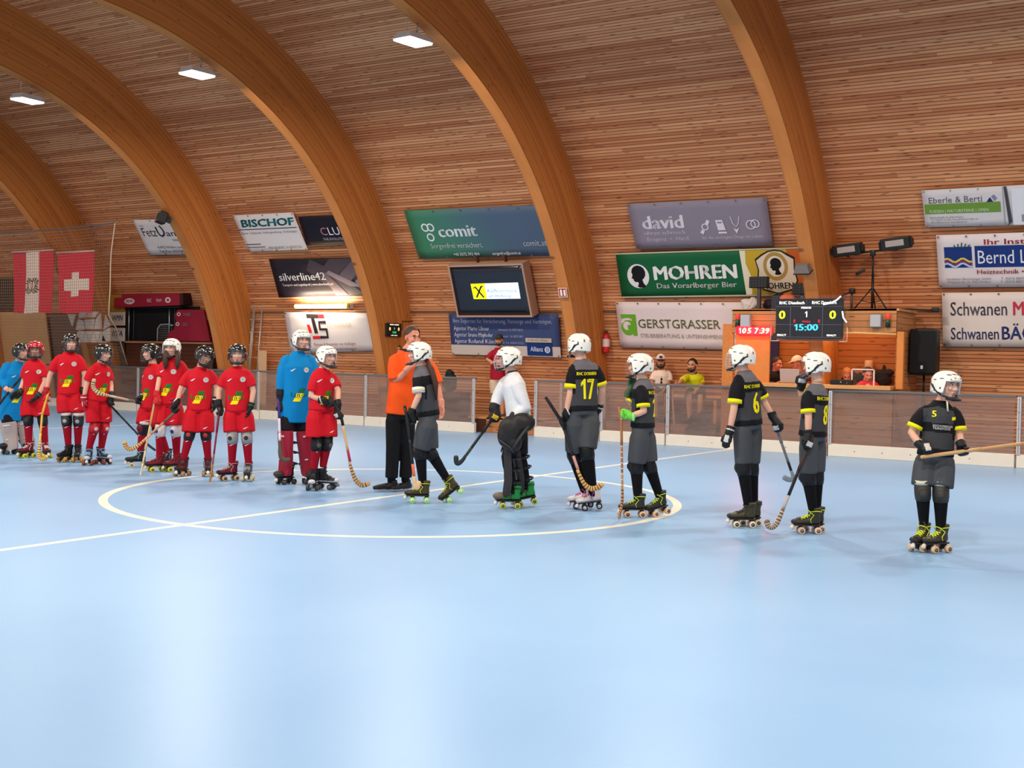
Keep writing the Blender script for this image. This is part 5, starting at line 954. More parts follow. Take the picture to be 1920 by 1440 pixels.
# ---- helmet, canonical like the head
_HM = {}
def helmet_mesh(col):
    if col in _HM: return _HM[col]
    A, B, Cc = .109, .132, .112; n, k = 40, 14
    def edge(a):                                   # lower rim height around the head, a=0 at the face
        c = math.cos(a); 
        return .028 if abs(a) < .95 else -.062-.012*math.cos((abs(a)-1.55)*2) if abs(a) < 1.95 else -.05-.012*math.cos(a-PI)
    def pt(a, t, s_):
        e = edge(a); z = .118-(.118-e)*t**1.25; zz = max(0, (z-.0)/.118); rho = (1-zz**2.35)**(1/2.35) if zz < 1 else 0
        if z < 0: rho *= 1-.9*(-z)**1.4
        rib = 1+.018*(abs(math.sin(a*2.5)) > .86)*(t > .25)*(t < .8)
        return (A*s_*rib*rho*math.sin(a), -B*s_*rib*rho*math.cos(a)+.006, z*(.5+.5*s_)+(0 if s_ == 1 else -.002))
    b = MB(); aa = [-PI+2*PI*i/n for i in range(n)]; V = []; F = []
    for s_ in (1, .9):
        for t in [j/k for j in range(k+1)]:
            for a in aa: V.append(pt(a, max(t, .02), s_))
    m_ = n*(k+1)
    for j in range(k):
        for i in range(n):
            i2 = (i+1) % n; q = (j*n+i, (j+1)*n+i, (j+1)*n+i2, j*n+i2); F.append(q); F.append(tuple(x+m_ for x in reversed(q)))
    for i in range(n): F.append((k*n+i, m_+k*n+i, m_+k*n+(i+1) % n, k*n+(i+1) % n))
    F.append(tuple(range(n-1, -1, -1)))
    b.add(V, F, 0)
    for a, t, w_, h_ in [(s_*x, t, w_, h_) for s_ in (-1, 1) for x, t, w_, h_ in ((.28, .42, .022, .006), (.75, .5, .02, .006), (.3, .74, .006, .006), (1.25, .45, .02, .005), (1.3, .82, .009, .009), (1.75, .5, .02, .005), (2.2, .62, .008, .014), (2.75, .5, .009, .016), (1.75, .9, .008, .008), (2.5, .86, .009, .011), (.62, .86, .006, .006))]:
        p = V3(pt(a, t, 1.0)); q = V3(pt(a+.02, t, 1.0)); tx = unit(q-p); up = unit(V3(pt(a, t-.04, 1.))-p); nz = unit(np.cross(up, tx)); b.ell(p, (w_, h_, .0035), 1, R=np.stack([tx, up, nz], 1), seg=10, rings=6)
    for s_ in (-1, 1): b.tube([V3(pt(s_*a, t, 1.012)) for a, t in ((2.25, .66), (2.0, .74), (1.75, .84), (1.5, .95), (1.3, 1.0))], [(.003, .007)]*5, 3, seg=8)
    if col == 'black' or col == 'red':  # pale dots paint highlights around the vents of dark helmets
        for a, t, w_, h_ in [(s_*x, t, w_, h_) for s_ in (-1, 1) for x, t, w_, h_ in ((.12, .55, .012, .005), (.55, .62, .008, .006), (1.0, .64, .008, .007), (1.1, .3, .014, .005), (1.55, .66, .01, .012), (.5, .3, .01, .005), (2.0, .35, .01, .006), (2.5, .7, .009, .008), (2.9, .35, .012, .006))]:
            p = V3(pt(a, t, 1.01)); q = V3(pt(a+.02, t, 1.01)); tx = unit(q-p); up = unit(V3(pt(a, t-.04, 1.01))-p); nz = unit(np.cross(up, tx)); b.ell(p, (w_, h_, .003), 2, R=np.stack([tx, up, nz], 1), seg=8, rings=5)
    H = {'white': mat('helmet_white', (244, 240, 230), .28, .5, coat=.3), 'black': mat('helmet_black', (20, 19, 20), .22, .5, coat=.4), 'red': mat('helmet_red', (200, 24, 40), .25, .5, coat=.4)}[col]
    o = b.out('helmet', [H, mat('helmet_vent', (104, 98, 94), .6) if col == 'white' else M_BLACK, mat('vent_highlight', (222, 218, 210), .3), M_BLACK]); _HM[col] = o.data; bpy.data.objects.remove(o); return _HM[col]
def helmet_bits():
    if 'v' in _HM: return
    def sheet(a, z, g=0): 
        t = (.03-z)/.15; return ((.098+.008*math.sin(t*3)-.012*t*t)*math.sin(a), -(.134+.018*math.sin(t*2.6)-.016*t*t*t)*math.cos(a)*(1-.12*abs(math.sin(a))**4)+.004, z)
    aa = np.linspace(-1.25, 1.25, 19); zz = np.linspace(.034, -.118, 10); b = MB(); V = [sheet(a, z) for z in zz for a in aa]; n = len(aa)
    b.add(V, [(j*n+i, j*n+i+1, (j+1)*n+i+1, (j+1)*n+i) for j in range(len(zz)-1) for i in range(n-1)])
    m = bpy.data.materials.new('visor_clear'); m.use_nodes = True; nt = m.node_tree; bs = nt.nodes['Principled BSDF']; bs.inputs['Base Color'].default_value = (.82, .84, .86, 1); bs.inputs['Roughness'].default_value = .06; bs.inputs['Alpha'].default_value = .03; MATS['visor_clear'] = m
    o = b.out('visor', m); _HM['v'] = o.data; bpy.data.objects.remove(o)
    b = MB(); R_ = .002
    b.tube([sheet(a, .034) for a in aa], R_, seg=6); b.tube([sheet(a, -.118) for a in aa], .0035, seg=6)
    for s_ in (-1, 1): b.tube([sheet(s_*1.25, z) for z in zz], .0028, seg=6)
    o = b.out('visor_rim', mat('visor_rim', (128, 124, 124), .3)); _HM['rim'] = o.data; bpy.data.objects.remove(o)
    b = MB()
    for a in np.linspace(-1.2, 1.2, 9): b.tube([sheet(a, z) for z in zz], .0021, seg=5)
    for z in np.linspace(.03, -.115, 7): b.tube([sheet(a, z) for a in aa], .0021, seg=5)
    for s_, nm in ((0, 'cage_white'), (1, 'cage_dark')):
        o = b.out('cage', mat('cage_wire_dark', (70, 68, 70), .35, metal=.4) if s_ else mat('cage_wire', (206, 196, 196), .35, metal=.3)); _HM[nm] = o.data; bpy.data.objects.remove(o)
    b = MB(); b.ell((0, -.086, -.112), (.046, .034, .018), seg=14, rings=9); b.tube([(-.08, -.07, -.112), (-.045, -.115, -.118), (0, -.128, -.12), (.045, -.115, -.118), (.08, -.07, -.112)], [(.006, .009)]*5, seg=8)
    for s_ in (-1, 1): b.tube([(s_*.045, -.09, -.11), (s_*.085, -.03, -.088), (s_*.108, .03, -.03), (s_*.11, .06, .0)], [(.004, .009)]*4, seg=8)
    o = b.out('chin_strap', M_BLACK); _HM['strap'] = o.data; bpy.data.objects.remove(o)
# ---- skate, canonical: origin on the floor under the ankle, toe to -y
_SK = {}
def skate_parts():
    if _SK: return
    b = MB(); b.tube([(0, .062, .118), (0, .03, .112), (0, -.04, .112), (0, -.11, .106), (0, -.165, .104), (0, -.188, .104)], [(.026, .03), (.036, .036), (.037, .036), (.043, .03), (.04, .026), (.02, .014)], seg=14, side=(1, 0, 0))
    b.tube([(0, .022, .11), (0, .02, .16), (0, .026, .2), (0, .028, .232)], [(.038, .048), (.04, .046), (.044, .05), (.047, .054)], seg=14, side=(1, 0, 0))
    b.tube([(0, -.03, .14), (0, -.012, .175), (0, -.02, .225), (0, -.036, .25)], [(.03, .03), (.033, .028), (.033, .014), (.028, .007)], seg=12, side=(1, 0, 0))
    A, F = remesh(b, .0075, 3); _SK['boot'] = (A, F)
    b = MB(); b.rbox((-.036, -.165, .07), (.036, .068, .084), .006)
    for y in (.04, -.105): b.tube([(-.05, y, .032), (.05, y, .032)], .007, seg=8); b.rbox((-.018, y-.018, .03), (.018, y+.018, .075), .006)
    _SK['plate'] = b
    b = MB(); b.tube([(-.018, 0, 0), (-.015, 0, 0), (.015, 0, 0), (.018, 0, 0)], [.026, .031, .031, .026], 0, seg=18); b.tube([(-.0195, 0, 0), (.0195, 0, 0)], .017, 1, seg=12); b.tube([(-.021, 0, 0), (.021, 0, 0)], .006, 2, seg=8); _SK['wheel'] = b
    b = MB(); b.tube([(0, -.165, .076), (0, -.178, .055), (0, -.184, .038)], [.012, .02, .018], seg=12); _SK['stop'] = b
    b = MB(); Y0 = [(-.1, .138), (-.075, .146), (-.05, .156), (-.032, .17), (-.024, .188), (-.022, .208)]
    for i in range(len(Y0)-1):
        for s_ in (-1, 1): b.tube([(s_*.03, Y0[i][0], Y0[i][1]-.008), (0, (Y0[i][0]+Y0[i+1][0])/2-.006, (Y0[i][1]+Y0[i+1][1])/2+.006), (-s_*.03, Y0[i+1][0], Y0[i+1][1]-.008)], .0045, seg=5)
    for s_ in (-1, 1):
        b.tube([(0, -.04, .208), (s_*.035, -.035, .2), (s_*.05, -.0, .17), (s_*.047, -.03, .13), (s_*.047, -.02, .1)], .004, seg=5); b.tube([(s_*.04, -.02, .2), (s_*.052, .03, .205), (s_*.03, .075, .2)], .004, seg=5)
    _SK['lace'] = b
def skate(parent, T, rz, pitch, st):
    """st: boot, sole, wheel, hub, lace, stop colours"""
    skate_parts(); key = ('mesh',)+tuple(st.items())
    if key not in _SK:
        d = {}; mk = lambda n, c, r=.5: mat('skate_%s_%d_%d_%d' % ((n,)+c), c, r)
        def me(b, n, ms): o = b.out(n, ms); r_ = o.data; bpy.data.objects.remove(o); return r_
        V, F = _SK['boot']; I = [1 if (np.mean([V[i][2] for i in f]) < .1 or np.mean([V[i][1] for i in f]) < -.152) else 0 for f in F]
        d['skate'] = me(MB().add(V, F, I), 'skate', [mk('boot', st['boot'], .45), mk('sole', st['sole'], .45)])
        for n, k, ms in (('plate', 'plate', [mk('plate', (36, 34, 38))]), ('wheel', 'wheel', [mk('wheel', st['wheel'], .35), mk('hub', st['hub'], .4), M_STEEL]), ('toe_stop', 'stop', [mk('stop', st['stop'])]), ('lace', 'lace', [mk('lace', st['lace'], .7)])):
            b = MB(); b.v, b.f, b.m = _SK[k].v, _SK[k].f, _SK[k].m; d[n] = me(b, n, ms)
        _SK[key] = d
    d = _SK[key]; R = Rz(rz); piv = V3((0, -.105, 0)); Rp = Rx(pitch)
    M = mat4(R, T) @ mat4(np.eye(3), piv) @ mat4(Rp, (0, 0, 0)) @ mat4(np.eye(3), -piv)
    o = link('skate', d['skate'], parent); o.matrix_local = M
    link('plate', d['plate'], o); link('lace', d['lace'], o); link('toe_stop', d['toe_stop'], o)
    for x in (-.05, .05):
        for y in (.04, -.105): link('wheel', d['wheel'], o).location = (x, y, .0315)
    return o
# ---- printing on clothes: shapes are thrown onto the cloth along a direction
def throw(dst, V, F, bvh, P2, faces, O, ux, uy, n, mi, off=.004):
    O = V3(O); n = unit(n); b = bmesh.new(); vs = [b.verts.new((p[0], p[1], 0)) for p in P2]
    for f in faces:
        try: b.faces.new([vs[i] for i in f])
        except ValueError: pass
    P2 = np.array(P2); x0, x1, y0, y1 = P2[:, 0].min(), P2[:, 0].max(), P2[:, 1].min(), P2[:, 1].max()
    for x in np.arange(x0+.02, x1, .02): bmesh.ops.bisect_plane(b, geom=b.verts[:]+b.edges[:]+b.faces[:], plane_co=(x, 0, 0), plane_no=(1, 0, 0))
    for y in np.arange(y0+.03, y1, .03): bmesh.ops.bisect_plane(b, geom=b.verts[:]+b.edges[:]+b.faces[:], plane_co=(0, y, 0), plane_no=(0, 1, 0))
    b.verts.index_update(); Q = []; ok = []
    for v in b.verts:
        p = O+V3(ux)*v.co.x+V3(uy)*v.co.y; h = bvh.ray_cast(Vector(tuple(p+n*.4)), Vector(tuple(-n)), 1.)
        if h[0] is None: Q.append(p); ok.append(False)
        else: Q.append(V3(h[0])+n*off); ok.append(True)
    FF = [[v.index for v in f.verts] for f in b.faces]; dst.add(Q, [f for f in FF if all(ok[i] for i in f)], mi); b.free()
def lerp(a, b, t): return V3(a)*(1-t)+V3(b)*t

RED = dict(shirt=(206, 18, 36), shorts=(200, 16, 34), sock=(158, 14, 36))
def team_logo(th):
    """green and yellow blocks with the sponsor word, on the belly"""
    g, y, k = 3, 4, 5
    th([(.005, .05), (.075, .05), (.055, .005), (-.015, .005)], [(0, 1, 2, 3)], 0, g); th([(-.03, -.005), (.06, -.005), (.035, -.05), (-.045, -.05)], [(0, 1, 2, 3)], 0, y); th([(-.05, -.056), (.03, -.056), (.01, -.1), (-.075, -.1)], [(0, 1, 2, 3)], 0, y)
    for t, x, w_, c in (('l', -.095, .014, g), ('a', -.065, .03, g), ('n', -.025, .032, k), ('d', .025, .034, g), ('i', .072, .012, g)):
        V, F, tw = text_geo(t, .03); s_ = w_/tw; hh = .052; th([(x+p[0]*s_, -.045+p[1]*hh) for p in V], F, 0, c)
def person(key, label, top, S, D=None):
    """S: style; D: joints in a frame whose x is to the right of the photograph's view and y away from it"""
    d = D or DATA['people'][key]; root = thing('person', label, 'person', (d['b'][0], d['b'][1], 0), YAW, S.get('group'))
    az = math.radians(d['az']); f = V3((math.sin(az), -math.cos(az), 0)); L = V3((math.cos(az), math.sin(az), 0))
    nb, hip = V3(d['nb']), V3(d['hip']); sp = unit(nb-hip); H = np.linalg.norm(nb-hip); k = S.get('k', 1.0); wd = S.get('wide', .95)
    hx, hy, hz, ha, hp_, hr = d['head']; HR = Rz(math.radians(ha))@Rx(math.radians(-hp_))@Ry(math.radians(hr)); hs = S.get('hs', 1.0); HC = V3((hx, hy, hz))
    arms = [[lerp(a[0], nb, .1)-sp*.028]+list(a[1:]) for a in d['arms']]; legs = d['legs']; sides = []
    for a in arms:
        sd_ = 1 if (V3(a[0])-nb)@L < 0 else -1; sides.append(sd_)
    if sides[0] == sides[1]: sides = [1, -1] if (V3(arms[0][0])-V3(arms[1][0]))@L < 0 else [-1, 1]
    hips = []
    ls = [-1 if (V3(legs[0][0])-V3(legs[1][0]))@L + .6*(V3(legs[0][1])-V3(legs[1][1]))@L < 0 else 1]; ls.append(-ls[0])
    for s_ in ls: hips.append(hip+L*s_*.082*k*wd)
    at = lambda t, x=0., y=0.: hip+sp*H*t+L*x+f*y
    skm = skin_mats(S.get('skin', 'fair'))
    # ---------------- body: one skin surface
    b = MB(); b.tube([at(-.12), at(.15), at(.5), at(.78), at(.93), at(1.0)], [(.112*k*wd, .075*k), (.11*k*wd, .075*k), (.108*k*wd, .075*k), (.13*k*wd, .082*k), (.09*k, .06*k), (.05*k, .048*k)], seg=14, side=L)
    hb = HC+HR@V3((0, .02, -.08))*hs
    b.tube([nb-sp*.05, nb+(hb-nb)*.3, hb, HC+HR@V3((0, .015, -.02))*hs], [.052*k, .046*k, .045*k, .045*k], seg=12)
    for a in arms:
        sh, el, wr = V3(a[0]), V3(a[1]), V3(a[2]); b.tube([lerp(sh, nb, .25), sh, lerp(sh, el, .5), el, lerp(el, wr, .35), wr], [.04*k, .043*k, .039*k, .034*k, .033*k, .024*k], seg=10)
    lk = .72 if S.get('sock') else 1.
    for (kn, an, ta, pt_), hj in zip(legs, hips):
        kn, an = V3(kn), V3(an); b.tube([hj+V3((0, 0, -.03)), lerp(hj, kn, .4), kn, lerp(kn, an, .3), an+V3((0, 0, -.03))], [.045*k, .058*k, .047*k, .05*k*lk, .034*k*lk], seg=10)
    sdirs = S.get('sdir', [None, None]); bare = S.get('bare', [])
    for i, a in enumerate(arms):
        if i in bare: place_hand(b, a, sides[i], L, f, sdirs[i], 1.0, .92*k)
    V, F = remesh(b, .0075 if bare else .012, 2)
    B = MB(); B.add(V, F, 0); h = head_geo(); B.add([HR@(V3(p)*hs)+HC for p in h.v], h.f, h.m); B.out('body', skm, root)
    # ---------------- hair
    if S.get('hair'):
        hc = S['hair']; b = MB(); n = 22
        if S.get('cut', 1):
            VV = []; top_ = S.get('bald', 0)
            for j in range(11):
                for i in range(n):
                    a = -PI+2*PI*i/n; e = .3 if abs(a) < .85 else 1.25+.45*min(1, (abs(a)-.85)/.6) if abs(a) < 1.5 else 1.95
                    e = .95 if abs(a) < .85 else e; ph = .02+(e-.02)*j/10; w_ = 1.09+.02*math.sin(i*5+j*3)
                    VV.append((.074*w_*math.sin(ph)*math.sin(a), .012-.091*w_*math.sin(ph)*math.cos(a), .028+.086*w_*math.cos(ph)))
            FF = [(j*n+i, (j+1)*n+i, (j+1)*n+(i+1) % n, j*n+(i+1) % n) for j in range(10) for i in range(n)]+[tuple(range(n-1, -1, -1))]
            b.add([HR@(V3(p)*hs)+HC for p in VV], FF)
        for P, r_ in S.get('locks', []): b.tube([HC+HR@V3(p) if S.get('lock_local', 1) else V3(p) for p in P], r_, seg=10)
        for P, r_ in S.get('tails', []): b.tube(P, r_, seg=10)
        b.out('hair', mat('hair_%d_%d_%d' % hc, hc, .6, .35, var=.3, bscale=60), root)
    if S.get('beard'):
        b = MB(); b.ell((0, -.05, -.082), (.046, .038, .035), seg=14, rings=9); b.ell((0, -.093, -.054), (.026, .007, .005), seg=10, rings=6)
        for s_ in (-1, 1): b.tube([(s_*.062, -.01, -.02), (s_*.056, -.03, -.06), (s_*.035, -.055, -.09)], [.012, .016, .02], seg=8)
        b.v = [tuple(HR@(V3(p)*hs)+HC) for p in b.v]; b.out('beard', mat('beard_dark', (48, 36, 30), .8), root)
    if S.get('cap'):
        c1, c2 = S['cap']; b = MB(); n = 20; VV = []
        for j in range(8):
            for i in range(n):
                a = -PI+2*PI*i/n; ph = .02+1.42*j/7; VV.append((.083*math.sin(ph)*math.sin(a), .01-.1*math.sin(ph)*math.cos(a), .03+.1*math.cos(ph)))
        FF = [(j*n+i, (j+1)*n+i, (j+1)*n+(i+1) % n, j*n+(i+1) % n) for j in range(7) for i in range(n)]+[tuple(range(n-1, -1, -1))]
        II = [0 if np.mean([VV[q][1] for q in ff]) < .0 else 1 for ff in FF]; b.add(VV, FF, II)
        P = [(.075*math.sin(a), -.085*math.cos(a)-.07*max(0, math.cos(a)*1.25-.25)*q, .042-.012*q*max(0, math.cos(a))) for q in (0, 1) for a in np.linspace(-1.2, 1.2, 11)]
        b.add(P, [(i, i+1, i+12, i+11) for i in range(10)], 1); b.add([(x, y, z-.004) for x, y, z in P], [(i+11, i+12, i+1, i) for i in range(10)], 1)
        if S.get('cap_mark'): Pd, Fd = disc(.022, 14, sx=1.4); b.add([(p[0], -.098+.25*p[1]*p[1]+.03*max(0, p[1])*1.3, .075+p[1]) for p in Pd], Fd, 1)
        b.v = [tuple(HR@(V3(p)*hs*1.02)+HC) for p in b.v]; b.out('cap', [mat('cap_%d_%d_%d' % c1, c1, .7), mat('cap_%d_%d_%d' % c2, c2, .7)], root)
    if S.get('helmet'):
        helmet_bits(); o = link('helmet', helmet_mesh(S['helmet']), root); o.matrix_local = mat4(HR*hs, HC)
        cg = S.get('cage')
        if cg: link('cage', _HM['cage_'+cg], o)
        else: link('visor', _HM['v'], o); link('visor_rim', _HM['rim'], o)
        link('chin_strap', _HM['strap'], o)
        if S.get('loose_strap'):
            b = MB(); b.tube([(.05, -.07, -.1), (.055, -.075, -.15), (.05, -.09, -.2)] if 0 else [(-.055, -.06, -.105), (-.06, -.075, -.15), (-.058, -.085, -.215)], [(.004, .009)]*3, seg=8); q = b.out('loose_strap', mat('cream_strap', (222, 212, 180), .6), o)
    # ---------------- shirt
    sc_ = S.get('shirt_w', 1.0); hem = S.get('hem', -.08); b = MB()
    b.tube([at(hem), at(.12), at(.45), at(.75), at(.9), at(.985), at(1.03)], [(.16*k*wd*sc_, .119*k*sc_), (.154*k*wd*sc_, .113*k*sc_), (.148*k*wd*sc_, .107*k*sc_), (.153*k*wd*sc_, .108*k*sc_), (.122*k*wd, .086*k), (.078*k, .064*k), (.062*k, .057*k)], seg=18, side=L)
    slv = S.get('sleeve', .72); cuffs = []
    for a in arms:
        sh, el, wr = V3(a[0]), V3(a[1]), V3(a[2]); r0 = S.get('sleeve_r', .062)*k
        if slv <= 1: e = lerp(sh, el, slv); b.tube([lerp(sh, nb, .4), lerp(sh, nb, .12)-sp*.012, lerp(sh, el, .3), e], [.05*k, r0*.98, r0, r0*1.0], seg=12); cuffs.append((lerp(sh, el, slv-.14), lerp(sh, el, slv+.02), r0*1.05))
        else: b.tube([lerp(sh, nb, .4), lerp(sh, nb, .12)-sp*.012, lerp(sh, el, .5), el, lerp(el, wr, slv-1)], [.05*k, r0, r0*.95, r0*.88, r0*.68], seg=12)
    for P, r_ in S.get('shirt_add', []): b.tube(P, r_, seg=12)
    A, F = remesh(b, .0085 if S.get('panels') else .011, 3); bvh = BVHTree.FromPolygons([tuple(p) for p in A], F); B = MB()
    cls = S.get('panels')
    if cls:
        I = []
        for q in F:
            c = A[list(q)].mean(0); t = (c-hip)@sp/H; u = abs((c-hip)@L)/k; fr = (c-hip)@f
            da = min(np.linalg.norm(np.cross(c-V3(a[0]), V3(a[1])-V3(a[0])))/np.linalg.norm(V3(a[1])-V3(a[0])) for a in arms)
            sl = u > .125*wd and da < .085 and t > .3
            I.append(cls(t, u, fr > 0, sl))
    else: I = [0]*len(F)
    B.add(A, F, I)
    cols = [S['shirt']]+S.get('shirt_cols', [(230, 228, 224), (40, 40, 46), (20, 128, 44), (250, 230, 20), (40, 70, 20)])
    up = sp
    def thrower(front, t0, x0=0., sc=1.0):
        n = f if front else -f; ux = L if front else -L; ux = ux-up*(ux@up); O = at(t0)+unit(ux)*x0
        return lambda P, Fa, _, mi: throw(B, A, F, bvh, [(p[0]*sc, p[1]*sc) for p in P], Fa, O, unit(ux), up, n, mi)
    for fn in S.get('prints', []): fn(thrower)
    if S.get('cuff') is not None and slv <= 1:
        for (c0, c1, r_) in cuffs: B.tube([c0, c1], [r_, r_*1.02], S['cuff'], seg=14)
    if S.get('armband') is not None: i, mi = S['armband']; c0, c1, r_ = cuffs[i]; B.tube([c0-(c1-c0)*.2, c1+(c1-c0)*.5], [r_*1.03, r_*1.0], mi, seg=14)
    if S.get('collar') is not None: B.tube([at(.995), at(1.045)], [(.07*k, .063*k), (.06*k, .056*k)], S['collar'], seg=16, side=L)
    B.out(S.get('shirt_name', 'jersey'), [mat('cloth_%d_%d_%d' % c, c, .75, .2, bump=.35, bscale=9., var=.06) for c in cols], root)
    # ---------------- shorts or trousers
    if S.get('shorts'):
        b = MB(); lo = S.get('short_len', .8); r0, r1 = S.get('short_r', (.098, .094)); tw_ = S.get('short_top', .12)
        b.tube([at(tw_), at(.0), at(-.14)], [(.136*k*wd, .099*k), (.147*k*wd, .109*k), (.142*k*wd, .106*k)], seg=16, side=L)
        for (kn, an, ta, pt_), hj in zip(legs, hips):
            kn, an = V3(kn), V3(an)
            if lo <= 1: b.tube([hj-sp*.005, lerp(hj, kn, .14), lerp(hj, kn, .32), lerp(hj, kn, .6), lerp(hj, kn, lo)], [.05*k, .08*k, r0*.97*k, (r0+r1)/2*k, r1*k], seg=12)
            else: b.tube([hj-sp*.005, lerp(hj, kn, .3), kn, lerp(kn, an, .5), lerp(kn, an, lo-1)], [.06*k, r0*.96*k, r1*k, r1*.92*k, r1*.9*k], seg=12)
        A, F = remesh(b, .011, 3); c = S['shorts']; B = MB(); B.add(A, F, 0); bv = BVHTree.FromPolygons([tuple(p) for p in A], F)
        if S.get('short_mark'):
            i, mc = S['short_mark']; (kn, an, ta, pt_), hj = legs[i], hips[i]; P = [(-.03, 0), (.0, .0), (.035, .025), (.01, .02)]
            throw(B, A, F, bv, P, [(0, 1, 2, 3)], lerp(hj, kn, lo*.85), unit(L-V3((0, 0, L[2]))), V3((0, 0, 1)), f, 1)
        B.out('trousers' if lo > 1 else 'shorts', [mat('cloth_%d_%d_%d' % c, c, .75, .2, bump=.35, bscale=9., var=.06), mat('print_mark', (230, 200, 200), .6)], root)
    # ---------------- legs: socks, knee pads, pads, skates
    for i, ((kn, an, ta, pt_), hj) in enumerate(zip(legs, hips)):
        kn, an = V3(kn), V3(an); tdir = math.radians(ta); tf = V3((math.sin(tdir), -math.cos(tdir), 0)); tl = V3((math.cos(tdir), math.sin(tdir), 0))
        if S.get('sock'):
            b = MB(); up_ = S.get('sock_up', .12); st_ = lerp(kn, hj, up_); b.tube([st_, kn, lerp(kn, an, .25), lerp(kn, an, .6), an+V3((0, 0, .0)), an-V3((0, 0, .02))], [.058*k, .054*k, .058*k, .049*k, .04*k, .038*k], 0, seg=14)
            if S.get('sock_mark'): 
                bv = BVHTree.FromPolygons(b.v, b.f); P = [(-.03, -.006), (-.012, -.012), (.005, .0), (.034, .012), (.0, .008), (-.012, .0)]; B2 = MB(); throw(B2, None, None, bv, P, [tuple(range(6))], lerp(kn, an, .3), L, V3((0, 0, 1)), f, 1, .003); b.add(B2.v, B2.f, B2.m)
            b.out('sock', [mat('sock_%d_%d_%d' % S['sock'], S['sock'], .85, .15, bump=.2, bscale=20.), mat('print_mark', (230, 200, 200), .6)], root)
        kp = S.get('knee')
        if kp:
            c1, c2, c3 = kp[:3]; dn = unit(an-kn); b = MB(); b.tube([kn-dn*.075, kn-dn*.03, kn+dn*.03, kn+dn*.075], [.064*k, .068*k, .068*k, .062*k], 0, seg=14)
            fk = unit(f*.85+tf*.25); fk = unit(fk-dn*(fk@dn)); R = np.stack([np.cross(dn, fk), -fk, -dn], 1); b.ell(kn+fk*.035*k, (.055*k, .05*k, .07*k), 1, R=R, seg=14, rings=10)
            P, F2 = disc(.026, 16); b.ell(kn+fk*.084*k, (.026*k, .006, .026*k), 2, R=R, seg=14, rings=7)
            if len(kp) > 3: b.tube([kn-dn*.1, kn-dn*.065], [.067*k, .068*k], 3, seg=14)
            b.out('knee_pad', [mat('pad_%d_%d_%d' % c, c, .5, .3) for c in kp], root)
        lp = S.get('legpad')
        if lp:
            c1, c2 = lp[:2]; ff = unit(f*.5+tf*.5) if not lp[2:] else tf; up0 = lerp(kn, hj, .34); lo_ = an+V3((0, 0, -.03)); ax = unit(up0-lo_); ff = unit(ff-ax*(ff@ax)); sx = np.cross(ax, -ff); b = MB(); n = 9
            prof = [(-.105, .0), (-.1, .05), (-.06, .075), (0, .08), (.06, .075), (.1, .05), (.105, .0), (.06, .025), (-.06, .025)]; LL = np.linalg.norm(up0-lo_)
            ts = [0, .06, .3, .6, .75, .94, 1.0]; ws = [.78, .9, .94, 1.0, 1.06, 1.08, .98]; V = []
            for t, w_ in zip(ts, ws): V += [lo_+ax*LL*t+sx*p[0]*w_+ff*(p[1]+.01+.02*(t < .1)) for p in prof]
            F = [(j*n+q, j*n+(q+1) % n, (j+1)*n+(q+1) % n, (j+1)*n+q) for j in range(len(ts)-1) for q in range(n)]+[tuple(range(n-1, -1, -1)), tuple((len(ts)-1)*n+q for q in range(n))]; b.add(V, F, 0)
            b.rbox((-.05, -.004, 0), (.05, .004, .02), .002, 1, R=np.stack([sx, -ff, ax], 1), T=lo_+ax*LL*.86+ff*.095)
            b.rbox((-.018, -.004, 0), (.018, .004, .015), .002, 1, R=np.stack([sx, -ff, ax], 1), T=lo_+ax*LL*.35+ff*.092+sx*.03)
            for t in (.25, .5, .72): b.tube([lo_+ax*LL*t+sx*.1*c_-ff*s__*.06+ff*.0 for c_, s__ in ((1, 0), (1, .9), (0, 1.4), (-1, .9), (-1, 0))], [(.004, .012)]*5, 2, seg=6)
            b.out('leg_pad', [mat('legpad_%d_%d_%d' % c1, c1, .5, bump=.15), mat('legpad_mark', c2, .5), M_BLACK], root, angle=.6)
            b = MB(); b.ell((0, -.14, .125), (.058, .07, .04), seg=14, rings=9); b.v = [tuple(Rz(tdir)@V3(p)+V3((an[0], an[1], 0))) for p in b.v]; b.out('toe_guard', mat('toe_guard_%d_%d_%d' % lp[3], lp[3], .5) if len(lp) > 3 else M_BLACK, root)
        if S.get('skate'):
            pr_ = math.radians(pt_); q_ = Rx(pr_)@V3((0, .125, .2)); T = V3((an[0], an[1], 0))+tf*(q_[1]-.105-.02)
            skate(root, T, tdir, math.radians(pt_)*1.0, S['skate'] if not isinstance(S['skate'], list) else S['skate'][i])
        if S.get('shoe'):
            b = MB(); b.tube([(0, .075, .045), (0, .03, .05), (0, -.06, .048), (0, -.15, .04), (0, -.19, .036)], [(.03, .034), (.038, .045), (.042, .04), (.046, .03), (.03, .02)], 0, seg=12, side=(1, 0, 0)); b.tube([(0, .02, .06), (0, .015, .115)], [.045, .046], 0, seg=12)
            A, F = remesh(b, .008, 3); I = [1 if np.mean([A[q_][2] for q_ in ff_]) < .026 else 0 for ff_ in F]; sh_ = MB().add([(p[0], p[1], max(p[2], .002)) for p in A], F, I); sz = S['shoe'][2] if len(S['shoe']) > 2 else 1.1
            an0 = .0 if D is None else max(0, an[2]-.1); sh_.v = [tuple(Rz(tdir)@(V3(p)*sz)+V3((an[0], an[1], an0))) for p in sh_.v]; sh_.out('shoe', [mat('shoe_%d_%d_%d' % S['shoe'][0], S['shoe'][0], .6), mat('shoesole_%d_%d_%d' % S['shoe'][1], S['shoe'][1], .5)], root)
    # ---------------- gloves
    gl = S.get('glove')
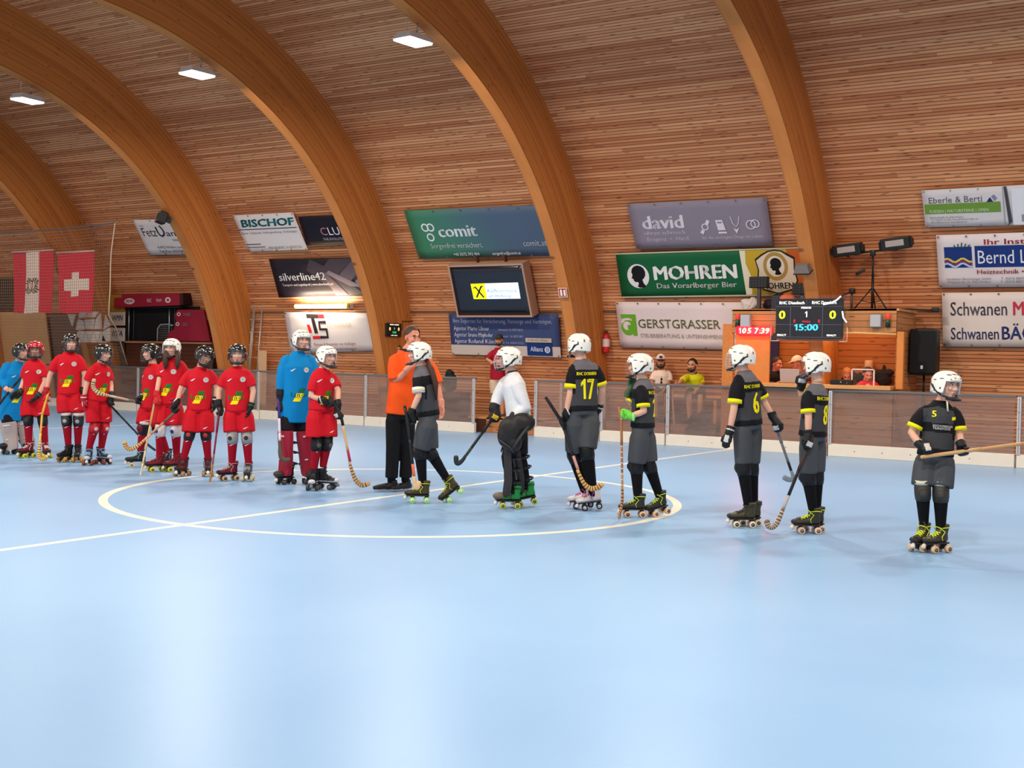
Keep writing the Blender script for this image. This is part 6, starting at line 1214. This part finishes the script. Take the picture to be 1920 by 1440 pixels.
    if gl:
        for i, a in enumerate(arms):
            if i in bare: continue
            g_ = gl[i] if isinstance(gl, list) else gl
            if g_ is None: continue
            c1, c2 = g_[:2]; kk = g_[2] if len(g_) > 2 else 1.35; b = MB(); R, O = place_hand(b, a, sides[i], L, f, sdirs[i], kk, .92*k); A, F = remesh(b, .0072, 1); B = MB()
            loc = (A-O)@R; I = [1 if (loc[list(q)].mean(0)[2] > .008 and .02 < loc[list(q)].mean(0)[0] < .085 and abs(loc[list(q)].mean(0)[1]) < .022) or loc[list(q)].mean(0)[0] < -.03 and loc[list(q)].mean(0)[0] > -.042 else 0 for q in F]
            B.add(A, F, I); B.out('glove', [mat('glove_%d_%d_%d' % c1, c1, .6), mat('glove_%d_%d_%d' % c2, c2, .6)], root)
    for nm, mb_, ms in S.get('extra', []): mb_.out(nm, ms, root)
    return root
# ------------------------------------------------------------------ the players, referee and spectators
W_, D_, GRN, YEL, DGR = (232, 228, 226), (46, 40, 70), (24, 128, 44), (252, 232, 16), (44, 66, 22)
def red_prints(th):
    team_logo(th(True, .3))
    t = th(True, .7, .078); P, F = disc(.03, 18); t(P, F, 0, 1); P, F = disc(.024, 16, .02); t(P, F, 0, 2); P, F = disc(.008, 8); t(P, F, 0, 2)
    th(True, .7, -.075)([(-.03, -.012), (-.014, -.02), (.0, -.012), (.034, .016), (.006, .008), (-.008, -.002)], [tuple(range(6))], 0, 1)
def num_back(n, sp=.2, w=.1, tx=.0):
    def fn(th):
        t = th(False, .69, tx); V, F, tw = text_geo('RHC DORNBIRN', .03); s_ = .22/tw; t([(-.11+p[0]*s_, p[1]*.032) for p in V], F, 0, 3)
        t = th(False, .2, tx); V, F, tw = text_geo(n, .05); s_ = w/tw; t([(-w/2+p[0]*s_, p[1]*sp) for p in V], F, 0, 3)
    return fn
def chest5(th):
    t = th(True, .72, -.075); V, F, tw = text_geo('5', .04); t([(p[0]*.035/tw, p[1]*.05) for p in V], F, 0, 3)
    t = th(True, .68, .085); t([(0, 0), (.034, .004), (.034, .03), (0, .026)], [(0, 1, 2, 3)], 0, 3)
    for i, s in enumerate(('BISCHOFBERGER', 'TRANSPORTE')): t = th(True, .53-.05*i, -.06); V, F, tw = text_geo(s, .01); w = .16-.02*i; t([(p[0]*w/tw, p[1]*.018) for p in V], F, 0, 1)
def back_panels(t, u, fr, sl):
    if sl: return 0
    if t > .8: return 5
    if t > .6 or t < .06 or u > .15: return 0
    return 4
def front_panels(t, u, fr, sl):
    if sl or t > .93-u*.6: return 0
    if .42 < t < .6 or t < .1: return 0
    return 4
BLK = dict(shirt=(18, 17, 22), shirt_cols=[W_, D_, (250, 232, 20), (62, 62, 66), (104, 100, 106)], cuff=3, panels=back_panels, shorts=(72, 74, 78), short_len=.92, short_r=(.09, .078), sock=(16, 15, 19), sock_up=.5, hem=-.05, helmet='white', short_top=.2)
def sk(boot, sole=(30, 27, 28), wheel=(214, 206, 90), hub=(60, 50, 30), lace=(210, 226, 40), stop=(226, 216, 200)): return dict(boot=boot, sole=sole, wheel=wheel, hub=hub, lace=lace, stop=stop)
RB = dict(shirt=RED['shirt'], shorts=RED['shorts'], sock=RED['sock'], sock_mark=1, prints=[red_prints], short_len=.84, short_r=(.104, .106), hem=-.1, glove=((20, 20, 22), (226, 222, 220)), short_mark=(1, 1), helmet='black', top=None)
def st(base, **kw): d = dict(base); d.update(kw); return d
def stick_dir(k):
    P = DATA['sticks'][k]['shaft']; return unit(V3(P[-1])-V3(P[0]))
def BLU(**kw): return st(dict(shirt=(0, 130, 196), shirt_cols=[W_, D_, (20, 110, 70), YEL, DGR], prints=[red_prints], sleeve=1.75, sleeve_r=.07, hem=-.22, shirt_w=1.1, wide=1.06, shorts=(22, 20, 26), short_len=.7, sock=(22, 20, 26), glove=((20, 20, 22), (40, 40, 44), 1.7)), **kw)
PEOPLE = [
 ('g1', 'goalkeeper in blue at the far left edge, black helmet, pale leg pads', BLU(helmet='black', bare=[0], legpad=((176, 160, 156), (220, 210, 206)), skate=sk((40, 34, 34), wheel=(70, 66, 66)), sdir=[stick_dir('s_g1'), stick_dir('s_g1')], k=.98)),
 ('r2', 'skater in red with a red helmet beside the far left goalkeeper', st(RB, helmet='red', cage='dark', glove=((24, 34, 28), (60, 90, 70)), knee=((22, 21, 24), (30, 28, 30), (60, 58, 60)), skate=sk((120, 16, 34), (60, 20, 26), (214, 206, 40), (110, 100, 20), (226, 206, 200)))),
 ('r3', 'tallest skater in red with glint-painted black helmet holding a yellow stick', st(RB, glove=[((190, 24, 40), (226, 210, 206)), ((20, 20, 22), (60, 60, 62))], knee=((24, 23, 26), (52, 50, 52), (176, 170, 166), (226, 206, 200)), k=1.03, sdir=[stick_dir('s_r3'), None], short_len=.75, skate=sk((26, 26, 24), (22, 22, 22), (206, 150, 50), (120, 84, 30), (30, 30, 30), (150, 100, 40)))),
 ('r4', 'skater in red turned to the right, blue laces, thin dark stick behind the legs', st(RB, glove=[((176, 20, 40), (226, 210, 206)), ((20, 20, 22), (60, 60, 62))], knee=((176, 22, 36), (190, 26, 40), (226, 190, 180)), sdir=[None, stick_dir('s_r4')], skate=sk((40, 44, 64), (200, 204, 214), (140, 66, 50), (60, 40, 40), (140, 186, 214)))),
 ('r5', 'skater in red facing left with raised stick blade, dark red knee pads', st(RB, glove=((22, 22, 24), (226, 222, 220)), knee=((24, 20, 24), (112, 16, 30), (122, 22, 36), (226, 206, 200)), sdir=[stick_dir('s_r5'), None], skate=sk((34, 28, 30), (26, 24, 26), (222, 200, 150), (150, 110, 70), (120, 190, 190)))),
 ('r6', 'long haired girl in red with a white helmet and white and blue knee pads', st(RB, helmet='white', glove=((200, 24, 36), (190, 40, 44)), knee=((226, 214, 208), (222, 214, 214), (28, 52, 120)), hair=(60, 38, 28), cut=0, lock_local=0, locks=[([(.03, -.06, 1.5), (.025, -.1, 1.43), (.03, -.125, 1.35), (.035, -.13, 1.28)], [.03, .036, .034, .012]), ([(.15, -.05, 1.5), (.175, -.09, 1.43), (.18, -.12, 1.35), (.175, -.125, 1.28)], [.03, .036, .034, .012])], sdir=[stick_dir('s_r6'), None], skate=sk((112, 16, 30), (60, 20, 26), (214, 200, 50), (90, 80, 30), (150, 40, 50)))),
 ('r7', 'skater in red with a glint-painted black helmet tilted down, black red knee pads', st(RB, cage='dark', glove=((20, 20, 22), (226, 222, 220)), knee=((24, 20, 22), (30, 26, 28), (200, 50, 50)), short_len=.95, sdir=[stick_dir('s_r7'), None], skate=sk((100, 20, 34), (40, 24, 28), (176, 130, 90), (90, 60, 40), (60, 40, 44)))),
 ('r8', 'skater in red with grey metallic knee caps and a thin purple stick', st(RB, glove=((20, 22, 22), (40, 110, 76)), knee=((160, 156, 156), (170, 164, 162), (60, 40, 44)), sdir=[stick_dir('s_r8'), None], skate=[sk((110, 20, 40), (40, 28, 44), (206, 160, 110), (40, 34, 34), (200, 160, 150)), sk((44, 44, 60), (34, 32, 40), (206, 190, 140), (90, 70, 40), (150, 150, 150))])),
 ('g9', 'tall goalkeeper in blue with a white helmet and crimson leg pads', BLU(helmet='white', cage=None, legpad=((156, 18, 44), (206, 170, 150), 0, (60, 50, 46)), k=1.08, skate=sk((36, 34, 34), wheel=(60, 58, 60)), sdir=[stick_dir('s_g9'), None])),
 ('r10', 'skater in red with a white helmet next to the tall blue goalkeeper', st(RB, helmet='white', glove=((20, 20, 22), (206, 200, 196)), knee=((22, 20, 22), (28, 26, 28), (90, 84, 80)), sdir=[stick_dir('s_r10'), stick_dir('s_r10')], short_len=.82, short_r=(.11, .125), skate=sk((26, 26, 30), (206, 206, 210), (60, 58, 62), (120, 116, 116), (40, 40, 44), (120, 116, 112)))),
 ('ref', 'referee in an orange shirt and long black trousers, hand at a player\'s chin', dict(shirt=(255, 88, 24), shirt_name='shirt', shirt_w=1.08, sleeve=.88, sleeve_r=.075, hem=-.06, k=1.12, hs=1.08, skin='red', hair=(74, 50, 36), bare=[0, 1], collar=2, wide=.88, shorts=(20, 19, 22), short_len=1.92, short_r=(.085, .072), sock=(20, 19, 22), shoe=((24, 22, 24), (216, 206, 200), 1.08))),
 ('b12', 'skater with a long brown ponytail and white helmet facing the referee', st(BLK, prints=[num_back('7', .15, .09)], armband=(0, 1), knee=((20, 19, 22), (26, 25, 28), (200, 190, 170)), glove=((20, 20, 22), (226, 222, 220)), hair=(72, 42, 30), cut=0, tails=[([(0, -.03, 1.47), (.055, -.075, 1.37), (.1, -.095, 1.23), (.115, -.095, 1.06)], [.024, .032, .03, .01])], sdir=[stick_dir('s_b12'), None], short_r=(.112, .092), skate=sk((72, 60, 34), (44, 38, 30), (166, 222, 130), (220, 236, 200), (206, 216, 50)))),
 ('g13', 'goalkeeper in a white jersey and black pads facing left', dict(shirt=(226, 224, 226), shirt_cols=[W_, D_, (60, 60, 66)], sleeve=1.85, sleeve_r=.072, hem=-.02, shirt_w=1.08, shorts=(22, 20, 22), short_len=.95, short_r=(.1, .08), sock=(22, 20, 22), helmet='white', cage='white', collar=2, legpad=((52, 46, 46), (90, 84, 82), 1, (112, 98, 80)), glove=[((26, 24, 26), (50, 46, 44), 1.6), ((22, 20, 26), (226, 176, 40), 1.8)], sdir=[V3((-.6, 0, -.8)), stick_dir('s_g13')], skate=sk((30, 140, 62), (36, 34, 34), (190, 196, 80), (90, 90, 40), (40, 44, 40)))),
 ('b14', 'skater number 17 seen from behind with white skates and pink laces', st(BLK, prints=[num_back('17', .2, .15)], k=1.06, glove=((20, 20, 22), (226, 222, 220)), knee=((20, 19, 22), (24, 23, 26), (30, 30, 34)), sdir=[stick_dir('s_b14'), None], hair=(70, 48, 34), short_r=(.108, .09), skate=sk((228, 218, 216), (216, 206, 206), (44, 40, 44), (206, 200, 200), (206, 80, 150), (240, 220, 216)))),
 ('b15', 'skater with green gloves leaning on a spirally taped stick', st(BLK, prints=[num_back('2', .17, .09)], knee=((20, 19, 22), (26, 25, 28), (30, 30, 34)), glove=[((110, 206, 70), (226, 222, 214), 1.35), ((72, 96, 62), (40, 60, 36), 1.1)], sdir=[stick_dir('s_b15'), V3((0, -.2, 1))], short_r=(.1, .09), skate=sk((44, 42, 34), (34, 32, 28), (222, 186, 150), (90, 34, 34), (196, 216, 70)))),
 ('b16', 'skater number 6 seen from behind in front of the scorer booth', st(BLK, prints=[num_back('6', .19, .085)], k=1.02, knee=((20, 19, 22), (26, 25, 28), (206, 196, 170)), glove=((20, 20, 22), (206, 200, 200)), cage='white', hair=(120, 90, 66), sdir=[None, stick_dir('s_b16')], skate=sk((66, 60, 40), (40, 36, 32), (222, 206, 176), (70, 52, 30), (50, 48, 44)))),
 ('b17', 'skater with a hand at the chin and taped stick, second from the right', st(BLK, prints=[num_back('8', .175, .08)], knee=((20, 19, 22), (26, 25, 28), (120, 116, 120)), glove=((20, 20, 22), (206, 200, 200)), hair=(96, 72, 54), sdir=[stick_dir('s_b17'), V3((0, -.2, 1))], skate=sk((54, 48, 38), (34, 32, 30), (222, 190, 170), (120, 90, 60), (206, 226, 30)))),
 ('b18', 'skater number 5 at the right edge facing the camera with a level stick', st(BLK, prints=[chest5], panels=front_panels, k=.98, knee=((58, 54, 50), (60, 56, 52), (70, 66, 60), (214, 206, 180)), glove=((20, 20, 22), (206, 196, 190)), loose_strap=1, sdir=[stick_dir('s_b18'), stick_dir('s_b18')], collar=0, short_len=.86, short_r=(.096, .1), skate=sk((66, 58, 50), (40, 36, 36), (220, 186, 150), (96, 62, 30), (214, 230, 40)))),
]
for key, lab, S in PEOPLE:
    S = dict(S); S.pop('top', None)
    if key == 'g13':
        b = MB(); b.ell((-.05, -.2, .8), (.13, .09, .14)); b.ell((.06, -.2, .87), (.13, .08, .1)); b.ell((-.03, -.2, .67), (.09, .075, .1)); b.ell((-.11, -.2, .74), (.08, .075, .12))
        A, F = remesh(b, .012, 4); e = MB().add(A, F); e.tube([(.13, -.25, .86), (.03, -.285, .72), (-.04, -.27, .6)], [.012, .014, .01], 1, seg=6); e.tube([(-.17, -.25, .7), (-.06, -.28, .63), (-.02, -.27, .57)], .008, 1, seg=6)
        S['extra'] = [('catching_glove', e, [mat('mitt_black', (34, 29, 28), .5, bump=.4, bscale=14), mat('mitt_seam', (64, 58, 56), .6)])]
    person(key, lab, None, S)
def stick(key, label, gripc, shaftc, lowc, bladec, marks=None, group=None):
    d = DATA['sticks'][key]; b_ = DATA['people'][d['h']]['b']; r = thing('hockey_stick', label, 'hockey stick', (b_[0], b_[1], 0), YAW)
    S_ = [V3(p) for p in d['shaft']]; Bl = [V3(p) for p in d['blade']]; top, end = S_[0], S_[-1]; ax = unit(end-top)
    pl = unit(np.cross(ax, unit(Bl[-1]-end))) if np.linalg.norm(np.cross(ax, unit(Bl[-1]-end))) > .05 else V3((1, 0, 0))
    if len(S_) == 3 and np.linalg.norm(np.cross(unit(S_[1]-top), unit(end-S_[1]))) < .2: pass
    def at(t):
        L_ = [np.linalg.norm(S_[i+1]-S_[i]) for i in range(len(S_)-1)]; s = t*sum(L_)
        for i, l_ in enumerate(L_):
            if s <= l_+1e-6: return S_[i]+(S_[i+1]-S_[i])*(s/l_)
            s -= l_
        return end
    seg = lambda t0, t1, w, c, nm: MB().tube([at(t) for t in np.linspace(t0, t1, 6)], [w]*6, 0, seg=8, side=pl).out(nm, mat('stick_%d_%d_%d' % c, c, .45, var=.08, bscale=25), r)
    m = MB(); m.ell(top, (.016, .016, .016), seg=10, rings=7); m.out('knob', mat('stick_%d_%d_%d' % gripc, gripc, .45), r)
    seg(0, .42, (.0135, .0165), gripc, 'grip'); seg(.42, .74, (.0115, .0145), shaftc, 'shaft')
    C = [lerp(top, end, .9)]+[end]+Bl; X = [2*C[0]-C[1]]+C+[2*C[-1]-C[-2]]; P = []
    for i in range(1, len(X)-2):
        for q in range(5):
            t = q/5; a, b, c, e = X[i-1:i+3]; P.append(.5*(2*b+(c-a)*t+(2*a-5*b+4*c-e)*t*t+(3*b-a-3*c+e)*t**3))
    P.append(C[-1]); n = len(P); w = [(.0115, .015+.011*min(1, i/(n*.5))) for i in range(n)]; w[-1] = (.007, .016)
    Pl = [at(t) for t in np.linspace(.74, .9, 4)]
    b = MB(); b.tube(Pl, [(.0115, .015)]*4, 0, seg=8, side=pl); b.out('lower_shaft', mat('stick_%d_%d_%d' % lowc, lowc, .45, var=.1, bscale=25), r)
    b = MB(); b.tube(P, w, 0, seg=10, side=pl); 
    if marks:
        for i in range(2, n-2, 2): b.tube([P[i], lerp(P[i], P[i+1], .55)], [(w[i][0]*1.06, w[i][1]*1.04)]*2, 1, seg=10, side=pl)
    b.out('blade', [mat('stick_%d_%d_%d' % bladec, bladec, .45, var=.12, bscale=25), mat('stick_mark_%s' % ('d' if marks != 'w' else 'w'), (54, 40, 34) if marks != 'w' else (220, 214, 206), .5)], r)
    if marks == 'spiral':
        b = MB()
        for t in np.linspace(.05, .88, 14):
            p = at(t); q = at(t+.014); b.tube([p, q], [(.0128, .0158)]*2, seg=8, side=pl)
        b.out('spiral_tape', mat('tape_cream', (222, 200, 176), .6), r)
    return r
WOOD, WOOD2, DK = (206, 150, 92), (222, 186, 130), (26, 25, 27)
stick('s_g1', 'black goalkeeper stick held across the far left blue goalkeeper', DK, DK, DK, DK)
stick('s_r3', 'yellow hockey stick standing between two skaters in red at the left', (226, 170, 60), (236, 180, 66), (240, 200, 90), (236, 190, 110), 'd')
stick('s_r5', 'pale wooden hockey stick held level with its blade pointing up', (120, 96, 80), (190, 160, 130), (200, 180, 150), (206, 180, 140), 'd')
stick('s_r4', 'thin dark hockey stick slanting behind the skater with blue laces', DK, (50, 44, 42), (56, 50, 48), (70, 64, 64))
stick('s_r6', 'pale wooden stick standing in front of the long haired girl in red', (206, 150, 96), WOOD2, (226, 204, 160), (226, 210, 176))
stick('s_r7', 'wooden hockey stick slanting down left from the skater with the tilted helmet', (96, 72, 70), (180, 130, 96), (214, 160, 130), (214, 160, 90), 'd')
stick('s_r8', 'thin crimson and purple stick beside the skater with grey knee caps', (130, 26, 56), (140, 34, 66), (150, 90, 80), (176, 130, 80))
stick('s_g9', 'white and purple goalkeeper stick with an olive blade before crimson pads', (60, 40, 120), (226, 216, 232), (226, 220, 230), (84, 72, 60))
stick('s_r10', 'wooden hockey stick with a crimson middle held by the red skater in a white helmet', DK, (214, 170, 120), (176, 30, 66), (200, 156, 104), 'd')
stick('s_b12', 'black stick with an orange lower shaft in front of the ponytail skater', DK, DK, (236, 110, 70), (230, 190, 140))
stick('s_g13', 'dark hockey stick held out low by the white goalkeeper', DK, (34, 36, 34), (50, 60, 46), (40, 42, 42))
stick('s_b14', 'black taped stick with a lettered pale blade beside number 17', DK, DK, (206, 150, 140), (222, 170, 90), 'd')
stick('s_b15', 'brown stick with pale spiral tape under the green gloves', (170, 110, 70), (176, 110, 66), (200, 140, 86), (196, 136, 84), 'spiral')
stick('s_b16', 'grey hockey stick swung behind number 6 above the floor', (150, 140, 140), (140, 134, 136), (44, 42, 44), (150, 160, 170))
stick('s_b17', 'black and white taped stick with a brown blade beside number 6', (60, 40, 30), DK, (190, 176, 166), (130, 100, 66), 'w')
stick('s_b18', 'long pale wooden stick held level by the skater at the right edge', (206, 160, 110), WOOD, (222, 178, 120), WOOD2)

# spectators and officials behind the barrier
def crowd(key, lab, S): 
    person(key, lab, None, S, DATA['crowd'][key])
crowd('red', 'man in a crimson polo shirt and beige shorts standing in the rink gate', dict(shirt=(160, 18, 40), shirt_name='polo_shirt', sleeve=.85, k=1.05, skin='tan', hair=(40, 30, 26), cap=((52, 46, 40), (60, 52, 46)), beard=1, bare=[0, 1], shorts=(206, 180, 156), short_len=.95, short_r=(.1, .095), shoe=((60, 56, 54), (200, 196, 190)), collar=0, hem=-.1))
crowd('hd', 'dark haired man seated behind the barrier, hidden by the referee\'s shoulder', dict(shirt=(70, 60, 60), shirt_name='shirt', skin='tan', hair=(34, 26, 24), bare=[0, 1], shorts=(50, 48, 54), short_len=1.9, short_r=(.09, .075), shoe=((40, 38, 38), (90, 88, 86))))
crowd('white', 'man in a white cap and white polo seated behind the barrier', dict(shirt=(234, 206, 190), shirt_name='polo_shirt', sleeve=.85, k=1.08, hs=1.15, skin='deep', beard=1, cap=((232, 206, 190), (92, 34, 40)), cap_mark=1, bare=[0, 1], shorts=(52, 62, 50), short_len=.95, short_r=(.1, .085), shoe=((60, 56, 54), (200, 196, 190)), extra=[]))
crowd('yel', 'bearded man in a yellow shirt leaning on the barrier', dict(shirt=(214, 214, 30), shirt_name='shirt', sleeve=.85, k=1.08, hs=1.12, skin='tan', beard=1, hair=(34, 28, 26), bare=[0, 1], shorts=(44, 46, 44), short_len=.95, short_r=(.1, .085), shoe=((40, 38, 38), (90, 88, 86)), shirt_cols=[W_, (50, 46, 60)], collar=2))
crowd('man1', 'dark haired man in black behind the silver laptop in the scorer booth', dict(shirt=(30, 27, 32), shirt_name='shirt', k=1.05, hs=1.08, skin='red', hair=(56, 42, 34), bare=[0, 1], shorts=(40, 40, 46), short_len=1.9, short_r=(.09, .075), shoe=((40, 38, 38), (90, 88, 86))))
crowd('man2', 'person in a pale peaked cap facing left in the scorer booth', dict(shirt=(150, 100, 96), shirt_name='shirt', k=1.0, hs=1.05, skin='red', cap=((232, 202, 180), (230, 206, 190)), hair=(150, 104, 70), bare=[0, 1], shorts=(40, 40, 46), short_len=1.9, short_r=(.09, .075), shoe=((40, 38, 38), (90, 88, 86))))
crowd('kid', 'dark haired boy in red looking down behind the white frame on the desk', dict(shirt=(196, 28, 50), shirt_name='shirt', k=.95, skin='red', hair=(44, 26, 30), bare=[0, 1], shorts=(40, 40, 46), short_len=1.9, short_r=(.09, .075), shoe=((40, 38, 38), (90, 88, 86))))
crowd('bent', 'person with light brown hair bending behind the black audio box', dict(shirt=(60, 44, 40), shirt_name='shirt', k=.95, skin='red', hair=(186, 112, 62), bare=[0, 1], shorts=(40, 40, 46), short_len=1.9, short_r=(.09, .075), shoe=((40, 38, 38), (90, 88, 86))))
sg_ = thing('sunglasses', 'dark sunglasses hanging from the white polo of the man in the cap', 'sunglasses', (-9.91, 20.9, 0), YAW); wd_ = DATA['crowd']['white']; nx = V3(wd_['nb']); m = MB()
for s_ in (0, 1): m.ell(nx+V3((.01, -.145, -.17-.06*s_)), (.022, .012, .026), seg=10, rings=7)
m.out('lens', M_BLACK, sg_); m = MB(); m.tube([nx+V3((.012, -.14, -.12)), nx+V3((.012, -.15, -.2)), nx+V3((.02, -.145, -.27))], .004, seg=6); m.out('frame', M_BLACK, sg_)
for seat_x, seat_y, z, lab in ((-7.35, 20.5, .325, 'wooden stool row under the two men in the booth'), (-6.05, 20.45, .325, 'wooden stool row under the two people at the right of the booth')):
    r = thing('booth_bench', lab, 'bench', (seat_x, seat_y, z)); m = MB(); m.rbox((-.5, -.12, .4), (.5, .1, .44), .006); m.out('seat', M_PINE, r, smooth=False)
    for x in (-.4, .4): m = MB(); m.rbox((x-.025, -.1, 0), (x+.025, .08, .4), .005); m.out('leg', M_PINE, r, smooth=False)
